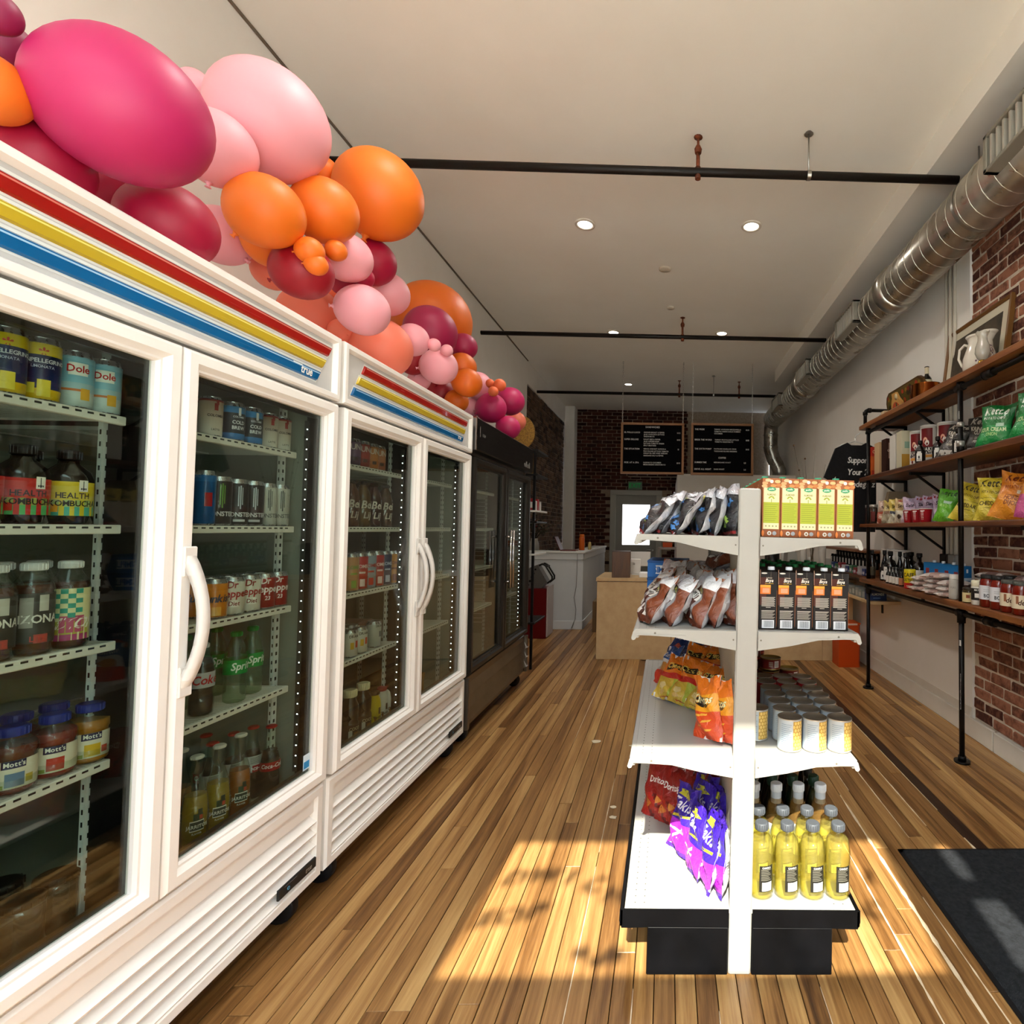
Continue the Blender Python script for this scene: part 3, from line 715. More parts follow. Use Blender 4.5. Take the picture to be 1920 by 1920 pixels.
        sm = s.mesh('shelf', [MAT_SHELFW, M('#2b2b28', 0.8)])
        for z in (1.683, 1.415, 1.131, 0.846): ob('shelf', sm, g, (0, ya, z))
        # door
        db = B(); ring(db, d0[i], d1[i], 0.464, 1.885, [(0, -0.05), (0, -0.010), (0.010, 0.0), (0.034, 0.0), (0.046, -0.014), (0.052, -0.014), (0.057, -0.022), (0.057, -0.05)])
        dr = db.build('door', MAT_ENAMEL if white else M('#3a3733', 0.3, 0.6), g)
        q = B(); q.box(-0.036, d0[i] + 0.05, 0.514, -0.032, d1[i] - 0.05, 1.835); q.build('pane', MAT_PANE, dr)
        q = B(); ring(q, d0[i] + 0.054, d1[i] - 0.054, 0.518, 1.831, [(0, -0.05), (0, -0.037), (0.016, -0.037), (0.016, -0.05)]); q.build('gasket', MAT_BLACK, dr)
        hy = d1[i] - 0.03 if doors[i][2] == 'r' else d0[i] + 0.03
        q = B()
        if white:
            out = []; inn = []
            for k in range(13):
                t = k / 12; z = 0.98 + 0.365 * t; bl = math.sin(PI * t) ** 0.75; th = 0.012 + 0.02 * abs(1 - 2 * t) ** 3
                out.append((0.052 * bl, z)); inn.append((max(-0.002, 0.052 * bl - th), z))
            for k in range(12):
                w = 0.017
                vs = []
                for t in (k, k + 1): vs += [(out[t][0], hy - w * 0.7, out[t][1]), (out[t][0], hy + w * 0.7, out[t][1]), (inn[t][0], hy + w, inn[t][1]), (inn[t][0], hy - w, inn[t][1])]
                q.add(vs, [(0, 1, 5, 4), (1, 2, 6, 5), (2, 3, 7, 6), (3, 0, 4, 7)], 0, True)
            q.box(-0.002, hy - 0.02, 1.28, 0.006, hy + 0.02, 1.36, 0, 0.003); q.box(-0.002, hy - 0.02, 0.965, 0.006, hy + 0.02, 1.045, 0, 0.003)
            q.build('handle', M('#e4e0da', 0.25), dr)
        else:
            q.cyl((0.045, hy, 0.95), (0.045, hy, 1.40), 0.011, 10)
            for z in (1.0, 1.35): q.cyl((-0.002, hy, z), (0.045, hy, z), 0.008, 8)
            q.build('handle', MAT_CHROME, dr)
    return g
c1 = cooler('three_door_cooler', 'large white three door glass cooler, nearest on the left, striped sign', 0.09, 2.083, [(0.11, 0.76, 'l'), (0.77, 1.418, 'l'), (1.424, 2.077, 'l')], True, -0.2, 2.04, (2,))
c2 = cooler('two_door_cooler', 'white two door glass cooler with striped sign, second along the left', 2.097, 3.475, [(2.12, 2.79, 'r'), (2.80, 3.466, 'l')], True, 2.26, 3.412, (0, 1))
c3 = cooler('black_cooler', 'black and steel two door glass cooler, farthest along the left', 3.51, 4.97, [(3.53, 4.235, 'r'), (4.245, 4.955, 'l')], False, 0, 0, (1,))
q = B(); q.box(-0.031, 2.02 - 1.0865 - 0.037, 0.535, -0.0305, 2.02 - 1.0865 - 0.002, 0.59); q.box(-0.0304, 2.02 - 1.0865 - 0.034, 0.54, -0.0302, 2.02 - 1.0865 - 0.005, 0.565, 1)
q.build('energy_sticker', [M('#cfe4f0', 0.5), M('#1f86c4', 0.5)], c1)
# ribs of the black cooler's side wall, coloured pale to stand for LED streaks
q = B()
for k in range(33): z = 0.56 + k * 0.0375; q.box(-0.62, 4.97 - 4.24 - 0.06, z, -0.10, 4.97 - 4.24 - 0.056, z + 0.004)
tag(q.build('lit_ribs', M('#eef6f2', 0.4, 0.0), c3), kind='stuff')

# ---------------------------------------------------------------- drinks
PROTO = {}
def stock(kind, loc, rotz, label, cat, group=None, name=None, tilt=None):
    """kind -> (object name, [(part name, mesh), ...]); the first mesh is the thing itself"""
    nm, parts = PROTO[kind]
    o = ob(name or nm, parts[0][1], None, loc, (0, 0, rotz) if tilt is None else tilt)
    for pn, pm in parts[1:]: ob(pn, pm, o)
    return tag(o, label, cat, group)
MAT_ALU = M('#b9bbbd', 0.28, 0.9)
def can(kind, r, h, bands, texts=(), lid=None, patches=(), name='drink_can', rim=True):
    cols = []; 
    def ci(c):
        if c not in cols: cols.append(c)
        return cols.index(c)
    prof = [(r * 0.80, 0.0, ci('alu')), (r * 0.97, 0.006, ci(bands[0][1]))]
    for i, (z, c) in enumerate(bands):
        if i: prof += [(r, z * h, ci(c))]
    prof += [(r, h - 0.014, ci('alu') if rim else ci(bands[-1][1])), (r * 0.84, h - 0.003, ci('alu')), (r * 0.86, h, ci('alu'))]
    b = B(); b.lathe(prof, 22, cap=False); b.face(list(range(22))[::-1], 0)
    for (z0, z1, a0, a1, c) in patches: rect_cyl(b, r + 0.0004, z0 * h, z1 * h, a0, a1, ci(c))
    for (s, th, z, c, a0, sh) in texts: text(b, s, th, on_cyl(r + 0.0008, z * h, a0), ci(c), 'b', 'c', sh)
    ms = [MAT_ALU if c == 'alu' else M(c, 0.3, coat=0.2) for c in cols]
    l = B(); l.lathe([(r * 0.86, h), (r * 0.78, h - 0.004), (0.001, h - 0.004)], 22, cap=False); l.box(-0.008, -0.005, h - 0.004, 0.012, 0.005, h - 0.0025)
    PROTO[kind] = (name, [('body', b.mesh(kind, ms)), ('lid', l.mesh('lid', [MAT_ALU if not lid else M(lid, 0.4)]))])
def bottle(kind, prof, mat, cap, label=None, texts=(), patches=(), liquid=None, name='drink_bottle', capname='cap', n=20):
    """cap: (r, z0, z1, colour); label: (r, z0, z1, colour)"""
    b = B(); b.lathe(prof, n); parts = [('body', b.mesh(kind, [mat]))]
    if liquid:
        q = B(); q.lathe([(max(0.002, p[0] - 0.0025), p[1] + 0.002) for p in prof if p[1] <= liquid[0]], n); parts.append(('contents', q.mesh('contents', [liquid[1]])))
    if cap:
        r, z0, z1, cc = cap; q = B(); q.lathe([(r, z0), (r * 1.03, z0 + 0.002), (r * 1.0, z1 - 0.002), (r * 0.85, z1)], 18)
        for k in range(18): a = 2 * PI * k / 18; q.box(r * math.cos(a) - 0.0008, r * math.sin(a) - 0.0008, z0 + 0.002, r * math.cos(a) * 1.05 + 0.0008, r * math.sin(a) * 1.05 + 0.0008, z1 - 0.003)
        parts.append((capname, q.mesh(capname, [M(cc, 0.4)])))
    if label:
        r, z0, z1, cc = label; q = B(); cols = [cc]
        def ci(c):
            if c not in cols: cols.append(c)
            return cols.index(c)
        q.lathe([(r, z0), (r, z1)], n, cap=False)
        for (p0, p1, a0, a1, c) in patches: rect_cyl(q, r + 0.0004, p0, p1, a0, a1, ci(c))
        for (s, th, z, c, a0, sh) in texts: text(q, s, th, on_cyl(r + 0.0008, z, a0), ci(c), 'b', 'c', sh)
        parts.append(('label', q.mesh('label', [M(c, 0.45) for c in cols])))
    PROTO[kind] = (name, parts)
G_CLEAR = glass('clear_bottle', '#eef4ee', 1.5, 0.02, '#dfe8df', 0.03); G_AMBER = glass('amber_bottle', '#5a2c10', 1.45, 0.02, '#120804', 0.85); G_GREENP = glass('pale_green_bottle', '#dfeedd', 1.5, 0.02, '#d2e4cf', 0.06)
L_COLA = M('#1a0906', 0.2); L_YEL = glass('yellow_soda', '#e8c21c', 1.35, 0.05, '#c9a012', 0.62); L_ORA = glass('orange_soda', '#e8881c', 1.35, 0.05, '#c46a12', 0.62); L_TEA = M('#4a1f0c', 0.2); L_JUICE = M('#8a2416', 0.25); L_APPLE = M('#6b2412', 0.25); L_OJ = M('#b5700f', 0.3)
can('lemon', 0.031, 0.142, [(0, '#c9a416'), (0.2, '#16234f'), (0.72, '#c9b21a')], [('SANPELLEGRINO', 0.009, 0.60, '#d8dce6', 0.15, 0), ('LIMONATA', 0.006, 0.52, '#b9c2da', 0.15, 0), ('*', 0.03, 0.62, '#b0251c', 0.15, 0)], patches=[(0.08, 0.34, -0.1, 0.55, '#d8c440'), (0.12, 0.28, -0.6, -0.2, '#d8c440')])
can('pine', 0.031, 0.135, [(0, '#b9c6c2'), (0.3, '#9dbcc4'), (0.45, '#7fb6cb')], [('Dole', 0.017, 0.63, '#b81f24', 0.1, 0)], patches=[(0.575, 0.79, -0.42, 0.62, '#e8ebe4'), (0.16, 0.36, 0.25, 0.8, '#d9a53a'), (0.3, 0.34, -0.9, 0.3, '#c0703a')])
can('latte', 0.029, 0.122, [(0, '#d4cec2'), (0.94, '#9b2320')], [('COLOMBE', 0.008, 0.5, '#2b2420', 0.1, 0), ('LATTE', 0.006, 0.16, '#55504a', 0.1, 0)], lid='#9b2320', patches=[(0.66, 0.84, -0.05, 0.28, '#8f1f1c'), (0.8, 0.92, 0.1, 0.35, '#8f1f1c')])
can('brew', 0.033, 0.124, [(0, '#1f6fae'), (0.2, '#121c2a'), (0.72, '#2a7dbb')], [('COLD', 0.011, 0.44, '#e2e6ea', 0.25, 0), ('BREW', 0.011, 0.30, '#e2e6ea', 0.25, 0), ('COLOMBE', 0.006, 0.60, '#cfd6de', 0.25, 0)], patches=[(0.66, 0.86, 0.2, 0.42, '#e2e6ea')])
can('bluecan', 0.027, 0.165, [(0, '#1c4f86'), (0.8, '#2a64a0')], patches=[(0.35, 0.6, -0.3, 0.4, '#a8262b')])
def claws(c): return [(0.42, 0.84, -0.16, -0.07, c), (0.36, 0.86, 0.0, 0.10, c), (0.45, 0.82, 0.17, 0.25, c)]
can('energy_g', 0.0315, 0.152, [(0, '#0a0a0c')], [('MONSTER', 0.014, 0.2, '#c9c9cc', 0.0, 0)], patches=claws('#5f8f2a'))
can('energy_w', 0.0315, 0.150, [(0, '#0c0a0c'), (0.22, '#2a0a10'), (0.4, '#0b0a0c')], [('MONSTER', 0.014, 0.2, '#cfcfd2', 0.0, 0)], patches=claws('#b9c4cc') + [(0.09, 0.14, -0.5, 0.5, '#b9b9bc')])
can('energy_s', 0.030, 0.148, [(0, '#b3b3ab')], [('MONSTER', 0.014, 0.2, '#5a5a5c', 0.0, 0)], patches=claws('#3f4346'))
can('orange', 0.033, 0.121, [(0, '#c07218'), (0.25, '#c9781c')], [('Sunkist', 0.024, 0.42, '#22304f', 0.0, 0.25)], patches=[(0.08, 0.3, -0.4, 0.3, '#dca34a')])
can('diet', 0.033, 0.121, [(0, '#cdc8bb')], [('Dr', 0.022, 0.72, '#8a1218', -0.15, 0.1), ('Pepper', 0.024, 0.48, '#9b151c', 0.05, 0.1), ('Diet', 0.014, 0.26, '#7a1a1c', 0.0, 0.1)], patches=[(0.22, 0.40, -0.35, 0.35, '#dcd8cd')])
can('pepper', 0.033, 0.121, [(0, '#8d1016')], [('Dr', 0.022, 0.72, '#e6dedc', -0.15, 0.1), ('Pepper', 0.024, 0.48, '#e6dedc', 0.05, 0.1), ('23', 0.014, 0.26, '#e6dedc', 0.0, 0.1)])
def crispy(c1, c2): return [(0, c1), (0.35, c2)]
for i, (c1_, c2_) in enumerate((('#4a3550', '#6a4a6e'), ('#7d1c1a', '#9c2a22'), ('#b0642a', '#c07a3c'), ('#a0563a', '#b8744e'))):
    can('ru%d' % i, 0.03, 0.12, crispy(c1_, c2_), [('RUNA', 0.026, 0.6, '#d8cfc8', 0.1, 0)], patches=[(0.2, 0.32, -0.3, 0.3, '#3a2a26')])
for i, (c, t) in enumerate((('#c08a5c', '#7d9a3a'), ('#b5241c', '#e2c8c4'), ('#8d98a8', '#b5241c'), ('#a81f1e', '#e2c8c4'), ('#242a52', '#c0c4d8'), ('#b97824', '#7a3010'))):
    can('sel%d' % i, 0.033, 0.165, [(0, c)], [('KOMBU', 0.016, 0.6, t, 0.1, 0)], patches=[(0.1, 0.3, -0.3, 0.35, t), (0.45, 0.5, -0.4, 0.4, t)])
can('white', 0.032, 0.118, [(0, '#c6c4ba')], [('DRAM', 0.012, 0.72, '#2c2c2a', 0.1, 0)], patches=[(0.3, 0.55, -0.35, 0.1, '#c8a21e'), (0.35, 0.6, 0.3, 0.7, '#c23a1c')])
can('silver', 0.032, 0.122, [(0, '#a9aea8')], [('DRAM', 0.010, 0.78, '#2c2c2a', 0.3, 0)], patches=[(0.4, 0.62, 0.3, 0.75, '#4d5a66')], rim=True)
# growlers with two label colours
for i, (c1_, c2_, c3_) in enumerate((('#b52a22', '#8d9a4a', '#4fa35e'), ('#c9b526', '#9ab06a', '#48a08c'))):
    bottle('growler%d' % i, [(0.036, 0), (0.041, 0.004), (0.041, 0.105), (0.036, 0.122), (0.018, 0.140), (0.016, 0.158)], G_AMBER, (0.019, 0.150, 0.172, '#0d0d0d'), (0.0416, 0.020, 0.098, c1_),
           [('HEALTH', 0.013, 0.060, '#2a1a16', 0.35, 0), ('KOMBUCHA', 0.013, 0.042, '#2a1a16', 0.42, 0)], [(0.020, 0.040, -1.2, 1.4, c3_), (0.040, 0.056, -1.2, 1.4, c2_), (0.076, 0.102, 0.55, 0.95, '#e2ded4'), (0.078, 0.1, 0.72, 0.76, '#22262a'), (0.080, 0.084, 0.62, 0.88, '#22262a'), (0.028, 0.045, -0.6, -0.2, '#b5301e' if i == 0 else '#d89a22')], name='kombucha_bottle')
TEA = [(0.030, 0), (0.033, 0.006), (0.033, 0.13), (0.034, 0.14), (0.032, 0.15), (0.019, 0.175), (0.017, 0.19)]
bottle('teabw', TEA, G_CLEAR, (0.0195, 0.182, 0.200, '#c9c9c6'), (0.0336, 0.026, 0.134, '#3a3833'), [('LITE', 0.012, 0.030, '#b8433a', 0.35, 0), ('ARIZONA', 0.018, 0.07, '#d8d5cc', 0.0, 0)], [(0.06, 0.125, -0.5, 0.1, '#8d8a82'), (0.095, 0.13, 0.35, 0.8, '#b5b2a8'), (0.026, 0.045, 0.15, 0.8, '#a04a40')], liquid=(0.17, L_TEA), name='tea_bottle')
chk = []
for i in range(6):
    for j in range(5):
        if (i + j) % 2: chk.append((0.07 + i * 0.011, 0.081 + i * 0.011, -1.0 + j * 0.36, -0.64 + j * 0.36, '#2f8f7d'))
bottle('teapt', TEA, G_CLEAR, (0.0195, 0.182, 0.200, '#c9c9c6'), (0.0336, 0.018, 0.137, '#d8d2a0'), [('ARIZONA', 0.026, 0.045, '#e8e4d6', 0.25, 0.5)], chk + [(0.018, 0.032, -1.2, 1.2, '#a03a6a'), (0.032, 0.062, -1.2, 1.2, '#a3a33a'), (0.036, 0.074, -0.3, 0.9, '#b04a6a')], liquid=(0.17, L_TEA), name='tea_bottle')
JU = [(0.033, 0), (0.038, 0.006), (0.038, 0.03), (0.036, 0.034), (0.036, 0.075), (0.039, 0.08), (0.038, 0.098), (0.022, 0.116), (0.021, 0.126)]
for i, (lq, p1, p2) in enumerate(((L_APPLE, '#a8322a', '#b3a13a'), (L_APPLE, '#5c7894', '#b3a13a'), (L_JUICE, '#b03a2a', '#cfc9b0'), (L_OJ, '#c9a62a', '#b5442a'))):
    bottle('juice%d' % i, JU, G_CLEAR, (0.0235, 0.118, 0.138, '#1d2a7a'), (0.0366, 0.014, 0.072, '#d6d0bd'), [("Mott's", 0.010, 0.060, '#e6e2d8', 0.1, 0)], [(0.056, 0.072, -0.4, 0.55, '#2b2f52'), (0.018, 0.046, -0.25, 0.5, p1), (0.022, 0.038, 0.55, 0.9, p2), (0.016, 0.024, -0.8, -0.3, '#8d9a3a')], liquid=(0.112, lq), name='juice_bottle')
PET = [(0.024, 0), (0.030, 0.006), (0.031, 0.05), (0.028, 0.07), (0.031, 0.09), (0.031, 0.14), (0.024, 0.175), (0.0125, 0.205), (0.0125, 0.22)]
bottle('coladiet', [(p[0], p[1] * 0.95) for p in PET], G_CLEAR, (0.0145, 0.200, 0.215, '#b9bcc0'), (0.0316, 0.085, 0.13, '#a9acb0'), [('Coke', 0.026, 0.096, '#a8161c', 0.2, 0.2)], liquid=(0.17, L_COLA), name='cola_bottle')
bottle('lime', PET, G_GREENP, (0.0145, 0.210, 0.226, '#0f7a34'), (0.0318, 0.092, 0.138, '#178a3c'), [('Sprite', 0.024, 0.106, '#e8efe6', 0.3, 0.2)], name='lime_soda_bottle')
LN = [(0.027, 0), (0.030, 0.005), (0.030, 0.075), (0.027, 0.11), (0.029, 0.125), (0.022, 0.16), (0.0135, 0.195), (0.0125, 0.24), (0.0145, 0.245)]
for k, (lq, lt) in enumerate(((L_YEL, '#d9dc9a'), (L_ORA, '#e8d9b0'))):
    bottle('jar%d' % k, [(0.028, 0), (0.033, 0.005), (0.033, 0.10), (0.028, 0.15), (0.0145, 0.20), (0.0125, 0.255), (0.0145, 0.262)], G_CLEAR, (0.0155, 0.256, 0.266, '#c4c2b6'), None, liquid=(0.19, lq), name='fruit_soda_bottle')
    b = B(); rect_cyl(b, 0.0336, 0.055, 0.085, -0.5, 0.5, 1); rect_cyl(b, 0.0340, 0.058, 0.082, -0.47, 0.47, 0); text(b, 'JARRITOS', 0.010, on_cyl(0.0346, 0.064), 1); rect_cyl(b, 0.0338, 0.085, 0.105, -0.25, 0.4, 2); rect_cyl(b, 0.0338, 0.10, 0.118, 0.05, 0.35, 0); rect_cyl(b, 0.0340, 0.088, 0.10, 0.15, 0.38, 3); text(b, 'FLAVOR', 0.005, on_cyl(0.0346, 0.046), 1)
    PROTO['jar%d' % k][1].append(('label', b.mesh('label', [M('#2a3a2c', 0.5), M('#e6e2cc', 0.5), M('#2d4a34', 0.5), M('#b5442a', 0.5)])))
bottle('cokeglass', LN, G_CLEAR, (0.0155, 0.238, 0.247, '#a31a18'), (0.0296, 0.095, 0.125, '#a3161a'), [('Coca-Cola', 0.014, 0.106, '#eee6e2', 0.0, 0.25)], liquid=(0.168, L_COLA), name='cola_bottle', capname='crown_cap')
bottle('cokeback', LN, G_CLEAR, (0.0155, 0.238, 0.247, '#a31a18'), (0.0296, 0.095, 0.150, '#b9bab2'), [('Coca-Cola', 0.014, 0.102, '#eee6e2', 0.35, 0.25)], [(0.095, 0.118, -0.2, 1.0, '#a3161a')] + [(0.124 + 0.004 * i, 0.1255 + 0.004 * i, -0.4, 0.5, '#4c4c4a') for i in range(6)], liquid=(0.168, L_COLA), name='cola_bottle', capname='crown_cap')
for i, c in enumerate(('#5a2a14', '#6b4a1e', '#4a1216', '#55301a')):
    bottle('olly%d' % i, [(0.030, 0), (0.034, 0.005), (0.034, 0.13), (0.028, 0.16), (0.016, 0.185), (0.016, 0.2)], glass('tinted' + str(i), c, 1.5, 0.03, c, 0.6), (0.018, 0.192, 0.208, '#1c1512'), None, name='kombucha_bottle')
    b = B(); text(b, 'Bei', 0.036, on_cyl(0.0346, 0.085, 0.1), 0, 'b', 'c', 0.2); text(b, 'Lij', 0.030, on_cyl(0.0346, 0.04, 0.1), 0, 'b', 'c', 0.2); PROTO['olly%d' % i][1].append(('lettering', b.mesh('lettering', [M('#c9c4ba', 0.5)])))
bottle('brown', [(0.034, 0), (0.037, 0.006), (0.037, 0.09), (0.033, 0.1), (0.036, 0.11), (0.036, 0.16), (0.022, 0.195), (0.021, 0.205)], G_AMBER, (0.026, 0.2, 0.232, '#d2c9a4'), (0.0376, 0.02, 0.085, '#4a2f24'), [('COCO', 0.014, 0.06, '#c8b890', 0.2, 0)], [(0.02, 0.06, -0.5, -0.1, '#c9c4b8'), (0.03, 0.05, 0.1, 0.6, '#8d5a2a')], liquid=(0.18, M('#2e1d12', 0.3)), name='coconut_drink_bottle')
for k, c in (('yel', '#c9b019'), ('whi', '#d0cdc2')):
    bottle('yog' + k, [(0.024, 0), (0.029, 0.006), (0.029, 0.1), (0.026, 0.125), (0.018, 0.145), (0.017, 0.15)], M(c, 0.35), (0.02, 0.148, 0.166, '#9c2030' if k == 'whi' else '#5a3a1c'), (0.0294, 0.02, 0.1, c), [('Chobani' if k == 'whi' else 'Yoohoo', 0.014, 0.04, '#2a2620', 0.3, 0)], [(0.06, 0.09, 0.2, 0.6, '#4a3222'), (0.03, 0.05, -0.4, -0.1, '#8d5a22')], name='yogurt_drink')
bottle('darkjar', [(0.036, 0), (0.038, 0.004), (0.038, 0.10), (0.034, 0.112)], glass('smoky_jar', '#8f8f86', 1.5, 0.03, '#4a4a44', 0.5), (0.037, 0.108, 0.124, '#1b1a18'), None, name='lidded_jar')

S_ = 0.969
def shelf_row(spec, z, where, X=-1.44, rot=-0.62, cat='can', back=1, backstep=0.072, group=None, jit=0.08):
    """spec: list of (kind, Y at X=-1.44, description)"""
    cnt = {}
    for k, y, d in spec: cnt[d] = cnt.get(d, 0) + 1
    seen = {}
    for k, y, d in spec:
        seen[d] = seen.get(d, 0) + 1
        for row in range(back + 1):
            w = where
            pos = '' if cnt[d] == 1 else ['left ', 'second ', 'third ', 'fourth '][seen[d] - 1] if cnt[d] > 2 else ['left ', 'right '][seen[d] - 1]
            lab = '%s%s%s, %s' % (pos, d, '' if row == 0 else ', back row' if row == 1 else ' at the back', w)
            stock(k, (X * S_ - row * backstep, y * S_, z), rot + random.uniform(-jit, jit) if row == 0 else random.uniform(-1, 1), lab, cat)
W1, W2 = 'first cooler left door', 'first cooler right door'
shelf_row([('lemon', 1.184, 'blue and yellow lemonade can'), ('lemon', 1.250, 'blue and yellow lemonade can'), ('pine', 1.321, 'pale blue pineapple juice can'), ('pine', 1.388, 'pale blue pineapple juice can')], 1.683, 'top shelf, ' + W1, rot=-0.75)
shelf_row([('growler0', 1.14, 'brown bottle with red and green label'), ('growler0', 1.226, 'brown bottle with red and green label'), ('growler1', 1.318, 'brown bottle with yellow and teal label')], 1.415, 'second shelf, ' + W1, cat='bottle', backstep=0.09, rot=-0.8, back=1)
shelf_row([('teabw', 1.185, 'white-capped tea bottle with grey label'), ('teabw', 1.258, 'white-capped tea bottle with grey label'), ('teapt', 1.333, 'tea bottle with checkered teal label')], 1.131, 'third shelf, ' + W1, cat='bottle', rot=-0.8, back=1)
shelf_row([('juice0', 1.155, 'blue-capped juice bottle with red apple label'), ('juice1', 1.235, 'blue-capped juice bottle with round blue seal'), ('juice2', 1.315, 'blue-capped juice bottle with strawberry red label'), ('juice3', 1.392, 'blue-capped orange juice bottle')], 0.846, 'fourth shelf, ' + W1, cat='bottle', rot=-0.75, back=1, backstep=0.085)
for i, (x, y) in enumerate(((-1.42, 1.16), (-1.42, 1.25), (-1.44, 1.335), (-1.52, 1.20), (-1.53, 1.30))):
    stock('darkjar', (x, y, 0.464), 0, 'smoky glass jar with dark lid on cooler floor, ' + ['front row, nearest', 'front row, middle', 'front row, farthest', 'back row, nearer', 'back row, farther'][i], 'jar', 'dark lidded jars on the cooler floor')
shelf_row([('latte', 1.706, 'white coffee can with red rim'), ('brew', 1.788, 'blue and black cold brew can'), ('brew', 1.866, 'blue and black cold brew can'), ('latte', 1.945, 'cream latte can with red rim'), ('latte', 2.012, 'cream latte can with red rim')], 1.683, 'top shelf, ' + W2)
shelf_row([('bluecan', 1.695, 'tall slim blue can'), ('energy_g', 1.75, 'black can with green claw mark'), ('energy_w', 1.818, 'black can with white claw mark'), ('energy_w', 1.887, 'black can with white claw mark'), ('energy_s', 1.952, 'silver can with claw mark'), ('energy_s', 2.016, 'silver can with claw mark')], 1.415, 'second shelf, ' + W2)
shelf_row([('orange', 1.745, 'orange soda can'), ('diet', 1.815, 'cream diet soda can'), ('diet', 1.886, 'cream diet soda can'), ('pepper', 1.955, 'dark red soda can'), ('pepper', 2.016, 'dark red soda can')], 1.131, 'third shelf, ' + W2)
for (k, x, y, d) in (('coladiet', -1.40, 1.665, 'dark diet cola bottle with silver label, by the door handle'), ('lime', -1.50, 1.72, 'green-capped clear soda bottle in the row behind, nearest'), ('lime', -1.40, 1.79, 'front green-capped clear soda bottle, middle of the shelf'), ('lime', -1.42, 1.885, 'green-capped clear soda bottle at the right end of the shelf'), ('lime', -1.52, 1.86, 'green-capped clear soda bottle in the row behind, farthest')):
    stock(k, (x, y, 0.846), -0.5 if k != 'coladiet' else -0.75, d, 'bottle')
for (k, x, y, d) in (('jar0', -1.395, 1.655, 'yellow fruit soda bottle half hidden by the door frame'), ('jar0', -1.395, 1.735, 'front yellow fruit soda bottle on the cooler floor'), ('jar1', -1.40, 1.825, 'front orange fruit soda bottle on the cooler floor'), ('jar1', -1.48, 1.70, 'orange fruit soda bottle in the row behind'),
                   ('cokeback', -1.47, 1.80, 'cola glass bottle behind the yellow soda, nearest of four'), ('cokeback', -1.47, 1.885, 'cola glass bottle with back label, second of four'), ('cokeback', -1.45, 1.945, 'cola glass bottle with back label, third of four'), ('cokeglass', -1.395, 1.955, 'cola glass bottle with red label at the right end'), ('cokeglass', -1.55, 1.87, 'cola glass bottle standing farthest back')):
    stock(k, (x, y, 0.464), -0.7, d, 'bottle')
W3 = 'second cooler left door'
shelf_row([('ru0', 2.465, 'purple energy tea can'), ('ru1', 2.54, 'red energy tea can'), ('ru2', 2.617, 'orange energy tea can'), ('ru3', 2.682, 'tan energy tea can')], 1.683, 'top shelf, ' + W3)
shelf_row([('olly0', 2.46, 'amber bottle with white script lettering'), ('olly1', 2.555, 'olive brown bottle with white script lettering'), ('olly2', 2.647, 'maroon bottle with white script lettering'), ('olly3', 2.752, 'brown bottle with white script lettering')], 1.415, 'second shelf, ' + W3, cat='bottle')
shelf_row([('sel%d' % i, 2.475 + 0.072 * i, d) for i, d in enumerate(('peach coloured tall can', 'bright red tall can', 'silver blue tall can', 'darker red tall can', 'navy tall can', 'amber orange tall can'))], 1.131, 'third shelf, ' + W3)
for (k, x, y, d) in (('white', -1.39, 2.40, 'white fruit can nearest, front row'), ('white', -1.39, 2.475, 'white fruit can, second in front row'), ('white', -1.46, 2.45, 'white fruit can in the row behind'), ('white', -1.46, 2.53, 'white fruit can in the row behind, farther'), ('silver', -1.395, 2.60, 'single silver can standing apart')):
    stock(k, (x, y, 0.846), -0.6, d + ', fourth shelf of second cooler', 'can')
for (k, x, y, d) in (('brown', -1.395, 2.425, 'brown bottle with big cream cap, front, nearest'), ('brown', -1.40, 2.535, 'brown bottle with big cream cap, front, second'), ('brown', -1.50, 2.46, 'brown bottle with big cream cap, behind'), ('yogyel', -1.395, 2.625, 'yellow drink bottle'), ('yogwhi', -1.395, 2.69, 'white yogurt drink bottle, left one'), ('yogwhi', -1.395, 2.76, 'white yogurt drink bottle, right one')):
    stock(k, (x, y, 0.464), -0.6, d + ', floor of second cooler', 'bottle')
# right door of the second cooler
def pack(name, label, loc, w, d, h, c1_, c2_, txt, tc, rot=0.0):
    b = B(); b.box(-d, -w / 2, 0, 0, w / 2, h, 0, 0.006); b.box(0, -w / 2 + 0.01, h * 0.08, 0.0006, w / 2 - 0.01, h * 0.45, 1)
    if txt: text(b, txt, h * 0.26, on_plane((0.001, 0, h * 0.58), (0, 1, 0), (0, 0, 1)), 2)
    o = b.build(name, [M(c1_, 0.45), M(c2_, 0.45), M(tc, 0.45)], None, loc, (0, 0, rot)); return tag(o, label, 'carton')
pack('drink_carton', 'lower dark red drink case on top shelf, second cooler right door', (-1.40, 3.0, 1.683), 0.26, 0.2, 0.075, '#4a1512', '#7a2a1c', 'PEPS', '#c9b8b0')
pack('drink_carton', 'upper dark red drink case stacked on the other, second cooler right door', (-1.41, 3.0, 1.759), 0.25, 0.2, 0.075, '#4a1512', '#7a2a1c', 'GEAR', '#c9b8b0')
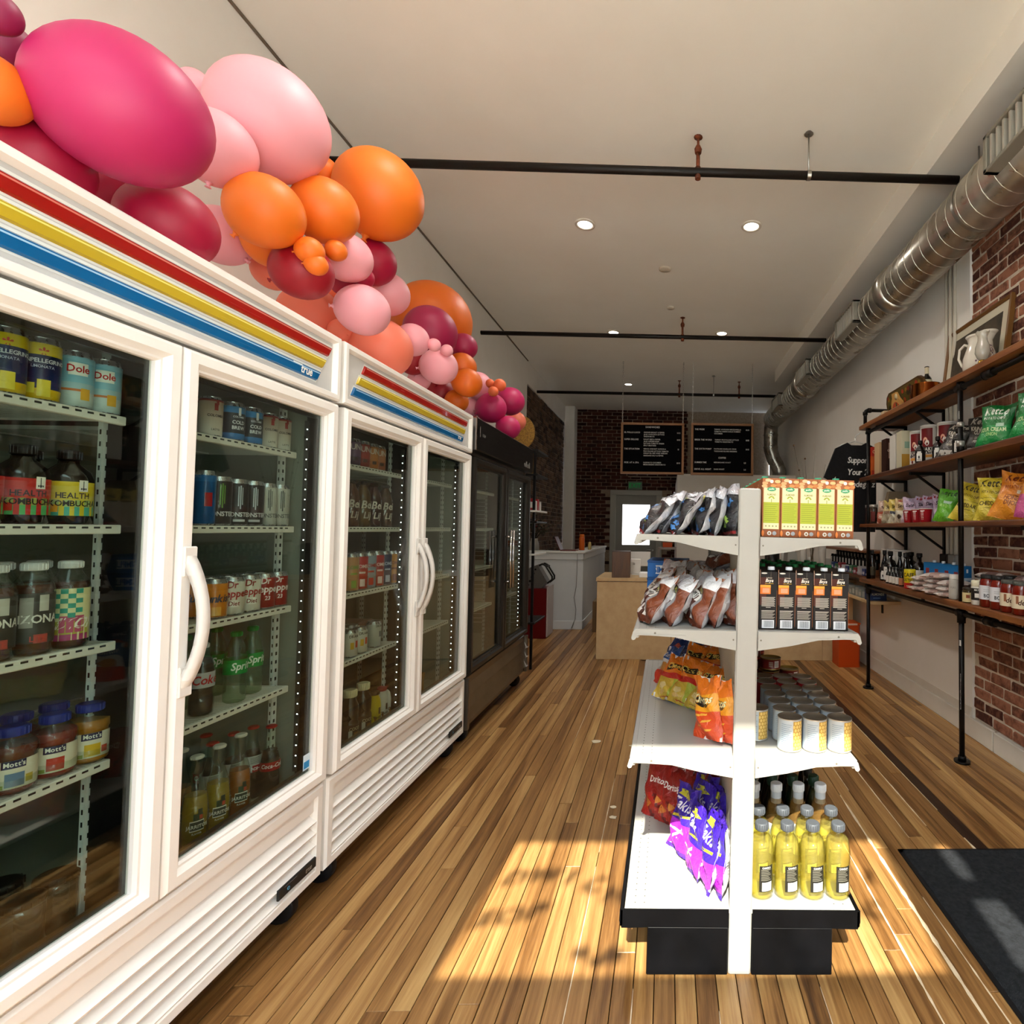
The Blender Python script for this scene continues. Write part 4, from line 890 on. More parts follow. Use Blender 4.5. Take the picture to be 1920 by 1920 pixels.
def lump(name, label, cat, loc, sx, sy, sz, col, seed, mat=None, n=5):
    rr = random.Random(seed); b = B()
    for k in range(n):
        s0 = len(b.v); b.sphere((rr.uniform(-0.5, 0.5) * sx, rr.uniform(-0.5, 0.5) * sy, 0), 1, 12, 8)
        for i in range(s0, len(b.v)):
            pass
    b.v = []; b.f = []; b.m = []; b.s = []
    b.sphere((0, 0, 0), 1, 18, 12)
    vs = []
    for (x, y, z) in b.v:
        k = 1 + 0.10 * math.sin(5 * x + seed) * math.sin(6 * y + 1.3 * seed) + 0.08 * math.sin(9 * z + 4 * x + seed)
        vs.append((x * sx * k, y * sy * k, (max(z, -0.75) + 0.75) / 1.75 * sz * (1 + 0.12 * math.sin(7 * x + 5 * y + seed))))
    b.v = vs
    return tag(b.build(name, mat or foil(col, 0.35), None, loc), label, cat)
lump('produce_bag', 'clear bag of pale produce on the second shelf, second cooler right door', 'bag', (-1.43, 2.98, 1.415), 0.06, 0.11, 0.11, '#8f9588', 3)
lump('produce_bag', 'clear bag of greens on the third shelf, second cooler right door', 'bag', (-1.43, 3.05, 1.131), 0.06, 0.10, 0.09, '#7d8474', 5)
lump('bread_bag', 'bag of bread rolls on the fourth shelf, second cooler right door', 'bag', (-1.42, 2.97, 0.846), 0.07, 0.12, 0.17, '#9a7350', 8)
b = B(); b.prism([(-0.02, 0), (0.0, 0.0), (0.02, 0.12), (0.014, 0.12)], -0.13, 0.13, 'y'); b.box(-0.2, -0.13, 0, 0, 0.13, 0.006); b.box(-0.2, -0.135, 0, 0.01, -0.128, 0.12); b.box(-0.2, 0.128, 0, 0.01, 0.135, 0.12); b.box(-0.206, -0.13, 0, -0.2, 0.13, 0.15)
tag(b.build('cardboard_tray', M('#a8793e', 0.7), None, (-1.40, 3.0, 0.464)), 'open cardboard tray on the floor of the second cooler', 'tray')
lump('snack_packet', 'silver snack packet standing in the cardboard tray', 'packet', (-1.48, 3.03, 0.475), 0.03, 0.07, 0.17, '#b9bcc4', 4)
for i, (y, z, c) in enumerate(((3.75, 0.846, '#6a6252'), (3.95, 0.846, '#77705f'), (3.8, 0.464, '#5c574c'))):
    lump('produce_bag', ['pale bag on a shelf of the black cooler, nearer', 'pale bag on a shelf of the black cooler, farther', 'bag on the floor of the black cooler'][i], 'bag', (-1.5, y, z), 0.09, 0.09, 0.22, c, i + 11)
b = B(); b.box(-0.2, -0.14, 0, 0, 0.14, 0.1, 0, 0.008)
for k in range(5):
    for j in range(2): b.box(0, -0.12 + k * 0.05, 0.022 + j * 0.03, 0.0008, -0.082 + k * 0.05, 0.038 + j * 0.03, 1)
tag(b.build('plastic_crate', [M('#a5827a', 0.5), M('#2a211e', 0.7)], None, (-1.50, 2.66, 0.93 - 0.084)), 'pinkish vented plastic crate behind the silver can', 'crate')

# ---------------------------------------------------------------- balloon garland over the coolers
def latex(h):
    m, nt, N, L, p, o = nodes('latex_' + h.strip('#'))
    p.inputs['Base Color'].default_value = lin(h); p.inputs['Roughness'].default_value = 0.5
    p.inputs['Subsurface Weight'].default_value = 0.25; p.inputs['Subsurface Radius'].default_value = (0.05, 0.02, 0.02); p.inputs['Subsurface Scale'].default_value = 0.3
    n = N('ShaderNodeTexNoise', Scale=500.0); b = N('ShaderNodeBump', Strength=0.02, Distance=0.002); tc = N('ShaderNodeTexCoord'); L(tc.outputs['Object'], n.inputs['Vector']); L(n.outputs['Fac'], b.inputs['Height']); L(b.outputs['Normal'], p.inputs['Normal'])
    return m
LTX = {'m': '#8a1f4a', 'd': '#a80836', 'h': '#b81c5a', 'h2': '#9c1444', 'p': '#eda4ae', 'o': '#ea7416', 'q': '#d8650c', 's': '#ee7c62', 'c': '#ee7344', 'r': '#9c0a1e'}
LTX = {k: latex(v) for k, v in LTX.items()}
prof = [(max(0.0005, math.sin(PI * t)) * (1 - 0.10 * max(0, 0.5 - t)), -math.cos(PI * t) * (1.0 if t > 0.5 else 1.06)) for t in [i / 20 for i in range(21)]]
BAL = {}; KNOT = {}
for k, mt in LTX.items():
    q = B(); q.lathe(prof, 32, cap=False); BAL[k] = q.mesh('balloon', [mt])
    q = B(); q.lathe([(0.10, -1.05), (0.05, -1.12), (0.04, -1.15), (0.085, -1.2), (0.05, -1.205)], 14); KNOT[k] = q.mesh('knot', [mt])
for (x, y, z, r, c, l) in (
(-1.42, 1.119, 2.485, 0.041, 'm', 'dark magenta balloon half out of frame at the top left corner'),
(-1.55, 1.247, 2.531, 0.047, 'm', 'dark magenta balloon behind the left edge of the largest hot pink one'),
(-1.457, 1.144, 2.343, 0.069, 'o', 'orange balloon cut by the left edge of the photo'),
(-1.31, 1.283, 2.409, 0.162, 'h', 'largest hot pink balloon, nearest the camera'),
(-1.517, 1.287, 2.278, 0.102, 'd', 'deep magenta balloon on the cooler under the largest hot pink one, left of two'),
(-1.6, 1.537, 2.368, 0.098, 'd', 'deep magenta balloon wedged between two others on the first cooler'),
(-1.42, 1.52, 2.262, 0.112, 'd', 'deep magenta balloon with a soft highlight below the largest hot pink one'),
(-1.46, 1.926, 2.878, 0.188, 'p', 'largest pale pink balloon beside the hot pink one'),
(-1.75, 1.948, 3.022, 0.054, 'p', 'small pink balloon peeking out between the two largest ones'),
(-1.503, 1.759, 2.658, 0.113, 'p', 'pale pink balloon squeezed between the two largest ones'),
(-1.413, 1.86, 2.51, 0.118, 'o', 'orange balloon under the largest pale pink one, left of two'),
(-1.368, 2.101, 2.661, 0.119, 'o', 'orange balloon under the largest pale pink one, right of two'),
(-1.358, 2.463, 2.956, 0.19, 'o', 'largest orange balloon with sparkling rim'),
(-1.58, 2.408, 3.02, 0.065, 'o', 'small orange balloon glimpsed above the middle orange ones'),
(-1.73, 2.061, 2.528, 0.104, 'p', 'pink balloon tucked behind the highlighted magenta one'),
(-1.548, 2.061, 2.513, 0.092, 'o', 'darker orange balloon below the left middle orange one'),
(-1.66, 2.24, 2.485, 0.081, 's', 'salmon balloon seen low behind the dark red one'),
(-1.41, 2.049, 2.393, 0.105, 'r', 'dark red balloon hanging over the first cooler header'),
(-1.316, 1.948, 2.419, 0.047, 'o', 'tiny orange balloon, upper left one of the little cluster'),
(-1.3, 1.961, 2.375, 0.038, 'o', 'tiny orange balloon, lowest of the little cluster'),
(-1.32, 2.103, 2.502, 0.039, 'o', 'tiny orange balloon, right one of the little cluster'),
(-1.394, 2.298, 2.573, 0.099, 'p', 'pale blush balloon beside the tiny orange cluster'),
(-1.45, 2.592, 2.703, 0.105, 'd', 'magenta balloon under the largest orange one'),
(-1.489, 2.425, 2.521, 0.055, 'd', 'small magenta balloon under the blush one, left of two'),
(-1.4, 2.43, 2.55, 0.046, 'd', 'small magenta balloon under the blush one, right of two'),
(-1.47, 2.772, 2.626, 0.107, 'p', 'pale pink balloon in the middle of the garland, right of two'),
(-1.779, 2.654, 2.457, 0.142, 's', 'coral balloon resting on the right end of the first cooler'),
(-1.752, 2.806, 2.607, 0.09, 'c', 'orange coral balloon behind the middle pink one'),
(-1.36, 2.369, 2.374, 0.108, 'p', 'round pink balloon in the middle of the garland'),
(-1.613, 2.632, 2.371, 0.06, 's', 'small coral balloon on the corner of the first cooler'),
(-1.482, 2.746, 2.33, 0.151, 's', 'large coral balloon over the gap between the two white coolers'),
(-1.642, 3.678, 2.838, 0.261, 'q', 'big dark orange balloon behind the magenta one'),
(-1.474, 3.282, 2.615, 0.156, 'h2', 'magenta balloon in front of the big dark orange one'),
(-1.405, 2.917, 2.437, 0.086, 'p', 'pink balloon between coral and magenta ones'),
(-1.545, 3.208, 2.416, 0.085, 'r', 'dark red balloon beside the large coral one'),
(-1.3, 2.944, 2.421, 0.035, 'p', 'tiny pink balloon above the pink trio, left one'),
(-1.3, 3.113, 2.448, 0.034, 'p', 'tiny pink balloon above the pink trio, right one'),
(-1.375, 3.189, 2.375, 0.105, 'p', 'pink balloon on the second cooler, biggest of its far half'),
(-1.394, 3.61, 2.64, 0.087, 'h2', 'small magenta balloon right of the big dark orange one'),
(-1.381, 3.551, 2.483, 0.093, 'q', 'dark orange balloon, upper of the pair past the pink one'),
(-1.31, 3.463, 2.354, 0.092, 'q', 'dark orange balloon, lower of the pair past the pink one'),
(-1.574, 4.39, 2.583, 0.111, 'p', 'pink balloon behind the pair of dark orange ones'),
(-1.549, 3.317, 2.328, 0.066, 'p', 'small pink balloon low on the second cooler'),
(-1.556, 3.645, 2.325, 0.102, 'r', 'dark red balloon low on the second cooler'),
(-1.42, 3.575, 2.26, 0.076, 'q', 'small dark orange balloon low on the second cooler'),
(-1.641, 4.454, 2.407, 0.087, 'p', 'small pink balloon at the corner of the second cooler'),
(-1.363, 4.284, 2.563, 0.049, 'c', 'tiny coral balloon near the far end, top one of three'),
(-1.38, 4.185, 2.485, 0.039, 'c', 'tiny coral balloon near the far end, lower one of three'),
(-1.44, 4.285, 2.575, 0.035, 'c', 'tiny coral balloon near the far end, smallest of three'),
(-1.46, 4.387, 2.399, 0.121, 'h', 'bright magenta balloon over the black cooler, left one'),
(-1.42, 4.773, 2.55, 0.123, 'h', 'bright magenta balloon over the black cooler, upper right one'),
(-1.334, 4.441, 2.249, 0.097, 'h', 'bright magenta balloon over the black cooler, lowest one'),
(-1.46, 5.09, 2.432, 0.095, 's', 'salmon balloon behind the lowest bright magenta one'),
):
    d = Vector((-1.55 - x, (1.5 * random.uniform(-0.12, 0.12)), 2.36 - z - 0.02))
    if d.length < 0.02: d = Vector((-1, 0, -0.3))
    d.normalize()
    e = (-d).to_track_quat('Z', 'Y').to_euler()
    o = ob('balloon', BAL[c], None, (x, y, z), e); o.scale = (r, r, r); tag(o, l, 'balloon', 'balloons of the garland over the coolers')
    ob('knot', KNOT[c], o)
# ================================================================ gondola shelf in the middle of the floor
TILT = 0.0150
GM = Matrix.Translation((0.247, 1.745, 0)) @ Matrix.Rotation(TILT, 4, 'Y')
MAT_GON = mottled('gondola_paint', '#a29f98', '#a8a59e', 4, 0.38, 0.03, 200); MAT_GDECK = M('#aaa8a3', 0.35); MAT_BASE = mottled('black_base', '#060607', '#0d0d0f', 9, 0.38, spec=0.12)
MAT_HOLE = M('#5b5850', 0.8)
GL_ = 1.28
gon = empty('gondola', 'white double sided gondola shelf with black base in mid floor', 'shelf', (0.247, 1.745, 0), (0, TILT, 0))
for yy, nm in ((0, 'upright'), (GL_ - 0.03, 'upright')):
    b = B(); b.box(-0.036, yy, 0.0, 0.036, yy + 0.03, 1.56, 0, 0.005); u = b.build(nm, MAT_GON, gon)
    q = B()
    for k in range(22): q.box(-0.0365, yy + 0.012, 0.1 + k * 0.066, -0.036, yy + 0.017, 0.13 + k * 0.066); q.box(0.036, yy + 0.012, 0.1 + k * 0.066, 0.0365, yy + 0.017, 0.13 + k * 0.066)
    tag(q.build('slots', MAT_HOLE, u), kind='stuff')
for k in range(3):
    y0 = 0.03 + k * (GL_ - 0.06) / 3; b = B(); b.box(-0.024, y0 + 0.002, 0.16, 0.024, y0 + (GL_ - 0.06) / 3 - 0.002, 1.53, 0, 0.003); b.build('back_panel', mottled('panel_paint%d' % k, '#c3b8a6', '#c9beac', 4, 0.5), gon)
def bracket_poly(s):
    L = 0.375
    return [(s * 0.036, 0.0), (s * (L - 0.04), 0.0), (s * (L - 0.012), 0.0), (s * (L - 0.004), -0.008), (s * (L + 0.002), -0.030), (s * (L - 0.003), -0.036), (s * (L - 0.011), -0.034), (s * (L - 0.018), -0.020), (s * (L - 0.06), -0.020), (s * (L - 0.14), -0.024), (s * 0.14, -0.045), (s * 0.036, -0.062)]
for z in (1.40, 1.092, 0.684):
    for s in (-1, 1):
        side = 'left' if s < 0 else 'right'
        b = B(); b.box(s * 0.026, 0.012, -0.014, s * 0.355, GL_ - 0.012, 0.0, 0, 0.002); b.box(s * 0.352, 0.0, -0.03, s * 0.37, GL_, 0.0, 0, 0.003)
        sh = b.build('shelf', MAT_GDECK, gon, (0, 0, z))
        q = B()
        for r_ in range(2):
            for k in range(int(GL_ / 0.025) - 1): q.lathe([(0.0022, 0.0), (0.0018, 0.0004)], 6, (s * (0.30 + 0.03 * r_), 0.03 + k * 0.025, 0), cap=True)
        tag(q.build('perforations', MAT_HOLE, sh), kind='stuff')
        for yy in (-0.004, GL_):
            b = B(); b.prism(bracket_poly(s), yy, yy + 0.005); br = b.build('bracket', MAT_GON, sh)
        q = B(); q.lathe([(0.0035, -0.0052), (0.0035, -0.004)], 10, (s * 0.30, 0, -0.012), axis='y'); q.lathe([(0.0028, -0.0052), (0.0028, -0.004)], 10, (s * 0.045, 0, -0.028), axis='y'); q.build('bolt_holes', M('#6d675c', 0.5), sh)
        q = B(); q.prism([(s * 0.20, -0.0165), (s * 0.33, -0.0145), (s * 0.355, -0.0145), (s * 0.362, -0.020), (s * 0.355, -0.0185), (s * 0.33, -0.0180)], -0.0055, -0.004); q.build('lip_ridge', MAT_GON, sh)
for s in (-1, 1):
    b = B(); b.box(s * 0.038, 0.0, 0.0, s * 0.298, GL_, 0.15, 0, 0.003); 
    b.prism([(s * 0.038, 0.204), (s * 0.387, 0.204), (s * 0.388, 0.168), (s * 0.380, 0.146), (s * 0.355, 0.146), (s * 0.298, 0.148), (s * 0.038, 0.148)], 0.0, 0.006); b.box(s * 0.375, 0.0, 0.15, s * 0.387, GL_, 0.204, 0, 0.003)
    bs = b.build('base', MAT_BASE, gon)
    b = B(); b.box(s * 0.026, 0.004, 0.190, s * 0.372, GL_ - 0.004, 0.2055, 0, 0.001); dk = b.build('base_deck', MAT_GON, gon)
    q = B()
    for r_ in range(2):
        for k in range(int(GL_ / 0.03) - 1): q.lathe([(0.0026, 0.2055), (0.0022, 0.206)], 6, (s * (0.31 + 0.03 * r_), 0.03 + k * 0.03, 0), cap=True)
    tag(q.build('perforations', MAT_HOLE, dk), kind='stuff')
def G(x, y, z): return GM @ Vector((x, y, z))
def gstock(kind, x, y, z, rz, label, cat, group=None): return stock(kind, G(x, y, z), 0, label, cat, group, tilt=(0, TILT, rz))

# ---------------------------------------------------------------- film bags
def bag_mesh(w, h, t, seed, front, back, prints=(), nu=14, nv=18, mats=None, belly=0.5, film=foil):
    """pillow bag standing on its lower seam; front faces -y. front/back: f(u, v) -> colour, u,v in 0..1"""
    rr = random.Random(seed); cols = []; b = B()
    def ci(c):
        if c not in cols: cols.append(c)
        return cols.index(c)
    ph = [rr.uniform(0, 6.28) for _ in range(10)]
    bend = rr.uniform(-0.10, 0.10) * h; sag = rr.uniform(0.0, 0.06)
    def thick(u, v):
        a = max(0.0, 1 - abs(2 * u - 1) ** 2.4); c = max(0.0, 1 - abs((v - 0.5) / 0.46) ** 3.0) if 0.04 < v < 0.96 else 0.0
        return (a ** 0.55) * (c ** 0.6) * (1.0 - 0.35 * (v - 0.35))
    def P(u, v, sd):
        tk = thick(u, v) * t * 0.5
        edge = 1 - min(1.0, thick(u, v))
        wr = 0.004 * math.sin(31 * u + 9 * v + ph[0]) * edge + 0.005 * math.sin(14 * v + 5 * u + ph[1]) * (1 - edge) + 0.004 * math.sin(43 * u + ph[2] + (1 if sd > 0 else 0)) * max(0, abs(v - 0.5) - 0.28) * 3
        wr += 0.006 * math.sin(9 * u + 13 * v + ph[5] + sd)
        x = (u - 0.5) * w * (1 - 0.10 * math.sin(PI * v)) + 0.006 * math.sin(6 * v + ph[3]) * (1 if u > 0.5 else -1) * abs(2 * u - 1)
        z = v * h * (1 - 0.03 * math.sin(PI * u)) + 0.004 * math.sin(9 * u + ph[4]) * v
        y = sd * (tk + wr * (0.35 if tk < 1e-4 else 1)) + bend * (v - 0.3) ** 2 * 1.5 + 0.006 * math.sin(8 * u + ph[6]) * (abs(v - 0.5) * 2) ** 4
        return (x, y, z)
    for sd, fn in ((-1, front), (1, back)):
        o = len(b.v)
        for j in range(nv + 1):
            for i in range(nu + 1): b.v.append(P(i / nu, j / nv, sd))
        for j in range(nv):
            for i in range(nu):
                q = (o + j * (nu + 1) + i, o + j * (nu + 1) + i + 1, o + (j + 1) * (nu + 1) + i + 1, o + (j + 1) * (nu + 1) + i)
                b.face(q if sd < 0 else q[::-1], ci(fn((i + 0.5) / nu, (j + 0.5) / nv)), True)
    for e in prints:
        if e[0] == 't':   # text: string, height, u, v, colour, shear
            _, s, th, u0, v0, c, sh = e
            def mp(x, y, u0=u0, v0=v0):
                u = min(0.99, max(0.01, u0 + x / w)); v = min(0.99, max(0.01, v0 + y / h)); p = P(u, v, -1); return (p[0], p[1] - 0.0016, p[2])
            text(b, s, th, mp, ci(c), 'b', 'c', sh)
        else:             # patch: polygon in (u, v)
            _, poly, c = e; o = len(b.v)
            cu = sum(p[0] for p in poly) / len(poly); cv = sum(p[1] for p in poly) / len(poly)
            pts = [(cu, cv)]; n = len(poly)
            for k in range(n):
                p, q = poly[k], poly[(k + 1) % n]
                for m_ in range(3): pts.append((p[0] + (q[0] - p[0]) * m_ / 3, p[1] + (q[1] - p[1]) * m_ / 3))
            N_ = len(pts) - 1
            mid = [((p[0] + cu) / 2, (p[1] + cv) / 2) for p in pts[1:]]
            for (u, v) in pts + mid:
                p = P(min(0.99, max(0.01, u)), min(0.99, max(0.01, v)), -1); b.v.append((p[0], p[1] - 0.0010, p[2]))
            for k in range(N_):
                k2 = (k + 1) % N_
                b.face((o + 1 + k, o + 1 + k2, o + 1 + N_ + k2, o + 1 + N_ + k), ci(c), True); b.face((o, o + 1 + N_ + k, o + 1 + N_ + k2), ci(c), True)
    return b.mesh('bag', [film(c) for c in cols])
def blob(u, v, ru, rv, n=9, seed=1, spiky=0.35):
    rr = random.Random(seed); return [(u + ru * math.cos(2 * PI * k / n) * (1 - spiky * (k % 2)), v + rv * math.sin(2 * PI * k / n) * (1 - spiky * (k % 2))) for k in range(n + n % 2)]
SILV = '#c9cbd2'
def leafbag(seed):
    rr = random.Random(seed)
    def fr(u, v): return '#15141a' if 0.08 < v < 0.78 else ('#8d2a2a' if v < 0.08 else SILV)
    pr = []
    for k in range(11):
        pr.append(('p', blob(rr.uniform(0.1, 0.9), 0.12 + 0.058 * k, 0.10, 0.06, 10, k), rr.choice(('#3f78b8', '#3f78b8', '#2f5f9e', '#7d9a3a', '#8fae4a'))))
    pr.append(('p', blob(0.55, 0.76, 0.12, 0.05, 8, 3, 0.05), '#c9c257')); pr.append(('t', 'CHIPS', 0.02, 0.5, 0.84, '#2a2a30', 0))
    return bag_mesh(0.150, 0.172, 0.058, seed, fr, lambda u, v: SILV, pr)
for k in range(4): PROTO['leaf%d' % k] = ('chip_bag', [('bag', leafbag(20 + k))])
def brownbag(seed):
    def fr(u, v):
        if v > 0.70: return SILV if (u < 0.6) else '#dcdce0'
        if v < 0.10: return '#5d2613'
        s = (u * 5.2 + v * 2.6)
        if u > 0.80: return '#74371b'
        if u > 0.70 and v > 0.2: return '#8a8a8e'
        return '#e0ddd8' if int(s * 1.5) % 2 else '#4a1f17'
    pr = [('p', [(0.30, 0.46), (0.62, 0.46), (0.62, 0.62), (0.30, 0.62)], '#e4e2de'), ('p', [(0.32, 0.475), (0.60, 0.475), (0.60, 0.605), (0.32, 0.605)], '#1b1b1d'), ('t', 'DIRTY', 0.011, 0.46, 0.545, '#e4e2de', 0), ('t', 'POTATO', 0.009, 0.46, 0.495, '#e4e2de', 0),
          ('p', blob(0.66, 0.66, 0.17, 0.07, 12, 1, 0.0), '#3c3d33'), ('p', blob(0.62, 0.66, 0.07, 0.045, 10, 1, 0), '#c9c25a'), ('p', blob(0.72, 0.655, 0.06, 0.045, 10, 1, 0), '#d6cf6a')]
    return bag_mesh(0.165, 0.19, 0.075, seed, fr, lambda u, v: SILV if v < 0.86 else '#9c5a34', pr)
for k in range(4): PROTO['dirty%d' % k] = ('chip_bag', [('bag', brownbag(40 + k))])
def cheesebag(seed):
    def fr(u, v):
        zig = 0.05 * abs(((u * 4) % 1) - 0.5)
        if v > 0.55 + zig: return '#e07a1c'
        if v > 0.42 + zig: return '#b81f16'
        return '#a9b23a' if u > 0.55 else '#c9a93a'
    pr = [('p', [(0.16, 0.60), (0.86, 0.66), (0.88, 0.80), (0.14, 0.74)], '#20140c'), ('t', 'Cheetos', 0.026, 0.52, 0.66, '#e6d36a', 0.15), ('p', blob(0.3, 0.25, 0.14, 0.08, 10, 1, 0.2), '#dfc98a'), ('p', blob(0.32, 0.13, 0.12, 0.05, 10, 1, 0.2), '#d9b46a'), ('p', blob(0.75, 0.12, 0.10, 0.05, 10, 1, 0.2), '#cfd2d0'), ('p', blob(0.5, 0.04, 0.3, 0.025, 8, 1, 0), '#9c2a1a')]
    return bag_mesh(0.145, 0.21, 0.055, seed, fr, lambda u, v: SILV, pr)
for k in range(3): PROTO['cheese%d' % k] = ('chip_bag', [('bag', cheesebag(60 + k))])
def puffbag(seed):
    def fr(u, v): return '#e2741a' if v > 0.74 else '#eda01f' if v > 0.46 else '#d6491c'
    pr = [('p', blob(0.45, 0.60, 0.42, 0.09, 14, 1, 0.05), '#20140c'), ('t', 'Cheetos', 0.028, 0.45, 0.575, '#e9e2b0', 0.1)]
    for k, (u, v) in enumerate(((0.3, 0.38), (0.6, 0.30), (0.35, 0.22), (0.65, 0.16), (0.5, 0.4))): pr.append(('p', [(u - 0.13, v - 0.02), (u + 0.10, v - 0.005), (u + 0.14, v + 0.025), (u - 0.08, v + 0.02)], '#e9a93a'))
    return bag_mesh(0.14, 0.215, 0.055, seed, fr, lambda u, v: '#dcd9d6', pr)
for k in range(2): PROTO['puff%d' % k] = ('chip_bag', [('bag', puffbag(70 + k))])
def bluebag(seed, alt=False):
    def fr(u, v):
        if alt: return '#1d4f9c' if v > 0.6 else '#d9d9dc' if v > 0.32 else '#c4341c'
        return '#14306e' if v > 0.25 else '#1f4f9c'
    pr = [('t', 'Ruffles' if alt else 'Lays', 0.026, 0.5, 0.66, '#e2dfe2', 0.1), ('p', blob(0.5, 0.42, 0.3, 0.12, 10, 1, 0.2), '#b9452a' if not alt else '#c98a3a')]
    return bag_mesh(0.13, 0.20, 0.05, seed, fr, lambda u, v: SILV, pr)
PROTO['blue0'] = ('chip_bag', [('bag', bluebag(80))]); PROTO['blue1'] = ('chip_bag', [('bag', bluebag(81))]); PROTO['ruff'] = ('chip_bag', [('bag', bluebag(82, True))])
def redbag(seed):
    def fr(u, v): return '#8d1712' if v > 0.4 else '#a8221a' if (u + v) % 0.4 > 0.1 else '#6a0f0d'
    return bag_mesh(0.165, 0.225, 0.06, seed, fr, lambda u, v: '#a62018' if v < 0.7 else SILV, [('t', 'Doritos', 0.026, 0.5, 0.58, '#ece6e4', 0.1), ('p', blob(0.3, 0.22, 0.16, 0.09, 6, 1, 0.4), '#c9702a'), ('p', blob(0.65, 0.3, 0.14, 0.08, 6, 1, 0.4), '#d0802f')])
for k in range(3): PROTO['red%d' % k] = ('chip_bag', [('bag', redbag(90 + k))])
def purplebag(seed):
    def fr(u, v): return '#3a1fa0' if v > 0.42 else '#b02bc4' if v > 0.08 else '#5a2aa0'
    pr = [('t', 'Takis', 0.036, 0.5, 0.64, '#ece6f0', 0.25), ('p', blob(0.5, 0.86, 0.35, 0.07, 10, 1, 0.3), '#c9c23a'), ('p', [(0.1, 0.46), (0.9, 0.56), (0.9, 0.60), (0.1, 0.50)], '#d9c93a'), ('p', [(0.2, 0.30), (0.8, 0.30), (0.8, 0.335), (0.2, 0.335)], '#e6b8b0'), ('p', [(0.45, 0.2), (0.75, 0.38), (0.72, 0.42), (0.42, 0.24)], '#e9c9d4')]
    return bag_mesh(0.155, 0.235, 0.055, seed, fr, lambda u, v: '#d9d9de' if 0.05 < v < 0.9 else '#4a2aa8', pr)
for k in range(3): PROTO['purple%d' % k] = ('chip_bag', [('bag', purplebag(100 + k))])
def gbag(kind, x, y, z, lean, rz, label, roll=0.0, group=None):
    o = stock(kind, G(x, y, z), 0, label, 'chip bag', group, tilt=(0, 0, 0))
    o.matrix_world = GM @ Matrix.Translation((x, y, z)) @ Matrix.Rotation(rz, 4, 'Z') @ Matrix.Rotation(roll, 4, 'Y') @ Matrix.Rotation(-lean, 4, 'X')
    return o
R_ = math.radians
def xpos(i): return ORD[i] + ' from the aisle edge'
# top left shelf
for row in range(4):
    for i in range(6):
        x = -0.330 + i * 0.053 + random.uniform(-0.006, 0.006); lean = R_(42 - 6.8 * i + random.uniform(-3, 3)); y = 0.095 + row * 0.19 + 0.012 * math.sin(i * 2.1)
        gbag('leaf%d' % ((i + row) % 4), x - 0.03 * (lean > 0.4), y, 1.402, lean, R_(-80 + random.uniform(-8, 8)), 'silver and black chip bag with blue leaves, %s, %s row, top left shelf' % (ORD[i], ('front', 'second', 'third', 'back')[row]), R_(random.uniform(-6, 6)), 'leaf pattern chip bags on the top left shelf')
# second left shelf
for row in range(3):
    for i in range(5):
        x = -0.315 + i * 0.066 + random.uniform(-0.006, 0.006); lean = R_(36 - 7 * i + random.uniform(-4, 4)); y = 0.11 + row * 0.215 + 0.015 * math.sin(i * 1.7)
        gbag('dirty%d' % ((i + 2 * row) % 4), x - 0.03 * (i < 2), y, 1.094, lean, R_(-78 + random.uniform(-10, 10)), 'white and brown striped chip bag, %s, %s row, second left shelf' % (ORD[i], ('front', 'middle', 'back')[row]), R_(random.uniform(-8, 8)), 'brown striped chip bags on the second left shelf')
for i in range(4):
    gbag('dirty%d' % i, -0.27 + 0.075 * i, 0.72 + 0.03 * (i % 2), 1.094, R_(18), R_(-55 + 12 * i), 'white and brown striped chip bag standing before the blue boxes, ' + ORD[i] + ' from the aisle edge')
for i in range(3):
    gbag('dirty%d' % (3 - i), -0.10 + 0.06 * i, 0.36 + 0.16 * i, 1.275 - 0.012 * i, R_(70), R_(-70 + 30 * i), 'brown chip bag lying on top of the others, second left shelf, ' + ORD[i] + ' from the front')
for k, (z, h, nm) in enumerate(((1.094, 0.085, 'lower'), (1.179, 0.085, 'upper'))):
    b = B(); b.box(-0.10, -0.14, 0, 0.10, 0.14, h, 0, 0.003); b.box(-0.06, -0.1405, h * 0.22, 0.02, -0.14, h * 0.72, 1); b.box(-0.102, -0.142, h - 0.012, 0.102, 0.142, h, 2, 0.002)
    text(b, 'SIMPLE', 0.03, on_plane((-0.02, -0.1412, h * 0.3), (1, 0, 0), (0, 0, 1)), 0)
    tag(b.build('snack_box', [M('#1f66b5', 0.45), M('#d9dde2', 0.45), M('#174f92', 0.45)], None, G(-0.255, 1.02, z), (0, TILT, -0.05)), nm + ' bright blue cardboard box at the far end, second left shelf', 'box')
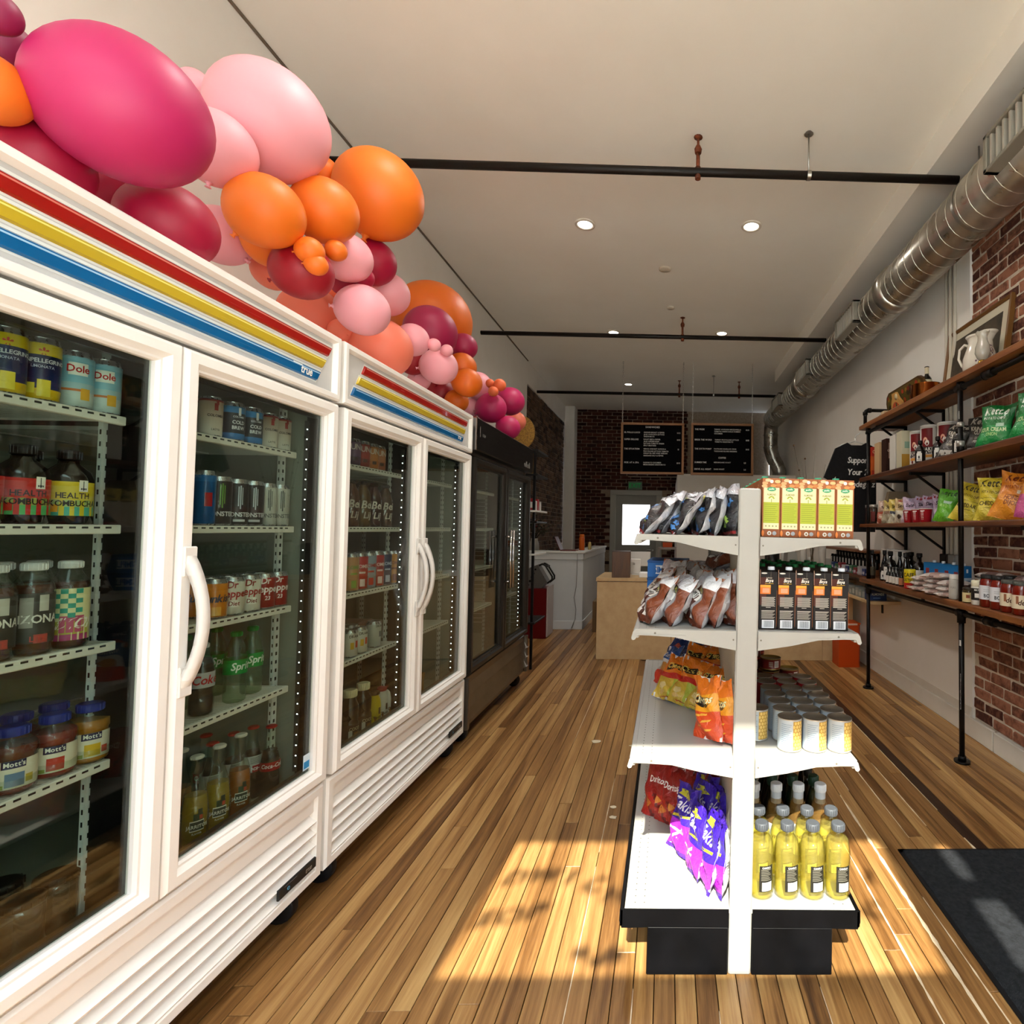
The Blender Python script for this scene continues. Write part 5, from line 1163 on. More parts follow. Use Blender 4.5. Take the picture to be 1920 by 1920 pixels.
# third left shelf
for i in range(4): gbag('blue%d' % (i % 2), -0.22 + i * 0.075, 0.92 + 0.03 * (i % 2), 0.686 + 0.06, R_(30), R_(-40 + 8 * i), 'dark blue chip bag, back of the third left shelf, ' + ORD[i] + ' from the aisle edge', 0)
for i in range(3): gbag('blue%d' % ((i + 1) % 2), -0.13 + i * 0.08, 1.08, 0.686, R_(12), R_(-30), 'dark blue chip bag standing farthest back, third left shelf, ' + ORD[i] + ' from the aisle edge', 0)
for i in range(2): gbag('ruff', -0.285 + 0.05 * i, 0.80 + 0.02 * i, 0.686, R_(34), R_(-58), ['white and red chip bag with blue top at the aisle edge, third left shelf', 'white and red chip bag tucked behind the one at the aisle edge'][i], R_(-10))
n = 0
for (x, y, z, ln, rz) in ((-0.235, 0.66, 0.688, 40, -32), (-0.175, 0.60, 0.688, 38, -36), (-0.105, 0.53, 0.688, 38, -42), (-0.050, 0.47, 0.688, 36, -50), (-0.155, 0.74, 0.73, 44, -35), (-0.085, 0.68, 0.74, 42, -40), (-0.01, 0.55, 0.72, 36, -52), (-0.055, 0.80, 0.76, 40, -45), (0.0, 0.68, 0.75, 36, -55), (-0.025, 0.40, 0.70, 30, -58)):
    gbag('cheese%d' % (n % 3), x - 0.025, y - 0.10, z, R_(ln), R_(rz), 'orange and red cheese puff bag, heap on third left shelf, %s' % (ORD[n] + (' in front line' if n < 4 else ' into the heap')), R_(6), 'orange cheese snack bags heaped on the third left shelf'); n += 1
gbag('puff0', -0.105, 0.135, 0.688, R_(9), R_(-52), 'yellow and orange cheese puff bag standing in front, nearer the aisle', R_(-12))
gbag('puff1', -0.052, 0.12, 0.688, R_(4), R_(-62), 'yellow and orange cheese puff bag standing in front, next to the upright', R_(-8))
# base left
n = 0
for (x, y, z, ln, rz) in ((-0.285, 0.66, 0.208, 26, -40), (-0.225, 0.60, 0.208, 24, -42), (-0.165, 0.55, 0.208, 22, -45), (-0.10, 0.62, 0.208, 20, -45), (-0.05, 0.58, 0.208, 18, -50), (-0.24, 0.80, 0.23, 25, -40), (-0.16, 0.78, 0.23, 22, -42), (-0.09, 0.80, 0.23, 20, -45), (-0.2, 0.98, 0.22, 15, -40), (-0.1, 0.98, 0.22, 15, -45)):
    gbag('red%d' % (n % 3), x - 0.005, y - 0.12, z, R_(ln), R_(rz), 'red tortilla chip bag on the left base deck, %s from the aisle edge, %s' % (ORD[n if n < 5 else (n - 5) % 3], 'front line' if n < 5 else 'middle line' if n < 8 else 'back line'), R_(-8)); n += 1
for i, (x, y, ln, rz) in enumerate(((-0.200, 0.30, 20, -62), (-0.150, 0.19, 10, -78), (-0.105, 0.125, 8, -84), (-0.060, 0.10, 5, -90), (-0.13, 0.36, 14, -60), (-0.065, 0.30, 8, -70), (-0.10, 0.43, 12, -62))):
    gbag('purple%d' % (i % 3), x, y, 0.208, R_(ln), R_(rz), 'purple snack bag with white lettering, %s, left base deck' % (ORD[i] + ' from the aisle edge' if i < 4 else 'in the row behind, ' + ORD[i - 4]), R_(-5 + 3 * i % 7))

# ---------------------------------------------------------------- cartons, top and second right shelves
def carton_mesh(w, d, h, base, slope=0.0, capc=None, cap=(0, 0), dec=None):
    b = B(); cols = [base]
    def ci(c):
        if c not in cols: cols.append(c)
        return cols.index(c)
    o = len(b.v); e = 0.0015
    b.add([(-w / 2, -d / 2, 0), (w / 2, -d / 2, 0), (w / 2, d / 2, 0), (-w / 2, d / 2, 0), (-w / 2, -d / 2, h - slope), (w / 2, -d / 2, h - slope), (w / 2, d / 2, h), (-w / 2, d / 2, h)], [(3, 2, 1, 0), (4, 5, 6, 7), (0, 1, 5, 4), (1, 2, 6, 5), (2, 3, 7, 6), (3, 0, 4, 7)], 0)
    def rect(x0, z0, x1, z1, c, lift=1): b.add([(x0, -d / 2 - 0.0003 * lift, z0), (x1, -d / 2 - 0.0003 * lift, z0), (x1, -d / 2 - 0.0003 * lift, z1), (x0, -d / 2 - 0.0003 * lift, z1)], [(0, 1, 2, 3)], ci(c))
    def disc(x, z, rx, rz, c, lift=1, n=12): b.add([(x + rx * math.cos(2 * PI * k / n), -d / 2 - 0.0003 * lift, z + rz * math.sin(2 * PI * k / n)) for k in range(n)], [tuple(range(n))], ci(c))
    def txt(s, th, x, z, c, lift=2, st='b', sh=0.0, al='c'): text(b, s, th, on_plane((x, -d / 2 - 0.0003 * lift, z), (1, 0, 0), (0, 0, 1)), ci(c), st, al, sh)
    dec(rect, disc, txt)
    m = b.mesh('carton', [M(c, 0.4, spec=0.15) for c in cols])
    q = B(); q.lathe([(0.0115, 0), (0.012, 0.002), (0.012, 0.009), (0.0105, 0.0115)], 16, (cap[0], cap[1], h - slope * 0.5)); 
    return m, q.mesh('cap', [M(capc, 0.4)])
def dec_almond(rect, disc, txt):
    w, h = 0.0605, 0.197
    rect(-w / 2, 0.0, w / 2, 0.026, '#8a4f2e'); rect(-w / 2, 0.165, w / 2, h, '#a0603c', 1)
    for k, (x, z, c) in enumerate(((-0.022, 0.18, '#d8a070'), (0.020, 0.186, '#d9b07a'), (0.006, 0.172, '#c98a52'), (-0.012, 0.19, '#e0b890'), (0.024, 0.174, '#c07c48'), (-0.024, 0.17, '#d6a878'))): disc(x, z, 0.010, 0.0055, c, 2)
    disc(0, 0.186, 0.006, 0.006, '#e6ddd2', 3); rect(-w / 2 + 0.004, 0.026, w / 2 - 0.004, 0.165, '#ddd3a8', 1); rect(-w / 2 + 0.004, 0.046, w / 2 - 0.004, 0.116, '#a8b03a', 2)
    disc(0.0, 0.160, 0.0155, 0.0075, '#4f9a6c', 3); txt('pacific', 0.006, 0, 0.158, '#dfe8dc', 4)
    txt('ALMOND', 0.0062, 0, 0.139, '#8d8a4a', 3)
    for a in range(5): disc(0.008 * math.cos(0.3 + a * 0.6), 0.127 + 0.008 * math.sin(0.3 + a * 0.6), 0.0035, 0.0022, '#9aa53a', 3, 8)
    rect(-0.001, 0.116, 0.001, 0.127, '#8d9a3a', 3)
    for k in range(9): rect(-0.022, 0.108 - k * 0.0068, 0.022 - 0.004 * (k % 3), 0.1098 - k * 0.0068, '#8b9432', 3)
    for k in range(4): disc(-0.017 + k * 0.0115, 0.036, 0.0028, 0.0028, '#9a936e', 3, 8)
    disc(-0.005, 0.012, 0.007, 0.007, '#d6cfc6', 2); disc(-0.005, 0.012, 0.0035, 0.0035, '#8a6a4e', 3); disc(0.012, 0.012, 0.007, 0.007, '#9a9a9c', 2); disc(-0.027, 0.012, 0.0045, 0.010, '#d9793a', 2)
def dec_dark(rect, disc, txt):
    w, h = 0.0585, 0.200
    rect(-w / 2, 0.08, -w / 2 + 0.022, 0.172, '#4a2218', 1); rect(w / 2 - 0.001, 0.01, w / 2, 0.13, '#a8643c', 1); rect(-w / 2, 0.15, -w / 2 + 0.0012, 0.198, '#c9a088', 2)
    disc(-0.015, 0.186, 0.010, 0.0025, '#d8d4cc', 2); rect(0.007, 0.165, 0.0075, 0.2, '#8a8478', 2)
    txt('bolthouse', 0.004, 0.002, 0.169, '#c9b8a8', 2); txt('Bnya', 0.011, 0.002, 0.157, '#ece4da', 2, 'b', 0.3); rect(-0.012, 0.151, 0.016, 0.1525, '#c9a03a', 2)
    rect(-w / 2 + 0.001, 0.117, 0.007, 0.147, '#e0782e', 2); rect(-w / 2 + 0.001, 0.139, 0.007, 0.147, '#e8a03a', 3); rect(-w / 2 + 0.009, 0.121, 0.003, 0.136, '#ef9a78', 3)
    for k in range(9): rect(-0.0225, 0.105 - k * 0.0036, 0.0225 - 0.003 * (k % 2), 0.1068 - k * 0.0036, '#b7b0a6', 2)
    rect(-0.008, 0.0715, 0.008, 0.0732, '#b7b0a6', 2)
    for k in range(8): rect(-0.0225, 0.0605 - k * 0.0036, 0.0225 - 0.0035 * (k % 3), 0.0622 - k * 0.0036, '#a39c92' if k else '#d0c8be', 2)
    rect(-0.0205, 0.004, 0.0205, 0.031, '#d2d2d6', 2)
    rr = random.Random(4); x = -0.014
    while x < 0.015: ww = rr.choice((0.0006, 0.0010, 0.0014)); rect(x, 0.007, x + ww, 0.0285, '#4c4c54', 3); x += ww + rr.choice((0.0007, 0.0011))
cm, cc = carton_mesh(0.0605, 0.092, 0.197, '#9c5d38', 0.0, '#3fa07c', (-0.012, 0.02), dec_almond)
PROTO['almond'] = ('milk_carton', [('carton', cm), ('cap', cc)])
cm, cc = carton_mesh(0.0585, 0.092, 0.202, '#1c1513', 0.012, '#d3d6dc', (0.012, -0.02), dec_dark)
PROTO['dark'] = ('milk_carton', [('carton', cm), ('cap', cc)])
q = B(); q.lathe([(0.0125, 0), (0.013, 0.002), (0.013, 0.012), (0.0115, 0.014)], 16, (0.0, 0.0, 0.197)); gc = q.mesh('cap', [M('#15733f', 0.4)])
PROTO['darkg'] = ('milk_carton', [('carton', cm), ('cap', gc)])
def colname(i): return ['next to the upright', 'second from the upright', 'middle column', 'second outermost column', 'outermost column'][i]
for row in range(6):
    for i in range(5):
        gstock('almond', 0.0775 + i * 0.0622, 0.082 + row * 0.096, 1.4015, 0.0 + random.uniform(-0.015, 0.015), 'brown and green nut milk carton, %s, %s row, top right shelf' % (colname(i), ORD[row]), 'carton', 'nut milk cartons on the top right shelf')
for row in range(5):
    for i in range(5):
        gstock('dark' if row == 0 else 'darkg', 0.0745 + i * 0.0602, 0.082 + row * 0.096, 1.0935, random.uniform(-0.015, 0.015), 'black nut milk carton with %s cap, %s, %s row, second right shelf' % ('white' if row == 0 else 'green', colname(i), ORD[row]), 'carton', 'black cartons on the second right shelf')
for i, (x, y, r, h) in enumerate(((0.10, 0.93, 0.045, 0.21), (0.17, 0.80, 0.05, 0.225), (0.29, 0.84, 0.05, 0.225), (0.20, 1.05, 0.05, 0.22))):
    b = B(); b.lathe([(r * 0.98, 0), (r, 0.004), (r, h * 0.35), (r, h * 0.36, 0), (r, h - 0.012)], 22); rect_cyl(b, r + 0.0005, 0.1, 0.19, -2.1, -1.0, 1); text(b, 'OATS', 0.02, on_cyl(r + 0.001, 0.12, -1.57), 2)
    o = b.build('oat_canister', [M('#d6d2ca', 0.4), M('#7a1f22', 0.4), M('#e2dcd2', 0.4)], None, G(x, y, 1.4015), (0, TILT, 0))
    q = B(); q.lathe([(r * 1.03, h - 0.014), (r * 1.05, h - 0.008), (r * 1.05, h + 0.002), (r * 0.99, h + 0.004)], 22); q.build('lid', M('#b03a42' if i != 2 else '#d8d2ca', 0.4), o)
    tag(o, 'white and maroon oat canister behind the nut milk cartons, ' + ['nearest the upright', 'second from the upright', 'third, under the lamp side', 'farthest back'][i], 'canister')
# ---------------------------------------------------------------- tins, third right shelf
def tin(kind, r, h, col, dec=None, lidc='#8d8578', ring='#b9b4aa'):
    b = B(); cols = [col]
    def ci(c):
        if c not in cols: cols.append(c)
        return cols.index(c)
    b.lathe([(r * 1.02, 0, ci(ring)), (r * 1.02, 0.003, ci(ring)), (r, 0.004, 0), (r, h - 0.004, ci(ring)), (r * 1.02, h - 0.003, ci(ring)), (r * 1.02, h, ci(ring))], 26, cap=False)
    b.face(list(range(26))[::-1], 0)
    if dec: dec(b, ci, r, h)
    l = B(); l.lathe([(r * 1.02, h), (r * 0.95, h), (r * 0.94, h - 0.004), (r * 0.75, h - 0.003), (r * 0.73, h - 0.004), (0.001, h - 0.004)], 26, cap=False)
    PROTO[kind] = ('food_tin', [('tin', b.mesh('tin', [M(c, 0.3, 0.7 if c == ring else 0.0, coat=0.2) for c in cols])), ('lid', l.mesh('lid', [M(lidc, 0.3, 0.8)]))])
def dec_beans(b, ci, r, h):
    rect_cyl(b, r + 0.0003, 0.006, h - 0.006, -1.60, -0.55, ci('#b98f42'), 10)
    for j in range(8):
        for i in range(4):
            a = -1.52 + i * 0.27 + 0.13 * (j % 2); z = 0.014 + j * 0.0115
            if a > -0.62: continue
            o = [((r + 0.0007) * math.cos(a + 0.11 * math.cos(t)), (r + 0.0007) * math.sin(a + 0.11 * math.cos(t)), z + 0.0054 * math.sin(t)) for t in [2 * PI * k / 8 for k in range(8)]]
            b.add(o, [tuple(range(8))], ci('#dfbd6c'))
    for k in range(11): rect_cyl(b, r + 0.0004, h - 0.018 - k * 0.0065, h - 0.0168 - k * 0.0065, -2.6, -1.72 - 0.1 * (k % 3), ci('#6f8296'), 6)
def dec_code(b, ci, r, h):
    rect_cyl(b, r + 0.0003, h * 0.2, h * 0.8, -1.75, -1.25, ci('#d4d0cc'), 5)
    for k in range(7): rect_cyl(b, r + 0.0006, h * 0.28, h * 0.72, -1.69 + k * 0.055, -1.67 + k * 0.055, ci('#3a3836'), 1)
    for k in range(4): rect_cyl(b, r + 0.0004, h * (0.3 + 0.12 * k), h * (0.35 + 0.12 * k), -2.3, -1.9, ci('#a8a49a'), 4)
tin('beans', 0.0405, 0.107, '#b4bec6', dec_beans); tin('redtin', 0.0405, 0.107, '#a8222a', dec_code); tin('olive', 0.04, 0.045, '#23241c', dec_code); tin('gold', 0.047, 0.05, '#6a1f1c', dec_code, '#a08a4a', '#b09a5a'); tin('redjar', 0.042, 0.06, '#5a1210', dec_code, '#9c1f1f', '#a82a24')
for row in range(5):
    for i in range(4):
        if i == 0 and row > 0: continue
        x = 0.085 + i * 0.0835 + (0.012 if i else 0) - (0.01 * row if i else 0); y = 0.085 + row * 0.0855 + (0.09 if i == 0 else 0)
        if i == 1 and row == 0: x = 0.165
        gstock('beans', 0.080 + 0.0855 * i if i else 0.068, y, 0.6855, random.uniform(-0.12, 0.12) + (0.12 if i == 2 else 0), 'tin of chickpeas with pale blue label, %s, %s row, third right shelf' % (['beside the upright', 'left column', 'middle column', 'outer column'][i], ORD[row]), 'tin', 'chickpea tins on the third right shelf')
for row in range(2):
    for i in range(3): gstock('redtin', 0.080 + 0.0855 * (i + 1), 0.085 + (5 + row) * 0.0855, 0.6855, 0.3, 'red labelled tin behind the chickpeas, %s column, %s row' % (('left', 'middle', 'outer')[i], ('nearer', 'farther')[row]), 'tin', 'red tins on the third right shelf')
for k in range(4): gstock('olive', 0.085, 0.60, 0.6855 + k * 0.0455, 0.1, 'flat dark green tin, %s of its stack, third right shelf' % ('bottom', 'second', 'third', 'top')[k], 'tin', 'stacked flat green tins')
for k in range(3): gstock('gold', 0.215 + 0.012 * (k == 2), 0.72 + 0.03 * (k == 2), 0.6855 + k * 0.0505, 0.2 * k, 'wide golden lidded tin, %s of its stack, third right shelf' % ('bottom', 'middle', 'top')[k], 'tin', 'stacked wide tins')
for k in range(2): gstock('gold', 0.315, 0.76, 0.6855 + k * 0.0505, 0.5, 'wide golden lidded tin, %s of the outer pair, third right shelf' % ('bottom', 'top')[k], 'tin')
n = 0
for x, y, z in ((0.08, 0.75, 0.6855), (0.08, 0.75, 0.746), (0.08, 0.75, 0.807), (0.16, 0.87, 0.6855), (0.16, 0.87, 0.746), (0.16, 0.87, 0.807), (0.25, 0.87, 0.6855), (0.25, 0.87, 0.746), (0.09, 0.95, 0.6855), (0.09, 0.95, 0.746), (0.09, 0.95, 0.807), (0.2, 1.0, 0.6855), (0.2, 1.0, 0.746), (0.2, 1.0, 0.807)):
    gstock('redjar', x, y, z, 0.3, 'red lidded jar in the far stacks, %s one counting from the front, third right shelf' % ORD[n], 'jar', 'red lidded jars at the far end of the third right shelf'); n += 1
# ---------------------------------------------------------------- bottles, right base deck
L_OIL = glass('cooking_oil', '#fcf6c4', 1.30, 0.02, '#ecdc84', 0.14); G_PET = glass('clear_plastic_bottle', '#f7f8ec', 1.42, 0.02)
bottle('oil', [(0.036, 0), (0.041, 0.006), (0.042, 0.03), (0.040, 0.08), (0.042, 0.12), (0.042, 0.15), (0.036, 0.185), (0.020, 0.207), (0.0175, 0.222)], G_PET, (0.0215, 0.214, 0.238, '#4a4d52'), None, liquid=(0.20, L_OIL), name='oil_bottle')
b = B(); rect_cyl(b, 0.0428, 0.032, 0.115, -0.56, 0.56, 0, 10); rect_cyl(b, 0.0432, 0.034, 0.062, -0.35, 0.45, 1, 8)
for k in range(9): rect_cyl(b, 0.0433, 0.036, 0.056, -0.2 + 0.06 * k, -0.175 + 0.06 * k, 0, 1)
for k in range(7): rect_cyl(b, 0.0432, 0.068 + 0.0055 * k, 0.0705 + 0.0055 * k, -0.42, 0.38 - 0.1 * (k % 3), 2, 6)
text(b, 'CANOLA', 0.006, on_cyl(0.0434, 0.106), 1)
PROTO['oil'][1].append(('label', b.mesh('label', [M('#23221d', 0.4), M('#d6d4cc', 0.4), M('#6e6b60', 0.4)])))
bottle('vinegar', [(0.033, 0), (0.037, 0.006), (0.037, 0.16), (0.028, 0.20), (0.0185, 0.225), (0.0185, 0.262)], glass('vinegar_bottle', '#e8e2d0', 1.45, 0.02, '#b5884a', 0.25), (0.0205, 0.246, 0.274, '#cfd2d6'), (0.0375, 0.03, 0.14, '#cdd0d0'), [('VINEGAR', 0.012, 0.09, '#5a3a2a', -1.4, 0)], name='vinegar_bottle')
b = B(); b.lathe([(0.0195, 0.205), (0.0195, 0.246)], 18, cap=False); PROTO['vinegar'][1].append(('neck_sleeve', b.mesh('neck_sleeve', [M('#b9c0c8', 0.4)])))
bottle('sauce', [(0.026, 0), (0.030, 0.006), (0.030, 0.13), (0.02, 0.17), (0.0135, 0.20), (0.0135, 0.225)], G_AMBER, (0.0165, 0.222, 0.26, '#1d1c1c'), (0.0305, 0.03, 0.11, '#3a3324'), [('SAUCE', 0.012, 0.07, '#c9c0a8', -1.4, 0)], name='sauce_bottle')
bottle('greenb', [(0.028, 0), (0.032, 0.006), (0.032, 0.15), (0.022, 0.19), (0.0145, 0.215), (0.0145, 0.24)], glass('green_bottle', '#28482c', 1.5, 0.02, '#0f2415', 0.5), (0.019, 0.225, 0.262, '#1f3a2c'), (0.0325, 0.04, 0.13, '#2f4a36'), [('OLIVE', 0.012, 0.08, '#c9c8a8', -1.4, 0)], name='olive_oil_bottle')
for row in range(2):
    for i in range(4):
        gstock('oil', 0.078 + i * 0.0862 + 0.006 * row, 0.078 + row * 0.098, 0.2065, R_(-78) + random.uniform(-0.08, 0.08), 'clear bottle of yellow cooking oil, %s, %s row, right base deck' % (['next to the upright', 'second from the upright', 'third from the upright', 'outermost'][i], ('front', 'second')[row]), 'bottle', 'cooking oil bottles on the right base deck')
for i in range(4): gstock('vinegar', 0.082 + i * 0.083, 0.275, 0.2065, 0, 'white-capped vinegar bottle behind the oil, ' + ['next to the upright', 'second from the upright', 'third from the upright', 'outermost'][i], 'bottle', 'vinegar bottles on the right base deck')
for row, (kk, nm) in enumerate((('greenb', 'dark green-capped bottle'), ('sauce', 'black-capped brown bottle'), ('sauce', 'black-capped brown bottle'))):
    for i in range(4): gstock(kk, 0.085 + i * 0.082, 0.37 + row * 0.085, 0.2065, 0, '%s, %s, %s row behind the vinegar, right base deck' % (nm, ['next to upright', 'second', 'third', 'outermost'][i], ORD[row]), 'bottle', 'dark bottles at the back of the right base deck')
# ================================================================ pipe and plank shelving on the right wall
MAT_IRON = mottled('black_iron_pipe', '#0e0d0d', '#211d1b', 12, 0.4, 0.1, 200, metal=0.5)
SX0, SX1 = 1.80, 2.125
rack = empty('pipe_shelving', 'black iron pipe shelving with thick brown planks on the right wall', 'shelving', (1.85, 3.3, 0))
LV = [('top_plank', 2.375, 2.42), ('plank', 1.885, 1.928), ('plank', 1.462, 1.495), ('plank', 0.952, 0.995)]
rk = Vector((1.85, 3.3, 0))
for nm, z0, z1 in LV:
    b = B(); n = 16
    y0, y1 = 1.6 - rk.y, 4.97 - rk.y
    for half in (0, 1):
        xa, xb = (SX0 - rk.x, (SX0 + SX1) / 2 - 0.001 - rk.x) if half == 0 else ((SX0 + SX1) / 2 + 0.001 - rk.x, SX1 - rk.x)
        o = len(b.v)
        for i in range(n + 1):
            y = y0 + (y1 - y0) * i / n; j = random.uniform(-0.004, 0.004) if half == 0 else 0; jj = random.uniform(-0.004, 0.004)
            b.v += [(xa + j, y, z0 + 0.004), (xb, y, z0), (xb, y, z1), (xa + 0.006 + j + jj, y, z1), (xa + j, y, z1 - 0.008)]
        for i in range(n):
            for k in range(5): b.face((o + 5 * i + k, o + 5 * i + (k + 1) % 5, o + 5 * (i + 1) + (k + 1) % 5, o + 5 * (i + 1) + k))
        b.face([o + k for k in range(5)]); b.face([o + 5 * n + k for k in range(5)][::-1])
    b.build('plank', MAT_SHELF, rack)
def rpipe(nm, pts, r, fits=(), extra=None):
    b = B(); b.tube([tuple(Vector(p) - rk) for p in pts], r, 12)
    for (p, q_, rr) in fits: b.cyl(tuple(Vector(p) - rk), tuple(Vector(q_) - rk), rr, 12)
    return b.build(nm, MAT_IRON, rack)
for y in (3.31, 4.86):
    x = 1.845
    rpipe('post', [(x, y, 0.01), (x, y, 0.90)], 0.0165, [((x, y, 0.0), (x, y, 0.012), 0.048), ((x, y, 0.012), (x, y, 0.04), 0.024), ((x, y, 0.86), (x, y, 0.945), 0.026)])
    rpipe('post', [(x - 0.005, y - 0.01, 0.995), (x - 0.005, y - 0.01, 2.375)], 0.0165, [((x - 0.005, y - 0.01, z), (x - 0.005, y - 0.01, z + 0.05), 0.023) for z in (1.93, 2.325)])
    for z in (1.43, 1.85): 
        pass
for k in range(4):
    y = (3.31, 4.86)[k % 2]; z = (2.30, 1.96)[k // 2]
b = B(); b.lathe([(0.022, 2.09), (0.022, 2.12)], 12, (1.84 - rk.x, 3.3 - rk.y, 0)); b.lathe([(0.0245, 1.965), (0.0245, 2.0)], 12, (1.84 - rk.x, 3.3 - rk.y, 0)); b.build('pipe_coupling', M('#9a9792', 0.3, 0.6), rack)
b = B(); b.box(1.826 - rk.x, 3.29 - rk.y, 2.14, 1.8275 - rk.x, 3.31 - rk.y, 2.19); b.box(1.826 - rk.x, 3.285 - rk.y, 0.72, 1.8285 - rk.x, 3.30 - rk.y, 0.755); b.build('sticker', M('#d6d4cf', 0.5), rack)
b = B()
for k in range(26): b.box(1.8278 - rk.x, 3.29 - rk.y, 0.33 + 0.0085 * k, 1.8286 - rk.x, 3.29 - rk.y + random.choice((0.004, 0.006, 0.003)), 0.335 + 0.0085 * k)
tag(b.build('stencil_marks', M('#c9c7c2', 0.5), rack), kind='stuff')
for z, nm in ((0.918, 'rail'), (2.343, 'rail')):
    rpipe(nm, [(1.845, 1.6, z), (1.845, 4.9, z)], 0.0165, [((1.845, y - 0.04, z), (1.845, y + 0.04, z), 0.025) for y in (3.31, 3.0)] + [((1.845, 3.04, z), (1.845, 3.05, z), 0.027)])
rpipe('rail', [(1.845, 4.94, 2.42), (1.845, 4.94, 2.545), (1.852, 4.94, 2.558), (1.866, 4.94, 2.565), (2.14, 4.94, 2.565)], 0.0165, [((1.845, 4.94, 2.52), (1.845, 4.94, 2.55), 0.023), ((1.87, 4.94, 2.565), (1.9, 4.94, 2.565), 0.023)])
for y in (2.75, 4.05, 4.72):
    for z in (2.375, 1.885, 1.462):
        b = B(); zz = z
        b.box(1.86 - rk.x, y - 0.012 - rk.y, zz - 0.022, 2.14 - rk.x, y + 0.012 - rk.y, zz); b.box(2.118 - rk.x, y - 0.012 - rk.y, zz - 0.24, 2.14 - rk.x, y + 0.012 - rk.y, zz)
        b.prism([(1.90 - rk.x, zz - 0.02), (1.925 - rk.x, zz - 0.02), (2.135 - rk.x, zz - 0.17), (2.11 - rk.x, zz - 0.17)], y - 0.010 - rk.y, y + 0.010 - rk.y); b.build('bracket', M('#0d0c0c', 0.45), rack)
for y in (4.05,):
    b = B(); b.box(1.95 - rk.x, y - 0.01 - rk.y, 0.88, 1.97 - rk.x, y + 0.01 - rk.y, 0.952); b.build('bracket', M('#0d0c0c', 0.45), rack)

def pbox(name, label, cat, x, y, z, wx, wy, h, base, panels=(), texts=(), rz=0.0, rough=0.45, cap=None, group=None):
    """carton centred at x, y; faces: a looks to the aisle (-x), f looks to the camera end (-y); u, v in 0..1"""
    b = B(); cols = [base]
    def ci(c):
        if c not in cols: cols.append(c)
        return cols.index(c)
    b.box(-wx / 2, -wy / 2, 0, wx / 2, wy / 2, h, 0, 0.0015)
    def pt(f, u, v, l=1): return (-wx / 2 - 0.0004 * l, wy / 2 - u * wy, v * h) if f == 'a' else (-wx / 2 + u * wx, -wy / 2 - 0.0004 * l, v * h)
    for k, (f, u0, v0, u1, v1, c) in enumerate(panels):
        l = 1 + k * 0.3
        b.add([pt(f, u0, v0, l), pt(f, u1, v0, l), pt(f, u1, v1, l), pt(f, u0, v1, l)], [(0, 1, 2, 3)], ci(c))
    for (f, s, th, u, v, c) in texts:
        o = pt(f, u, v, 5); text(b, s, th, on_plane(o, (0, -1, 0) if f == 'a' else (1, 0, 0), (0, 0, 1)), ci(c))
    o = b.build(name, [M(c, rough) for c in cols], None, (x, y, z), (0, 0, rz))
    if cap:
        q = B(); q.lathe([(0.012, h), (0.0125, h + 0.002), (0.0125, h + 0.014), (0.011, h + 0.016)], 14, (cap[1], cap[2], 0)); q.build('cap', M(cap[0], 0.4), o)
    return tag(o, label, cat, group)
# ---- top plank
z = 2.421
b = B()
P = [(-0.36, 0.0), (0.36, 0.0), (0.36, 0.17), (0.335, 0.22), (0.28, 0.25), (-0.28, 0.25), (-0.335, 0.22), (-0.36, 0.17)]
b.prism(P, -0.014, 0.014, 'x', 0)
o = b.build('serving_tray', [M('#4a3218', 0.45)], None, (2.02, 4.42, z), (0, -0.16, 0)); tag(o, 'large tray with painted fruit leaning on the top plank, far end', 'tray')
b = B(); b.prism([(y * 0.93, 0.012 + zz * 0.9) for y, zz in P], -0.0155, -0.0145, 'x', 0)
rr = random.Random(5)
for k in range(60):
    yy, zz, r_ = rr.uniform(-0.31, 0.31), rr.uniform(0.03, 0.21), rr.uniform(0.015, 0.035)
    b.add([(-0.0160 - 0.00002 * k, yy + r_ * math.cos(2 * PI * i / 9), zz + r_ * math.sin(2 * PI * i / 9) * 0.9) for i in range(9)], [tuple(range(9))], rr.choice((0, 1, 2, 3, 4, 5)))
b.build('painted_fruit', [M(c, 0.4) for c in ('#5a4a20', '#7a2a18', '#8d6a1e', '#3f4a1e', '#a83a20', '#2a2414')], o)
b = B(); b.prism([(-0.10, 0), (0.10, 0), (0.10, 0.09), (0.06, 0.15), (0.06, 0.19), (-0.02, 0.19), (-0.06, 0.13), (-0.10, 0.09)], -0.010, 0.01, 'x', 0)
o = b.build('wooden_picture', [M('#b98a4a', 0.5)], None, (1.95, 4.45, z), (0, -0.15, 0)); tag(o, 'small cut-out wooden picture with orange shape before the fruit tray', 'picture')
b = B(); b.prism([(0.08 * math.cos(t) + 0.01, 0.012 + 0.10 * max(0, math.sin(t))) for t in [PI * i / 12 for i in range(13)]], -0.0125, -0.011, 'x', 0); b.lathe([(0.001, -0.014), (0.026, -0.013), (0.026, -0.0105)], 16, (0, -0.02, 0.15), axis='x', m=1); b.box(-0.013, -0.02, 0.05, -0.0126, 0.0, 0.10, 2); b.build('painting', [M('#a8492a', 0.5), M('#c9b48a', 0.3), M('#2f4a22', 0.5)], o)
b = B(); b.prism([(-0.09, 0), (0.09, 0), (0.09, 0.03), (-0.09, 0.04)], -0.03, 0.03, 'x'); tag(b.build('wood_block', M('#3a2312', 0.5), None, (1.90, 4.70, z)), 'dark wooden block under the fruit tray edge', 'block')
pbox('small_box', 'small cream box beside the dark wooden block on the top plank', 'box', 1.88, 4.56, z, 0.05, 0.07, 0.05, '#c9b08a')
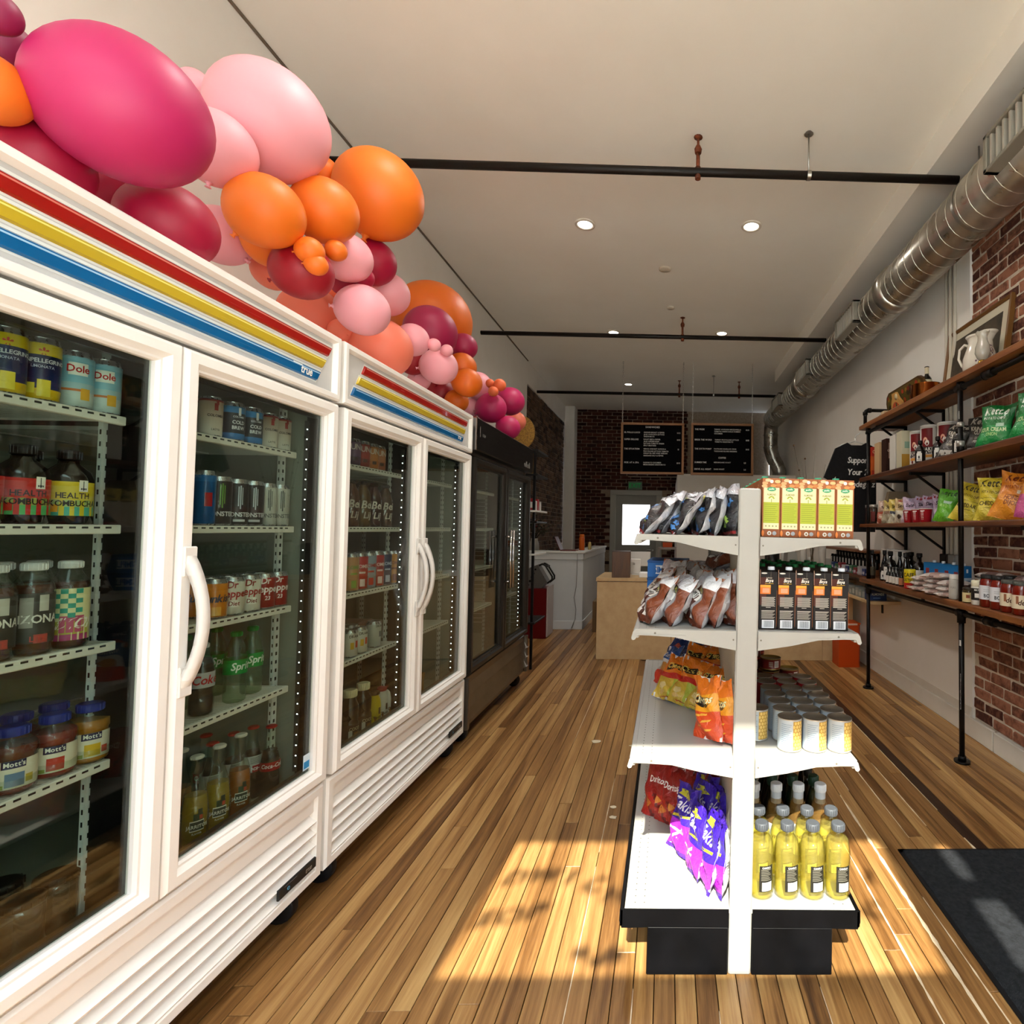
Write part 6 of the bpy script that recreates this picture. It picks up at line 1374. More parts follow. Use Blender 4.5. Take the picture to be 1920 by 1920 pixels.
bottle('wine', [(0.034, 0), (0.038, 0.005), (0.038, 0.19), (0.034, 0.21), (0.016, 0.235), (0.0145, 0.30)], glass('dark_glass', '#1f1a14', 1.5, 0.02, '#0c0a08', 0.6), (0.0165, 0.296, 0.305, '#3a2c22'), (0.0385, 0.05, 0.16, '#2a201c'), name='wine_bottle')
b = B(); b.lathe([(0.0165, 0.245), (0.0158, 0.297)], 16, cap=False); b.lathe([(0.039, 0.175), (0.038, 0.195)], 18, cap=False); PROTO['wine'][1].append(('neck_label', b.mesh('neck_label', [M('#cfc2a4', 0.5)])))
stock('wine', (2.02, 4.10, z), -2.6, 'dark bottle with cream neck label behind the copper pot', 'bottle')
b = B(); r_ = 0.105; b.lathe([(0.001, 0.0), (r_ * 0.96, 0.0), (r_, 0.006), (r_, 0.11), (r_ * 1.04, 0.114), (r_ * 1.04, 0.117), (r_ * 0.97, 0.117), (r_ * 0.96, 0.01), (0.001, 0.006)], 36, cap=False)
tag(b.build('copper_pot', M('#b5672f', 0.18, 1.0), None, (1.94, 3.96, z)), 'polished copper pot on the top plank', 'pot')
fr = empty('framed_picture', 'framed dark painting leaning on the wall, top plank', 'picture', (2.085, 3.62, z), (0, 0.13, 0))
b = B(); ring(b, -0.38, 0.38, 0.0, 0.52, [(0, 0.02), (0, -0.012), (0.012, -0.016), (0.026, -0.008), (0.03, 0.02)]); b.build('frame', M('#6e4a24', 0.4), fr)
b = B(); b.box(0.0, -0.355, 0.025, 0.004, 0.355, 0.495); b.build('mat_board', M('#cfc6ae', 0.7), fr)
b = B(); b.box(-0.002, -0.29, 0.085, 0.0, 0.29, 0.435); b.build('painting', mottled('dark_painting', '#2a241c', '#5a4e3c', 7, 0.6), fr)
jug = [(0.065, 0.0), (0.085, 0.01), (0.10, 0.06), (0.098, 0.12), (0.078, 0.18), (0.066, 0.22), (0.072, 0.25), (0.082, 0.262), (0.078, 0.262), (0.06, 0.22), (0.07, 0.17), (0.08, 0.06), (0.001, 0.01)]
b = B(); b.lathe(jug, 30, cap=False)
for i, v in enumerate(b.v):
    if v[2] > 0.2 and v[1] < -0.02: b.v[i] = (v[0] * 0.85, v[1] - 0.03 * (v[2] - 0.2) / 0.06, v[2] + 0.012 * (v[2] - 0.2) / 0.06)
MAT_CER = M('#d9d2c4', 0.2, coat=0.5)
o = b.build('jug', MAT_CER, None, (1.985, 3.33, z), (0, 0, 0.5)); tag(o, 'white ceramic jug with purple flowers on the top plank', 'jug')
b = B(); b.tube([(0, 0.066, 0.215), (0, 0.10, 0.235), (0, 0.135, 0.21), (0, 0.142, 0.15), (0, 0.12, 0.10), (0, 0.095, 0.075)], 0.009, 8); b.build('handle', MAT_CER, o)
b = B(); rr = random.Random(9)
def jr(zz):
    for i in range(6):
        if jug[i][1] <= zz <= jug[i + 1][1]: t = (zz - jug[i][1]) / (jug[i + 1][1] - jug[i][1]); return jug[i][0] + (jug[i + 1][0] - jug[i][0]) * t
    return 0.08
for k in range(70):
    t = rr.random(); a = -2.6 + 0.9 * t + rr.gauss(0, 0.22); zz = 0.03 + 0.14 * t + rr.gauss(0, 0.02)
    if not 0.015 < zz < 0.2: continue
    r_ = jr(zz) + 0.0012; s_ = rr.uniform(0.004, 0.010)
    pts = []
    for i in range(7):
        aa = a + s_ * math.cos(2 * PI * i / 7) / r_; z2 = zz + s_ * math.sin(2 * PI * i / 7); pts.append(((jr(z2) + 0.0012) * math.cos(aa), (jr(z2) + 0.0012) * math.sin(aa), z2))
    b.add(pts, [tuple(range(7))], rr.choice((0, 0, 1)))
b.build('flower_print', [M('#6e5560', 0.5), M('#8d7a62', 0.5)], o)
b = B(); b.lathe([(0.018, 0.03), (0.03, 0.045), (0.042, 0.075), (0.040, 0.11), (0.027, 0.15), (0.026, 0.175), (0.034, 0.195), (0.038, 0.20)], 28, cap=False)
for i, v in enumerate(b.v):
    if v[2] > 0.19: b.v[i] = (v[0], v[1], v[2] + 0.006 * math.sin(6 * math.atan2(v[1], v[0])))
o = b.build('lamp_chimney', glass('etched_glass', '#d9d6cc', 1.55, 0.08, '#cfcac0', 0.45), None, (1.865, 3.10, z)); tag(o, 'etched glass lamp chimney in front of the white jug', 'lamp')
b = B(); b.lathe([(0.022, 0.0), (0.026, 0.004), (0.028, 0.014), (0.022, 0.03), (0.018, 0.033)], 24); b.build('brass_base', M('#b58a3a', 0.25, 1.0), o)

# ---- second plank
z = 1.929
pbox('cracker_box', 'orange and red cracker box at the far end of the second plank', 'box', 1.93, 4.86, z, 0.15, 0.11, 0.27, '#b5521e', [('f', 0, 0.68, 1, 1, '#a02418'), ('f', 0, 0, 1, 0.2, '#9c2a1a'), ('f', 0.55, 0.15, 0.9, 0.5, '#d9cdbc'), ('a', 0, 0.7, 1, 1, '#a02418')], [('f', 'CRACK', 0.03, 0.45, 0.78, '#d9a07a')])
pbox('cookie_box', 'cream and brown cookie box, second from the far end', 'box', 1.94, 4.71, z, 0.15, 0.11, 0.29, '#b99a74', [('f', 0.3, 0.4, 1, 1, '#5a3018'), ('f', 0.5, 0.1, 0.8, 0.3, '#8a6a4a'), ('a', 0, 0, 1, 1, '#c0a078')])
pbox('cocoa_box', 'dark brown box with pale vertical lettering', 'box', 1.94, 4.57, z, 0.14, 0.10, 0.30, '#2e1710', [('f', 0.12, 0.4, 0.6, 0.9, '#4a2a20'), ('f', 0.16, 0.43, 0.56, 0.87, '#a88a80'), ('f', 0.2, 0.46, 0.52, 0.84, '#3a1f18')], [('f', 'COCOA', 0.018, 0.36, 0.62, '#d6c0b4')])
pbox('tall_box', 'tall white box with black print on the second plank', 'box', 1.95, 4.43, z, 0.13, 0.11, 0.31, '#cdc9c0', [('f', 0.1, 0.78, 0.9, 0.86, '#4a3030'), ('f', 0.1, 0.9, 0.8, 0.94, '#6a4a40')] + [('f', 0.1, 0.1 + 0.07 * k, 0.8, 0.115 + 0.07 * k, '#8d8a82') for k in range(8)])
pbox('rice_box', 'pale green and mustard box on the second plank', 'box', 1.95, 4.31, z, 0.12, 0.10, 0.32, '#c0baa0', [('f', 0, 0, 1, 0.4, '#a87e2e'), ('f', 0.2, 0.55, 0.8, 0.72, '#7d9a8a')])
def canister(label, x, y, z, r, h, name='oat_canister', style=0):
    b = B(); b.lathe([(r * 0.98, 0), (r, 0.003), (r, h)], 28); a = -2.3
    if style == 0:
        rect_cyl(b, r + 0.0004, h * 0.45, h * 0.92, a - 0.75, a + 0.6, 1, 10); rect_cyl(b, r + 0.0006, h * 0.28, h * 0.46, a - 0.8, a + 0.7, 2, 10); text(b, 'QUAKER', h * 0.09, on_cyl(r + 0.001, h * 0.36, a), 0); text(b, 'OATS', h * 0.07, on_cyl(r + 0.001, h * 0.28, a), 0)
        for (u, v, s_, m_) in ((-0.2, 0.62, 0.18, 3), (0.0, 0.56, 0.16, 0), (-0.45, 0.16, 0.10, 1)):
            b.add([((r + 0.001) * math.cos(a + u + s_ * 1.4 * math.cos(t)), (r + 0.001) * math.sin(a + u + s_ * 1.4 * math.cos(t)), h * v + s_ * h * 0.45 * math.sin(t)) for t in [2 * PI * k / 12 for k in range(12)]], [tuple(range(12))], m_)
        rect_cyl(b, r + 0.0004, h * 0.2, h * 0.27, a - 0.8, a + 0.6, 4, 10)
    else:
        for k in range(14): rect_cyl(b, r + 0.0005, h * (0.02 + 0.1 * ((k * 7) % 3) / 3), h * (0.14 + 0.1 * ((k * 5) % 3) / 3), a - 1.2 + k * 0.17, a - 1.08 + k * 0.17, 2, 2)
        rect_cyl(b, r + 0.0005, h * 0.8, h * 0.86, a - 0.3, a + 0.1, 2, 4)
    o = b.build(name, [M('#d2cfc8', 0.4), M('#6a1418', 0.4), M('#161313', 0.4), M('#d9a48a', 0.4), M('#c98a3a', 0.4)], None, (x, y, z))
    q = B(); q.lathe([(r * 1.02, h - 0.012), (r * 1.03, h - 0.004), (r * 1.0, h + 0.002)], 28); q.build('lid', M('#d6d4ce', 0.4), o)
    return tag(o, label, 'canister')
canister('white and maroon oat canister, smaller and farthest of three, second plank', 1.985, 4.18, z, 0.06, 0.295)
canister('white and maroon oat canister, large, middle one of three, second plank', 2.0, 4.02, z, 0.066, 0.31)
canister('white and maroon oat canister half hidden behind the black bag, second plank', 2.03, 3.82, z, 0.066, 0.295)
SY = [(0.030, 0), (0.035, 0.006), (0.036, 0.09), (0.032, 0.115), (0.015, 0.132), (0.0125, 0.15)]
bottle('syrup', SY, glass('syrup_glass', '#221510', 1.5, 0.03, '#0d0807', 0.75), (0.015, 0.146, 0.172, '#0c0b0b'), (0.0364, 0.015, 0.095, '#14100f'), name='syrup_bottle')
b = B(); rect_cyl(b, 0.0368, 0.016, 0.075, -0.5, 0.55, 0, 8); rect_cyl(b, 0.0368, 0.075, 0.088, -0.35, 0.4, 0, 8); rect_cyl(b, 0.0371, 0.035, 0.055, -0.15, 0.15, 1, 4); text(b, 'MAPLE', 0.006, on_cyl(0.0373, 0.024), 1); PROTO['syrup'][1].append(('label', b.mesh('label', [M('#d6d3cc', 0.4), M('#2a2624', 0.4)])))
stock('syrup', (1.86, 3.88, z), -2.25, 'dark syrup bottle with white label in front of the canisters', 'bottle')
stock('syrup', (1.90, 3.70, z), -2.25, 'dark syrup bottle with white label beside the black bag', 'bottle')
stock('syrup', (1.88, 3.40, z), -2.25, 'dark syrup bottle behind the pipe post, second plank', 'bottle')
def wbag(kind, w, h, t, seed, c1_, c2_, texts, extra=(), split=0.5, roughness=0.5):
    def fr(u, v): return c1_ if v > split else c2_
    m = bag_mesh(w, h, t, seed, fr, lambda u, v: c1_, list(extra) + [('t', s, th, u, v, c, sh) for (s, th, u, v, c, sh) in texts], nu=14, nv=16)
    PROTO[kind] = ('chip_bag', [('bag', m)])
def place_bag(kind, x, y, z, rz, lean, label, roll=0.0, cat='chip bag', name=None, group=None):
    o = stock(kind, (0, 0, 0), 0, label, cat, group, name=name, tilt=(0, 0, 0))
    o.matrix_world = Matrix.Translation((x, y, z)) @ Matrix.Rotation(rz, 4, 'Z') @ Matrix.Rotation(roll, 4, 'Y') @ Matrix.Rotation(-lean, 4, 'X'); return o
wbag('kblack', 0.20, 0.27, 0.07, 201, '#27241f', '#2f2b26', [('Kettle', 0.048, 0.52, 0.80, '#b5b0a4', 0.25), ('KRINKLE', 0.028, 0.52, 0.62, '#cfc9b8', 0), ('CUT', 0.026, 0.5, 0.52, '#cfc9b8', 0), ('SALT', 0.018, 0.5, 0.40, '#b5b0a4', 0.2), ('PEPPER', 0.018, 0.5, 0.31, '#b5b0a4', 0.2)], [('p', [(0.15, 0.03), (0.8, 0.03), (0.85, 0.2), (0.2, 0.18)], '#c9c6bf')])
wbag('kgreen', 0.21, 0.27, 0.08, 202, '#0f6a2e', '#12803a', [('Kettle', 0.048, 0.5, 0.76, '#dfe6d8', 0.25), ('POTATO CHIPS', 0.017, 0.5, 0.64, '#c9d6c4', 0), ('SOUR CREAM', 0.024, 0.5, 0.36, '#c9dca8', 0), ('ONION', 0.020, 0.5, 0.26, '#a8cf8a', 0)], [('p', [(0.6, 0.47), (0.85, 0.47), (0.85, 0.55), (0.6, 0.55)], '#a9c7b0')])
wbag('kyellow', 0.18, 0.27, 0.07, 203, '#c9b432', '#cdb93c', [('Kettle', 0.048, 0.5, 0.78, '#2a2412', 0.25), ('POTATO CHIPS', 0.016, 0.5, 0.62, '#6a5a1a', 0), ('CHEDDAR', 0.026, 0.5, 0.34, '#4a3d12', 0)], [('p', [(0.06, 0.50), (0.94, 0.50), (0.94, 0.515), (0.06, 0.515)], '#8a7a22'), ('p', [(0.06, 0.28), (0.94, 0.28), (0.94, 0.295), (0.06, 0.295)], '#8a7a22')])
wbag('korange', 0.22, 0.28, 0.08, 204, '#c4741a', '#cf821f', [('Kettle', 0.050, 0.5, 0.80, '#6a1f12', 0.25), ('POTATO CHIPS', 0.018, 0.5, 0.64, '#8a3a14', 0), ('HONEY', 0.026, 0.5, 0.40, '#7a3a10', 0), ('DIJON', 0.026, 0.5, 0.29, '#7a3a10', 0)], [('p', [(0.06, 0.50), (0.94, 0.50), (0.94, 0.515), (0.06, 0.515)], '#8a4a14'), ('p', [(0.55, 0.54), (0.85, 0.54), (0.85, 0.61), (0.55, 0.61)], '#c9b9a0')])
wbag('klime', 0.15, 0.24, 0.07, 205, '#4f9a1e', '#62ab26', [('Kettle', 0.036, 0.5, 0.80, '#1d3a12', 0.25), ('AVO', 0.024, 0.45, 0.42, '#a8d47a', 0)], [('p', [(0.4, 0.54), (0.8, 0.54), (0.8, 0.62), (0.4, 0.62)], '#a9c7b0')])
wbag('kpink', 0.18, 0.25, 0.07, 206, '#b9762a', '#b04a7a', [('Kettle', 0.04, 0.5, 0.78, '#4a1420', 0.25)], [('p', blob(0.5, 0.5, 0.35, 0.12, 12, 1, 0.1), '#d9cfc4')])
place_bag('kblack', 1.90, 3.58, z, R_(-68), R_(24), 'black crinkle cut chip bag leaning back on the second plank', R_(10))
place_bag('kblack', 2.03, 3.44, z, R_(-60), R_(10), 'black chip bag behind the pipe post, second plank', R_(4))
place_bag('kgreen', 1.93, 3.12, z, R_(-62), R_(12), 'green sour cream chip bag, next to the pipe post, second plank', R_(5))
place_bag('kgreen', 2.0, 2.94, z, R_(-80), R_(10), 'green chip bag turned away, middle of the green ones', R_(8))
place_bag('kgreen', 1.93, 2.79, z, R_(-60), R_(14), 'green sour cream chip bag, nearest the camera, second plank', R_(6))
place_bag('kgreen', 2.03, 3.24, z, R_(-75), R_(10), 'green chip bag in the row behind, second plank', R_(2))
place_bag('kgreen', 1.96, 2.56, z, R_(-65), R_(12), 'green chip bag just outside the right edge of the photo')
# ---- third plank
z = 1.496
for i, (y, c) in enumerate(((4.90, '#5a3a34'), (4.80, '#4a3a30'))):
    b = B(); b.lathe([(0.033, 0), (0.037, 0.004), (0.037, 0.14), (0.033, 0.15)], 22); o = b.build('glass_jar', glass('jar' + c, c, 1.5, 0.03, c, 0.5), None, (1.87, y, z)); q = B(); q.lathe([(0.035, 0.148), (0.037, 0.15), (0.037, 0.172), (0.034, 0.174)], 22); q.build('lid', M('#a8a29a', 0.35, 0.5), o); q = B(); rect_cyl(q, 0.0376, 0.02, 0.11, -2.6, -1.6, 0, 6); q.build('label', M('#5a1c18', 0.5), o)
    tag(o, 'glass jar with metal lid, %s one at the end of the third plank' % ('farther', 'nearer')[i], 'jar')
def pouch(kind, seed, c1_, c2_, txt, tc, extra=(), w=0.13, h=0.21): wbag(kind, w, h, 0.055, seed, c1_, c2_, [(txt, 0.03, 0.5, 0.62, tc, 0.15)], extra)
pouch('pnut', 211, '#b99a86', '#b5604a', 'Nut', '#4a2a20', [('p', blob(0.4, 0.3, 0.3, 0.14, 10, 1, 0.3), '#c9b09a'), ('p', blob(0.6, 0.15, 0.2, 0.09, 10, 2, 0.3), '#8a3a2a')])
pouch('pbeige', 212, '#b9a468', '#b5aa90', 'Siete', '#2a2620', [('p', [(0.2, 0.36), (0.7, 0.36), (0.7, 0.52), (0.2, 0.52)], '#7a5a40'), ('p', [(0, 0.85), (1, 0.85), (1, 0.97), (0, 0.97)], '#c9b24a')])
pouch('pyell', 213, '#cbb452', '#c9c2ac', 'Siete', '#2a2a30', [('p', [(0.1, 0.36), (0.6, 0.36), (0.6, 0.5), (0.1, 0.5)], '#2a3040')])
pouch('pcream', 214, '#c4a878', '#c6bda8', 'Siete', '#3a2a24', [('p', blob(0.35, 0.25, 0.2, 0.1, 8, 1, 0.2), '#2f2620'), ('p', [(0.2, 0.86), (0.6, 0.86), (0.6, 0.97), (0.2, 0.97)], '#a0392a')])
pouch('plilac', 215, '#b9a4bc', '#c4aebc', 'Siete', '#3a2430', [('p', [(0.05, 0.40), (0.95, 0.40), (0.95, 0.48), (0.05, 0.48)], '#5a2a2a'), ('p', blob(0.65, 0.2, 0.25, 0.12, 10, 1, 0.1), '#d6cfc4')])
pouch('plilac2', 216, '#a896ae', '#b3a2b4', 'Siete', '#3a2430', [('p', [(0.1, 0.86), (0.8, 0.86), (0.8, 0.98), (0.1, 0.98)], '#8d1f2a')])
for (k, y, d) in (('pnut', 4.69, 'white and red snack pouch'), ('pbeige', 4.58, 'beige snack pouch with brown patch'), ('pyell', 4.45, 'yellow and white snack pouch'), ('pcream', 4.33, 'cream snack pouch with folded top'), ('plilac', 4.19, 'pale lilac snack pouch with red stripe'), ('plilac2', 4.07, 'lilac pouch behind the red cups, left'), ('plilac2', 3.95, 'lilac pouch behind the red cups, middle'), ('plilac2', 3.80, 'lilac pouch behind the red cups, right')):
    place_bag(k, 1.92 + (0.05 if k == 'plilac2' else 0), y, z, R_(-42), R_(6), d + ', third plank', R_(2), 'snack pouch', 'snack_pouch')
for row in range(1):
    for i, y in enumerate((4.06, 3.92, 3.80)):
        b = B(); b.lathe([(0.036, 0), (0.037, 0.003), (0.045, 0.092), (0.047, 0.094), (0.047, 0.098), (0.043, 0.098)], 24); 
        for k in range(6): rect_cyl(b, 0.0385 + 0.001 * k, 0.020 + 0.0105 * k, 0.027 + 0.0105 * k, -2.9, -2.35, 1, 5)
        rect_cyl(b, 0.0445, 0.078, 0.086, -2.95, -2.2, 1, 5)
        b.lathe([(0.0472, 0.0935), (0.0476, 0.096), (0.0472, 0.0985)], 24, m=1, cap=False)
        tag(b.build('instant_soup_cup', [M('#9c1420', 0.35), M('#cfc4c0', 0.4)], None, (1.86, y, z)), 'red paper cup with white rim, %s on the third plank' % ('farthest of three', 'middle of three', 'nearest of three')[i], 'cup', 'red cups on the third plank')
place_bag('klime', 1.90, 3.64, z, R_(-55), R_(16), 'lime green chip bag left of the pipe post, third plank', R_(8))
place_bag('kyellow', 1.90, 3.40, z, R_(-58), R_(22), 'yellow chip bag leaning behind the pipe post, third plank', R_(14))
place_bag('kyellow', 1.93, 3.14, z, R_(-52), R_(10), 'yellow cheddar chip bag standing straight, third plank', R_(2))
place_bag('kyellow', 2.02, 3.30, z, R_(-58), R_(12), 'yellow chip bag in the row behind, third plank', R_(4))
place_bag('korange', 1.91, 2.94, z, R_(-54), R_(16), 'orange honey chip bag leaning on the third plank', R_(12))
place_bag('korange', 2.02, 2.78, z, R_(-60), R_(12), 'orange chip bag in the row behind, third plank', R_(6))
place_bag('kpink', 1.90, 2.74, z, R_(-50), R_(14), 'orange and pink chip bag at the right edge, third plank', R_(12))
b = B(); b.prism([(-0.12, 0), (0.12, 0), (0.12, 0.20), (0.05, 0.28), (-0.10, 0.28), (-0.12, 0.2)], -0.03, 0.03, 'y'); tag(b.build('paper_bag', M('#8a7a64', 0.8), None, (2.03, 4.62, z)), 'plain brown paper bag behind the snack pouches', 'bag')
# ---- lowest plank
z = 0.996
for i, y in enumerate((4.88, 4.72, 4.56)): canister('white canister with black pattern at the back, %s, lowest plank' % ('farthest of three', 'middle of three', 'nearest of three')[i], 2.03, y, z, 0.062, 0.27, 'drink_canister', 1)
for i, (x, y) in enumerate(((1.88, 4.86), (1.97, 4.80), (1.90, 4.64), (1.99, 4.52), (1.98, 4.36), (1.92, 4.26))): 
    stock('syrup' if i in (2,) else 'sauce', (x, y, z), -2.25, 'dark bottle on the lowest plank, %s counting from the far end' % ORD[i], 'bottle')
bottle('bigdark', [(0.046, 0), (0.052, 0.006), (0.052, 0.14), (0.040, 0.18), (0.018, 0.195), (0.017, 0.235)], glass('dark_jug_glass', '#15110f', 1.5, 0.03, '#080707', 0.8), (0.021, 0.23, 0.262, '#0b0a0a'), (0.0525, 0.02, 0.13, '#d2cfca'), [('AA', 0.012, 0.10, '#22201e', -0.4, 0)], name='vinegar_jug')
stock('bigdark', (1.91, 4.53, z), -2.3, 'big black bottle with white label, lowest plank', 'bottle')
stock('bigdark', (2.03, 4.40, z), -2.3, 'big black bottle in the back row, lowest plank', 'bottle')
stock('bigdark', (1.99, 4.17, z), -2.3, 'big black bottle beside the yellow can, lowest plank', 'bottle')
bottle('drop', [(0.017, 0), (0.019, 0.004), (0.019, 0.075), (0.012, 0.095), (0.008, 0.10), (0.008, 0.125)], glass('dropper_glass', '#1a1210', 1.5, 0.03, '#0a0807', 0.8), (0.009, 0.12, 0.14, '#0b0a0a'), (0.0194, 0.01, 0.065, '#c9c0b6'), name='extract_bottle')
bottle('drop2', [(0.017, 0), (0.019, 0.004), (0.019, 0.075), (0.012, 0.095), (0.008, 0.10), (0.008, 0.125)], _M['dropper_glass'], (0.009, 0.12, 0.14, '#0b0a0a'), (0.0194, 0.01, 0.065, '#a86a4a'), name='extract_bottle')
for i, y in enumerate((4.43, 4.37, 4.31, 4.245, 4.18)): stock('drop' if i < 4 else 'drop2', (1.85, y, z), -2.25, 'small black bottle with %s label, %s in the front row' % ('white' if i < 4 else 'copper', ORD[i]), 'bottle')
b = B(); b.lathe([(0.041, 0, 3), (0.042, 0.004, 3), (0.042, 0.045, 0), (0.042, 0.128, 2), (0.042, 0.142, 2), (0.038, 0.145, 2)], 26, m=0)
text(b, 'CAFE', 0.030, on_cyl(0.0428, 0.09, -2.25), 1); text(b, 'BUSTELO', 0.022, on_cyl(0.0428, 0.055, -2.25), 1); text(b, 'COFFEE', 0.008, on_cyl(0.0428, 0.018, -2.25), 4)
tag(b.build('coffee_can', [M('#c9b014', 0.35), M('#191512', 0.4), M('#bfae1c', 0.35), M('#a81f1c', 0.35), M('#e2dcd2', 0.4)], None, (1.845, 4.02, z)), 'yellow and red coffee can on the lowest plank', 'can')
for i, y in enumerate((3.93, 3.80, 3.66, 3.54)):
    pbox('coconut_milk_carton', 'blue and white milk carton with white cap, %s of four from the far end' % ORD[i], 'carton', 1.975, y, z, 0.075, 0.10, 0.205, '#17649c', [('f', 0, 0, 1, 0.62, '#b9cdd8'), ('f', 0.1, 0.5, 0.8, 0.53, '#2a5a82'), ('f', 0.1, 0.4, 0.9, 0.42, '#6a92b0'), ('f', 0.4, 0.78, 0.6, 0.9, '#dfe8ee'), ('a', 0.2, 0.5, 0.7, 0.85, '#17649c'), ('a', 0.25, 0.55, 0.6, 0.8, '#7a2a2a'), ('a', 0.1, 0.1, 0.8, 0.35, '#b5c6d0')], cap=('#d6dadc', 0.0, -0.02), rz=0.25, group='blue and white cartons on the lowest plank')
def packet(label, x, y, z, rz, w, d, t, seed, col='#a89488'):
    rr = random.Random(seed); b = B(); n = 12; k = 8
    o = len(b.v)
    for sd in (1, -1):
        for j in range(k + 1):
            for i in range(n + 1):
                u, v = i / n, j / k; e = (max(0, 1 - abs(2 * u - 1) ** 3)) ** 0.5 * (max(0, 1 - abs(2 * v - 1) ** 3)) ** 0.5
                b.v.append(((u - 0.5) * w + 0.004 * math.sin(9 * v + seed), (v - 0.5) * d + 0.004 * math.sin(8 * u + seed), t * 0.5 + sd * t * 0.48 * e + 0.003 * math.sin(11 * u + seed) * (1 - e)))
    for s_ in range(2):
        oo = o + s_ * (n + 1) * (k + 1)
        for j in range(k):
            for i in range(n):
                q = (oo + j * (n + 1) + i, oo + j * (n + 1) + i + 1, oo + (j + 1) * (n + 1) + i + 1, oo + (j + 1) * (n + 1) + i)
                b.face(q if s_ == 0 else q[::-1], 1 if (i in (4, 5, 6, 7) and j < 5 and s_ == 0) else 0, True)
    b.add([(-w * 0.3, -d * 0.5 - 0.001, t * 0.34), (w * 0.25, -d * 0.5 - 0.001, t * 0.34), (w * 0.25, -d * 0.47, t * 0.62), (-w * 0.3, -d * 0.47, t * 0.62)], [(0, 1, 2, 3)], 1)
    text(b, 'Siete', t * 0.3, on_plane((-0.02, -d * 0.5 - 0.002, t * 0.36), (1, 0, 0), (0, 0.1, 1)), 2)
    return tag(b.build('tortilla_packet', [foil('#c4b9b2', 0.3), foil(col, 0.4), M('#5a3a34', 0.5)], None, (x, y, z), (0, 0, rz)), label, 'packet', 'white tortilla packets piled on the lowest plank')
n = 0
for (y, cnt) in ((3.86, 3), (3.66, 4), (3.48, 3), (3.24, 5), (3.0, 5), (2.78, 5)):
    for k in range(cnt):
        xx = 1.885 if y > 3.4 else 2.02
        packet('white tortilla packet, %s of its pile, %s pile from the far end' % (('bottom', 'second', 'third', 'fourth', 'fifth')[k], ORD[n]), xx + 0.01 * ((k * 7) % 3 - 1), y + 0.008 * ((k * 5) % 3 - 1), z + k * 0.036, R_(-50 + 6 * ((k * 3) % 4)), 0.19, 0.17, 0.042, n * 7 + k, '#a58a80' if n < 3 else '#8a6f6a')
    n += 1
bottle('whitejar', [(0.030, 0), (0.033, 0.005), (0.033, 0.11), (0.03, 0.125), (0.025, 0.13)], M('#a8a39a', 0.4), (0.029, 0.128, 0.158, '#cfcac2'), (0.0334, 0.03, 0.1, '#a9a49b'), [('PURE', 0.012, 0.07, '#8a857c', -0.1, 0)], name='plastic_jar')
stock('whitejar', (1.85, 3.40, z), -2.2, 'white plastic jar left of the pipe post, lowest plank', 'jar')
bottle('pickle', [(0.032, 0), (0.036, 0.004), (0.036, 0.07), (0.032, 0.08)], glass('pickle_jar', '#6a5a34', 1.5, 0.03, '#4a3a1c', 0.6), (0.034, 0.078, 0.094, '#2a1f14'), (0.0364, 0.006, 0.062, '#c9b98a'), [], [(0.03, 0.05, -0.3, 0.3, '#7a3a1c')], name='relish_jar')
stock('pickle', (1.85, 3.235, z), -2.2, 'small jar with cream label and dark lid, right of the post', 'jar')
bottle('mayo', [(0.034, 0), (0.038, 0.004), (0.038, 0.105), (0.034, 0.112)], M('#c9c6bd', 0.3), (0.036, 0.11, 0.145, '#cfc9b0'), (0.0384, 0.03, 0.1, '#22201e'), [('MAYO', 0.010, 0.085, '#d9d6d0', 0, 0)], [(0.045, 0.07, -0.4, 0.4, '#cfcbc4')], name='sauce_jar')
stock('mayo', (1.85, 3.135, z), -2.2, 'black and white sauce jar with cream lid', 'jar')
bottle('salsa', [(0.040, 0), (0.045, 0.005), (0.045, 0.14), (0.036, 0.16), (0.034, 0.168)], glass('salsa_glass', '#9c2a14', 1.45, 0.02, '#7a1a0c', 0.75), (0.037, 0.164, 0.186, '#1c1a18'), (0.0454, 0.045, 0.125, '#c9cbd0'), [('BONE', 0.020, 0.058, '#1c1c20', 0.2, 0)], [(0.09, 0.092, -0.5, 0.4, '#8a8a90'), (0.1, 0.102, -0.5, 0.3, '#8a8a90')], name='pasta_sauce_jar')
bottle('raos', [(0.040, 0), (0.046, 0.005), (0.046, 0.13), (0.038, 0.15), (0.036, 0.158)], _M['salsa_glass'], (0.039, 0.154, 0.174, '#4a4a44'), (0.0464, 0.035, 0.105, '#cfc2a8'), [('dells', 0.028, 0.055, '#4a2418', 0.2, 0.25)], [(0.06, 0.1, -0.6, -0.3, '#8a5a40')], name='pasta_sauce_jar')
for i, (k, y, d) in enumerate((('salsa', 3.055, 'red sauce jar with grey label, farther one'), ('salsa', 2.955, 'red sauce jar with grey label, nearer one'), ('raos', 2.86, 'red sauce jar with cream script label, farther one'), ('raos', 2.76, 'red sauce jar with cream script label, nearer one'), ('salsa', 3.0, 'red sauce jar in the row behind'), ('raos', 2.65, 'red sauce jar just past the right edge'))):
    stock(k, (1.86 if i != 4 else 1.955, y, z), -2.15, d + ', lowest plank', 'jar')

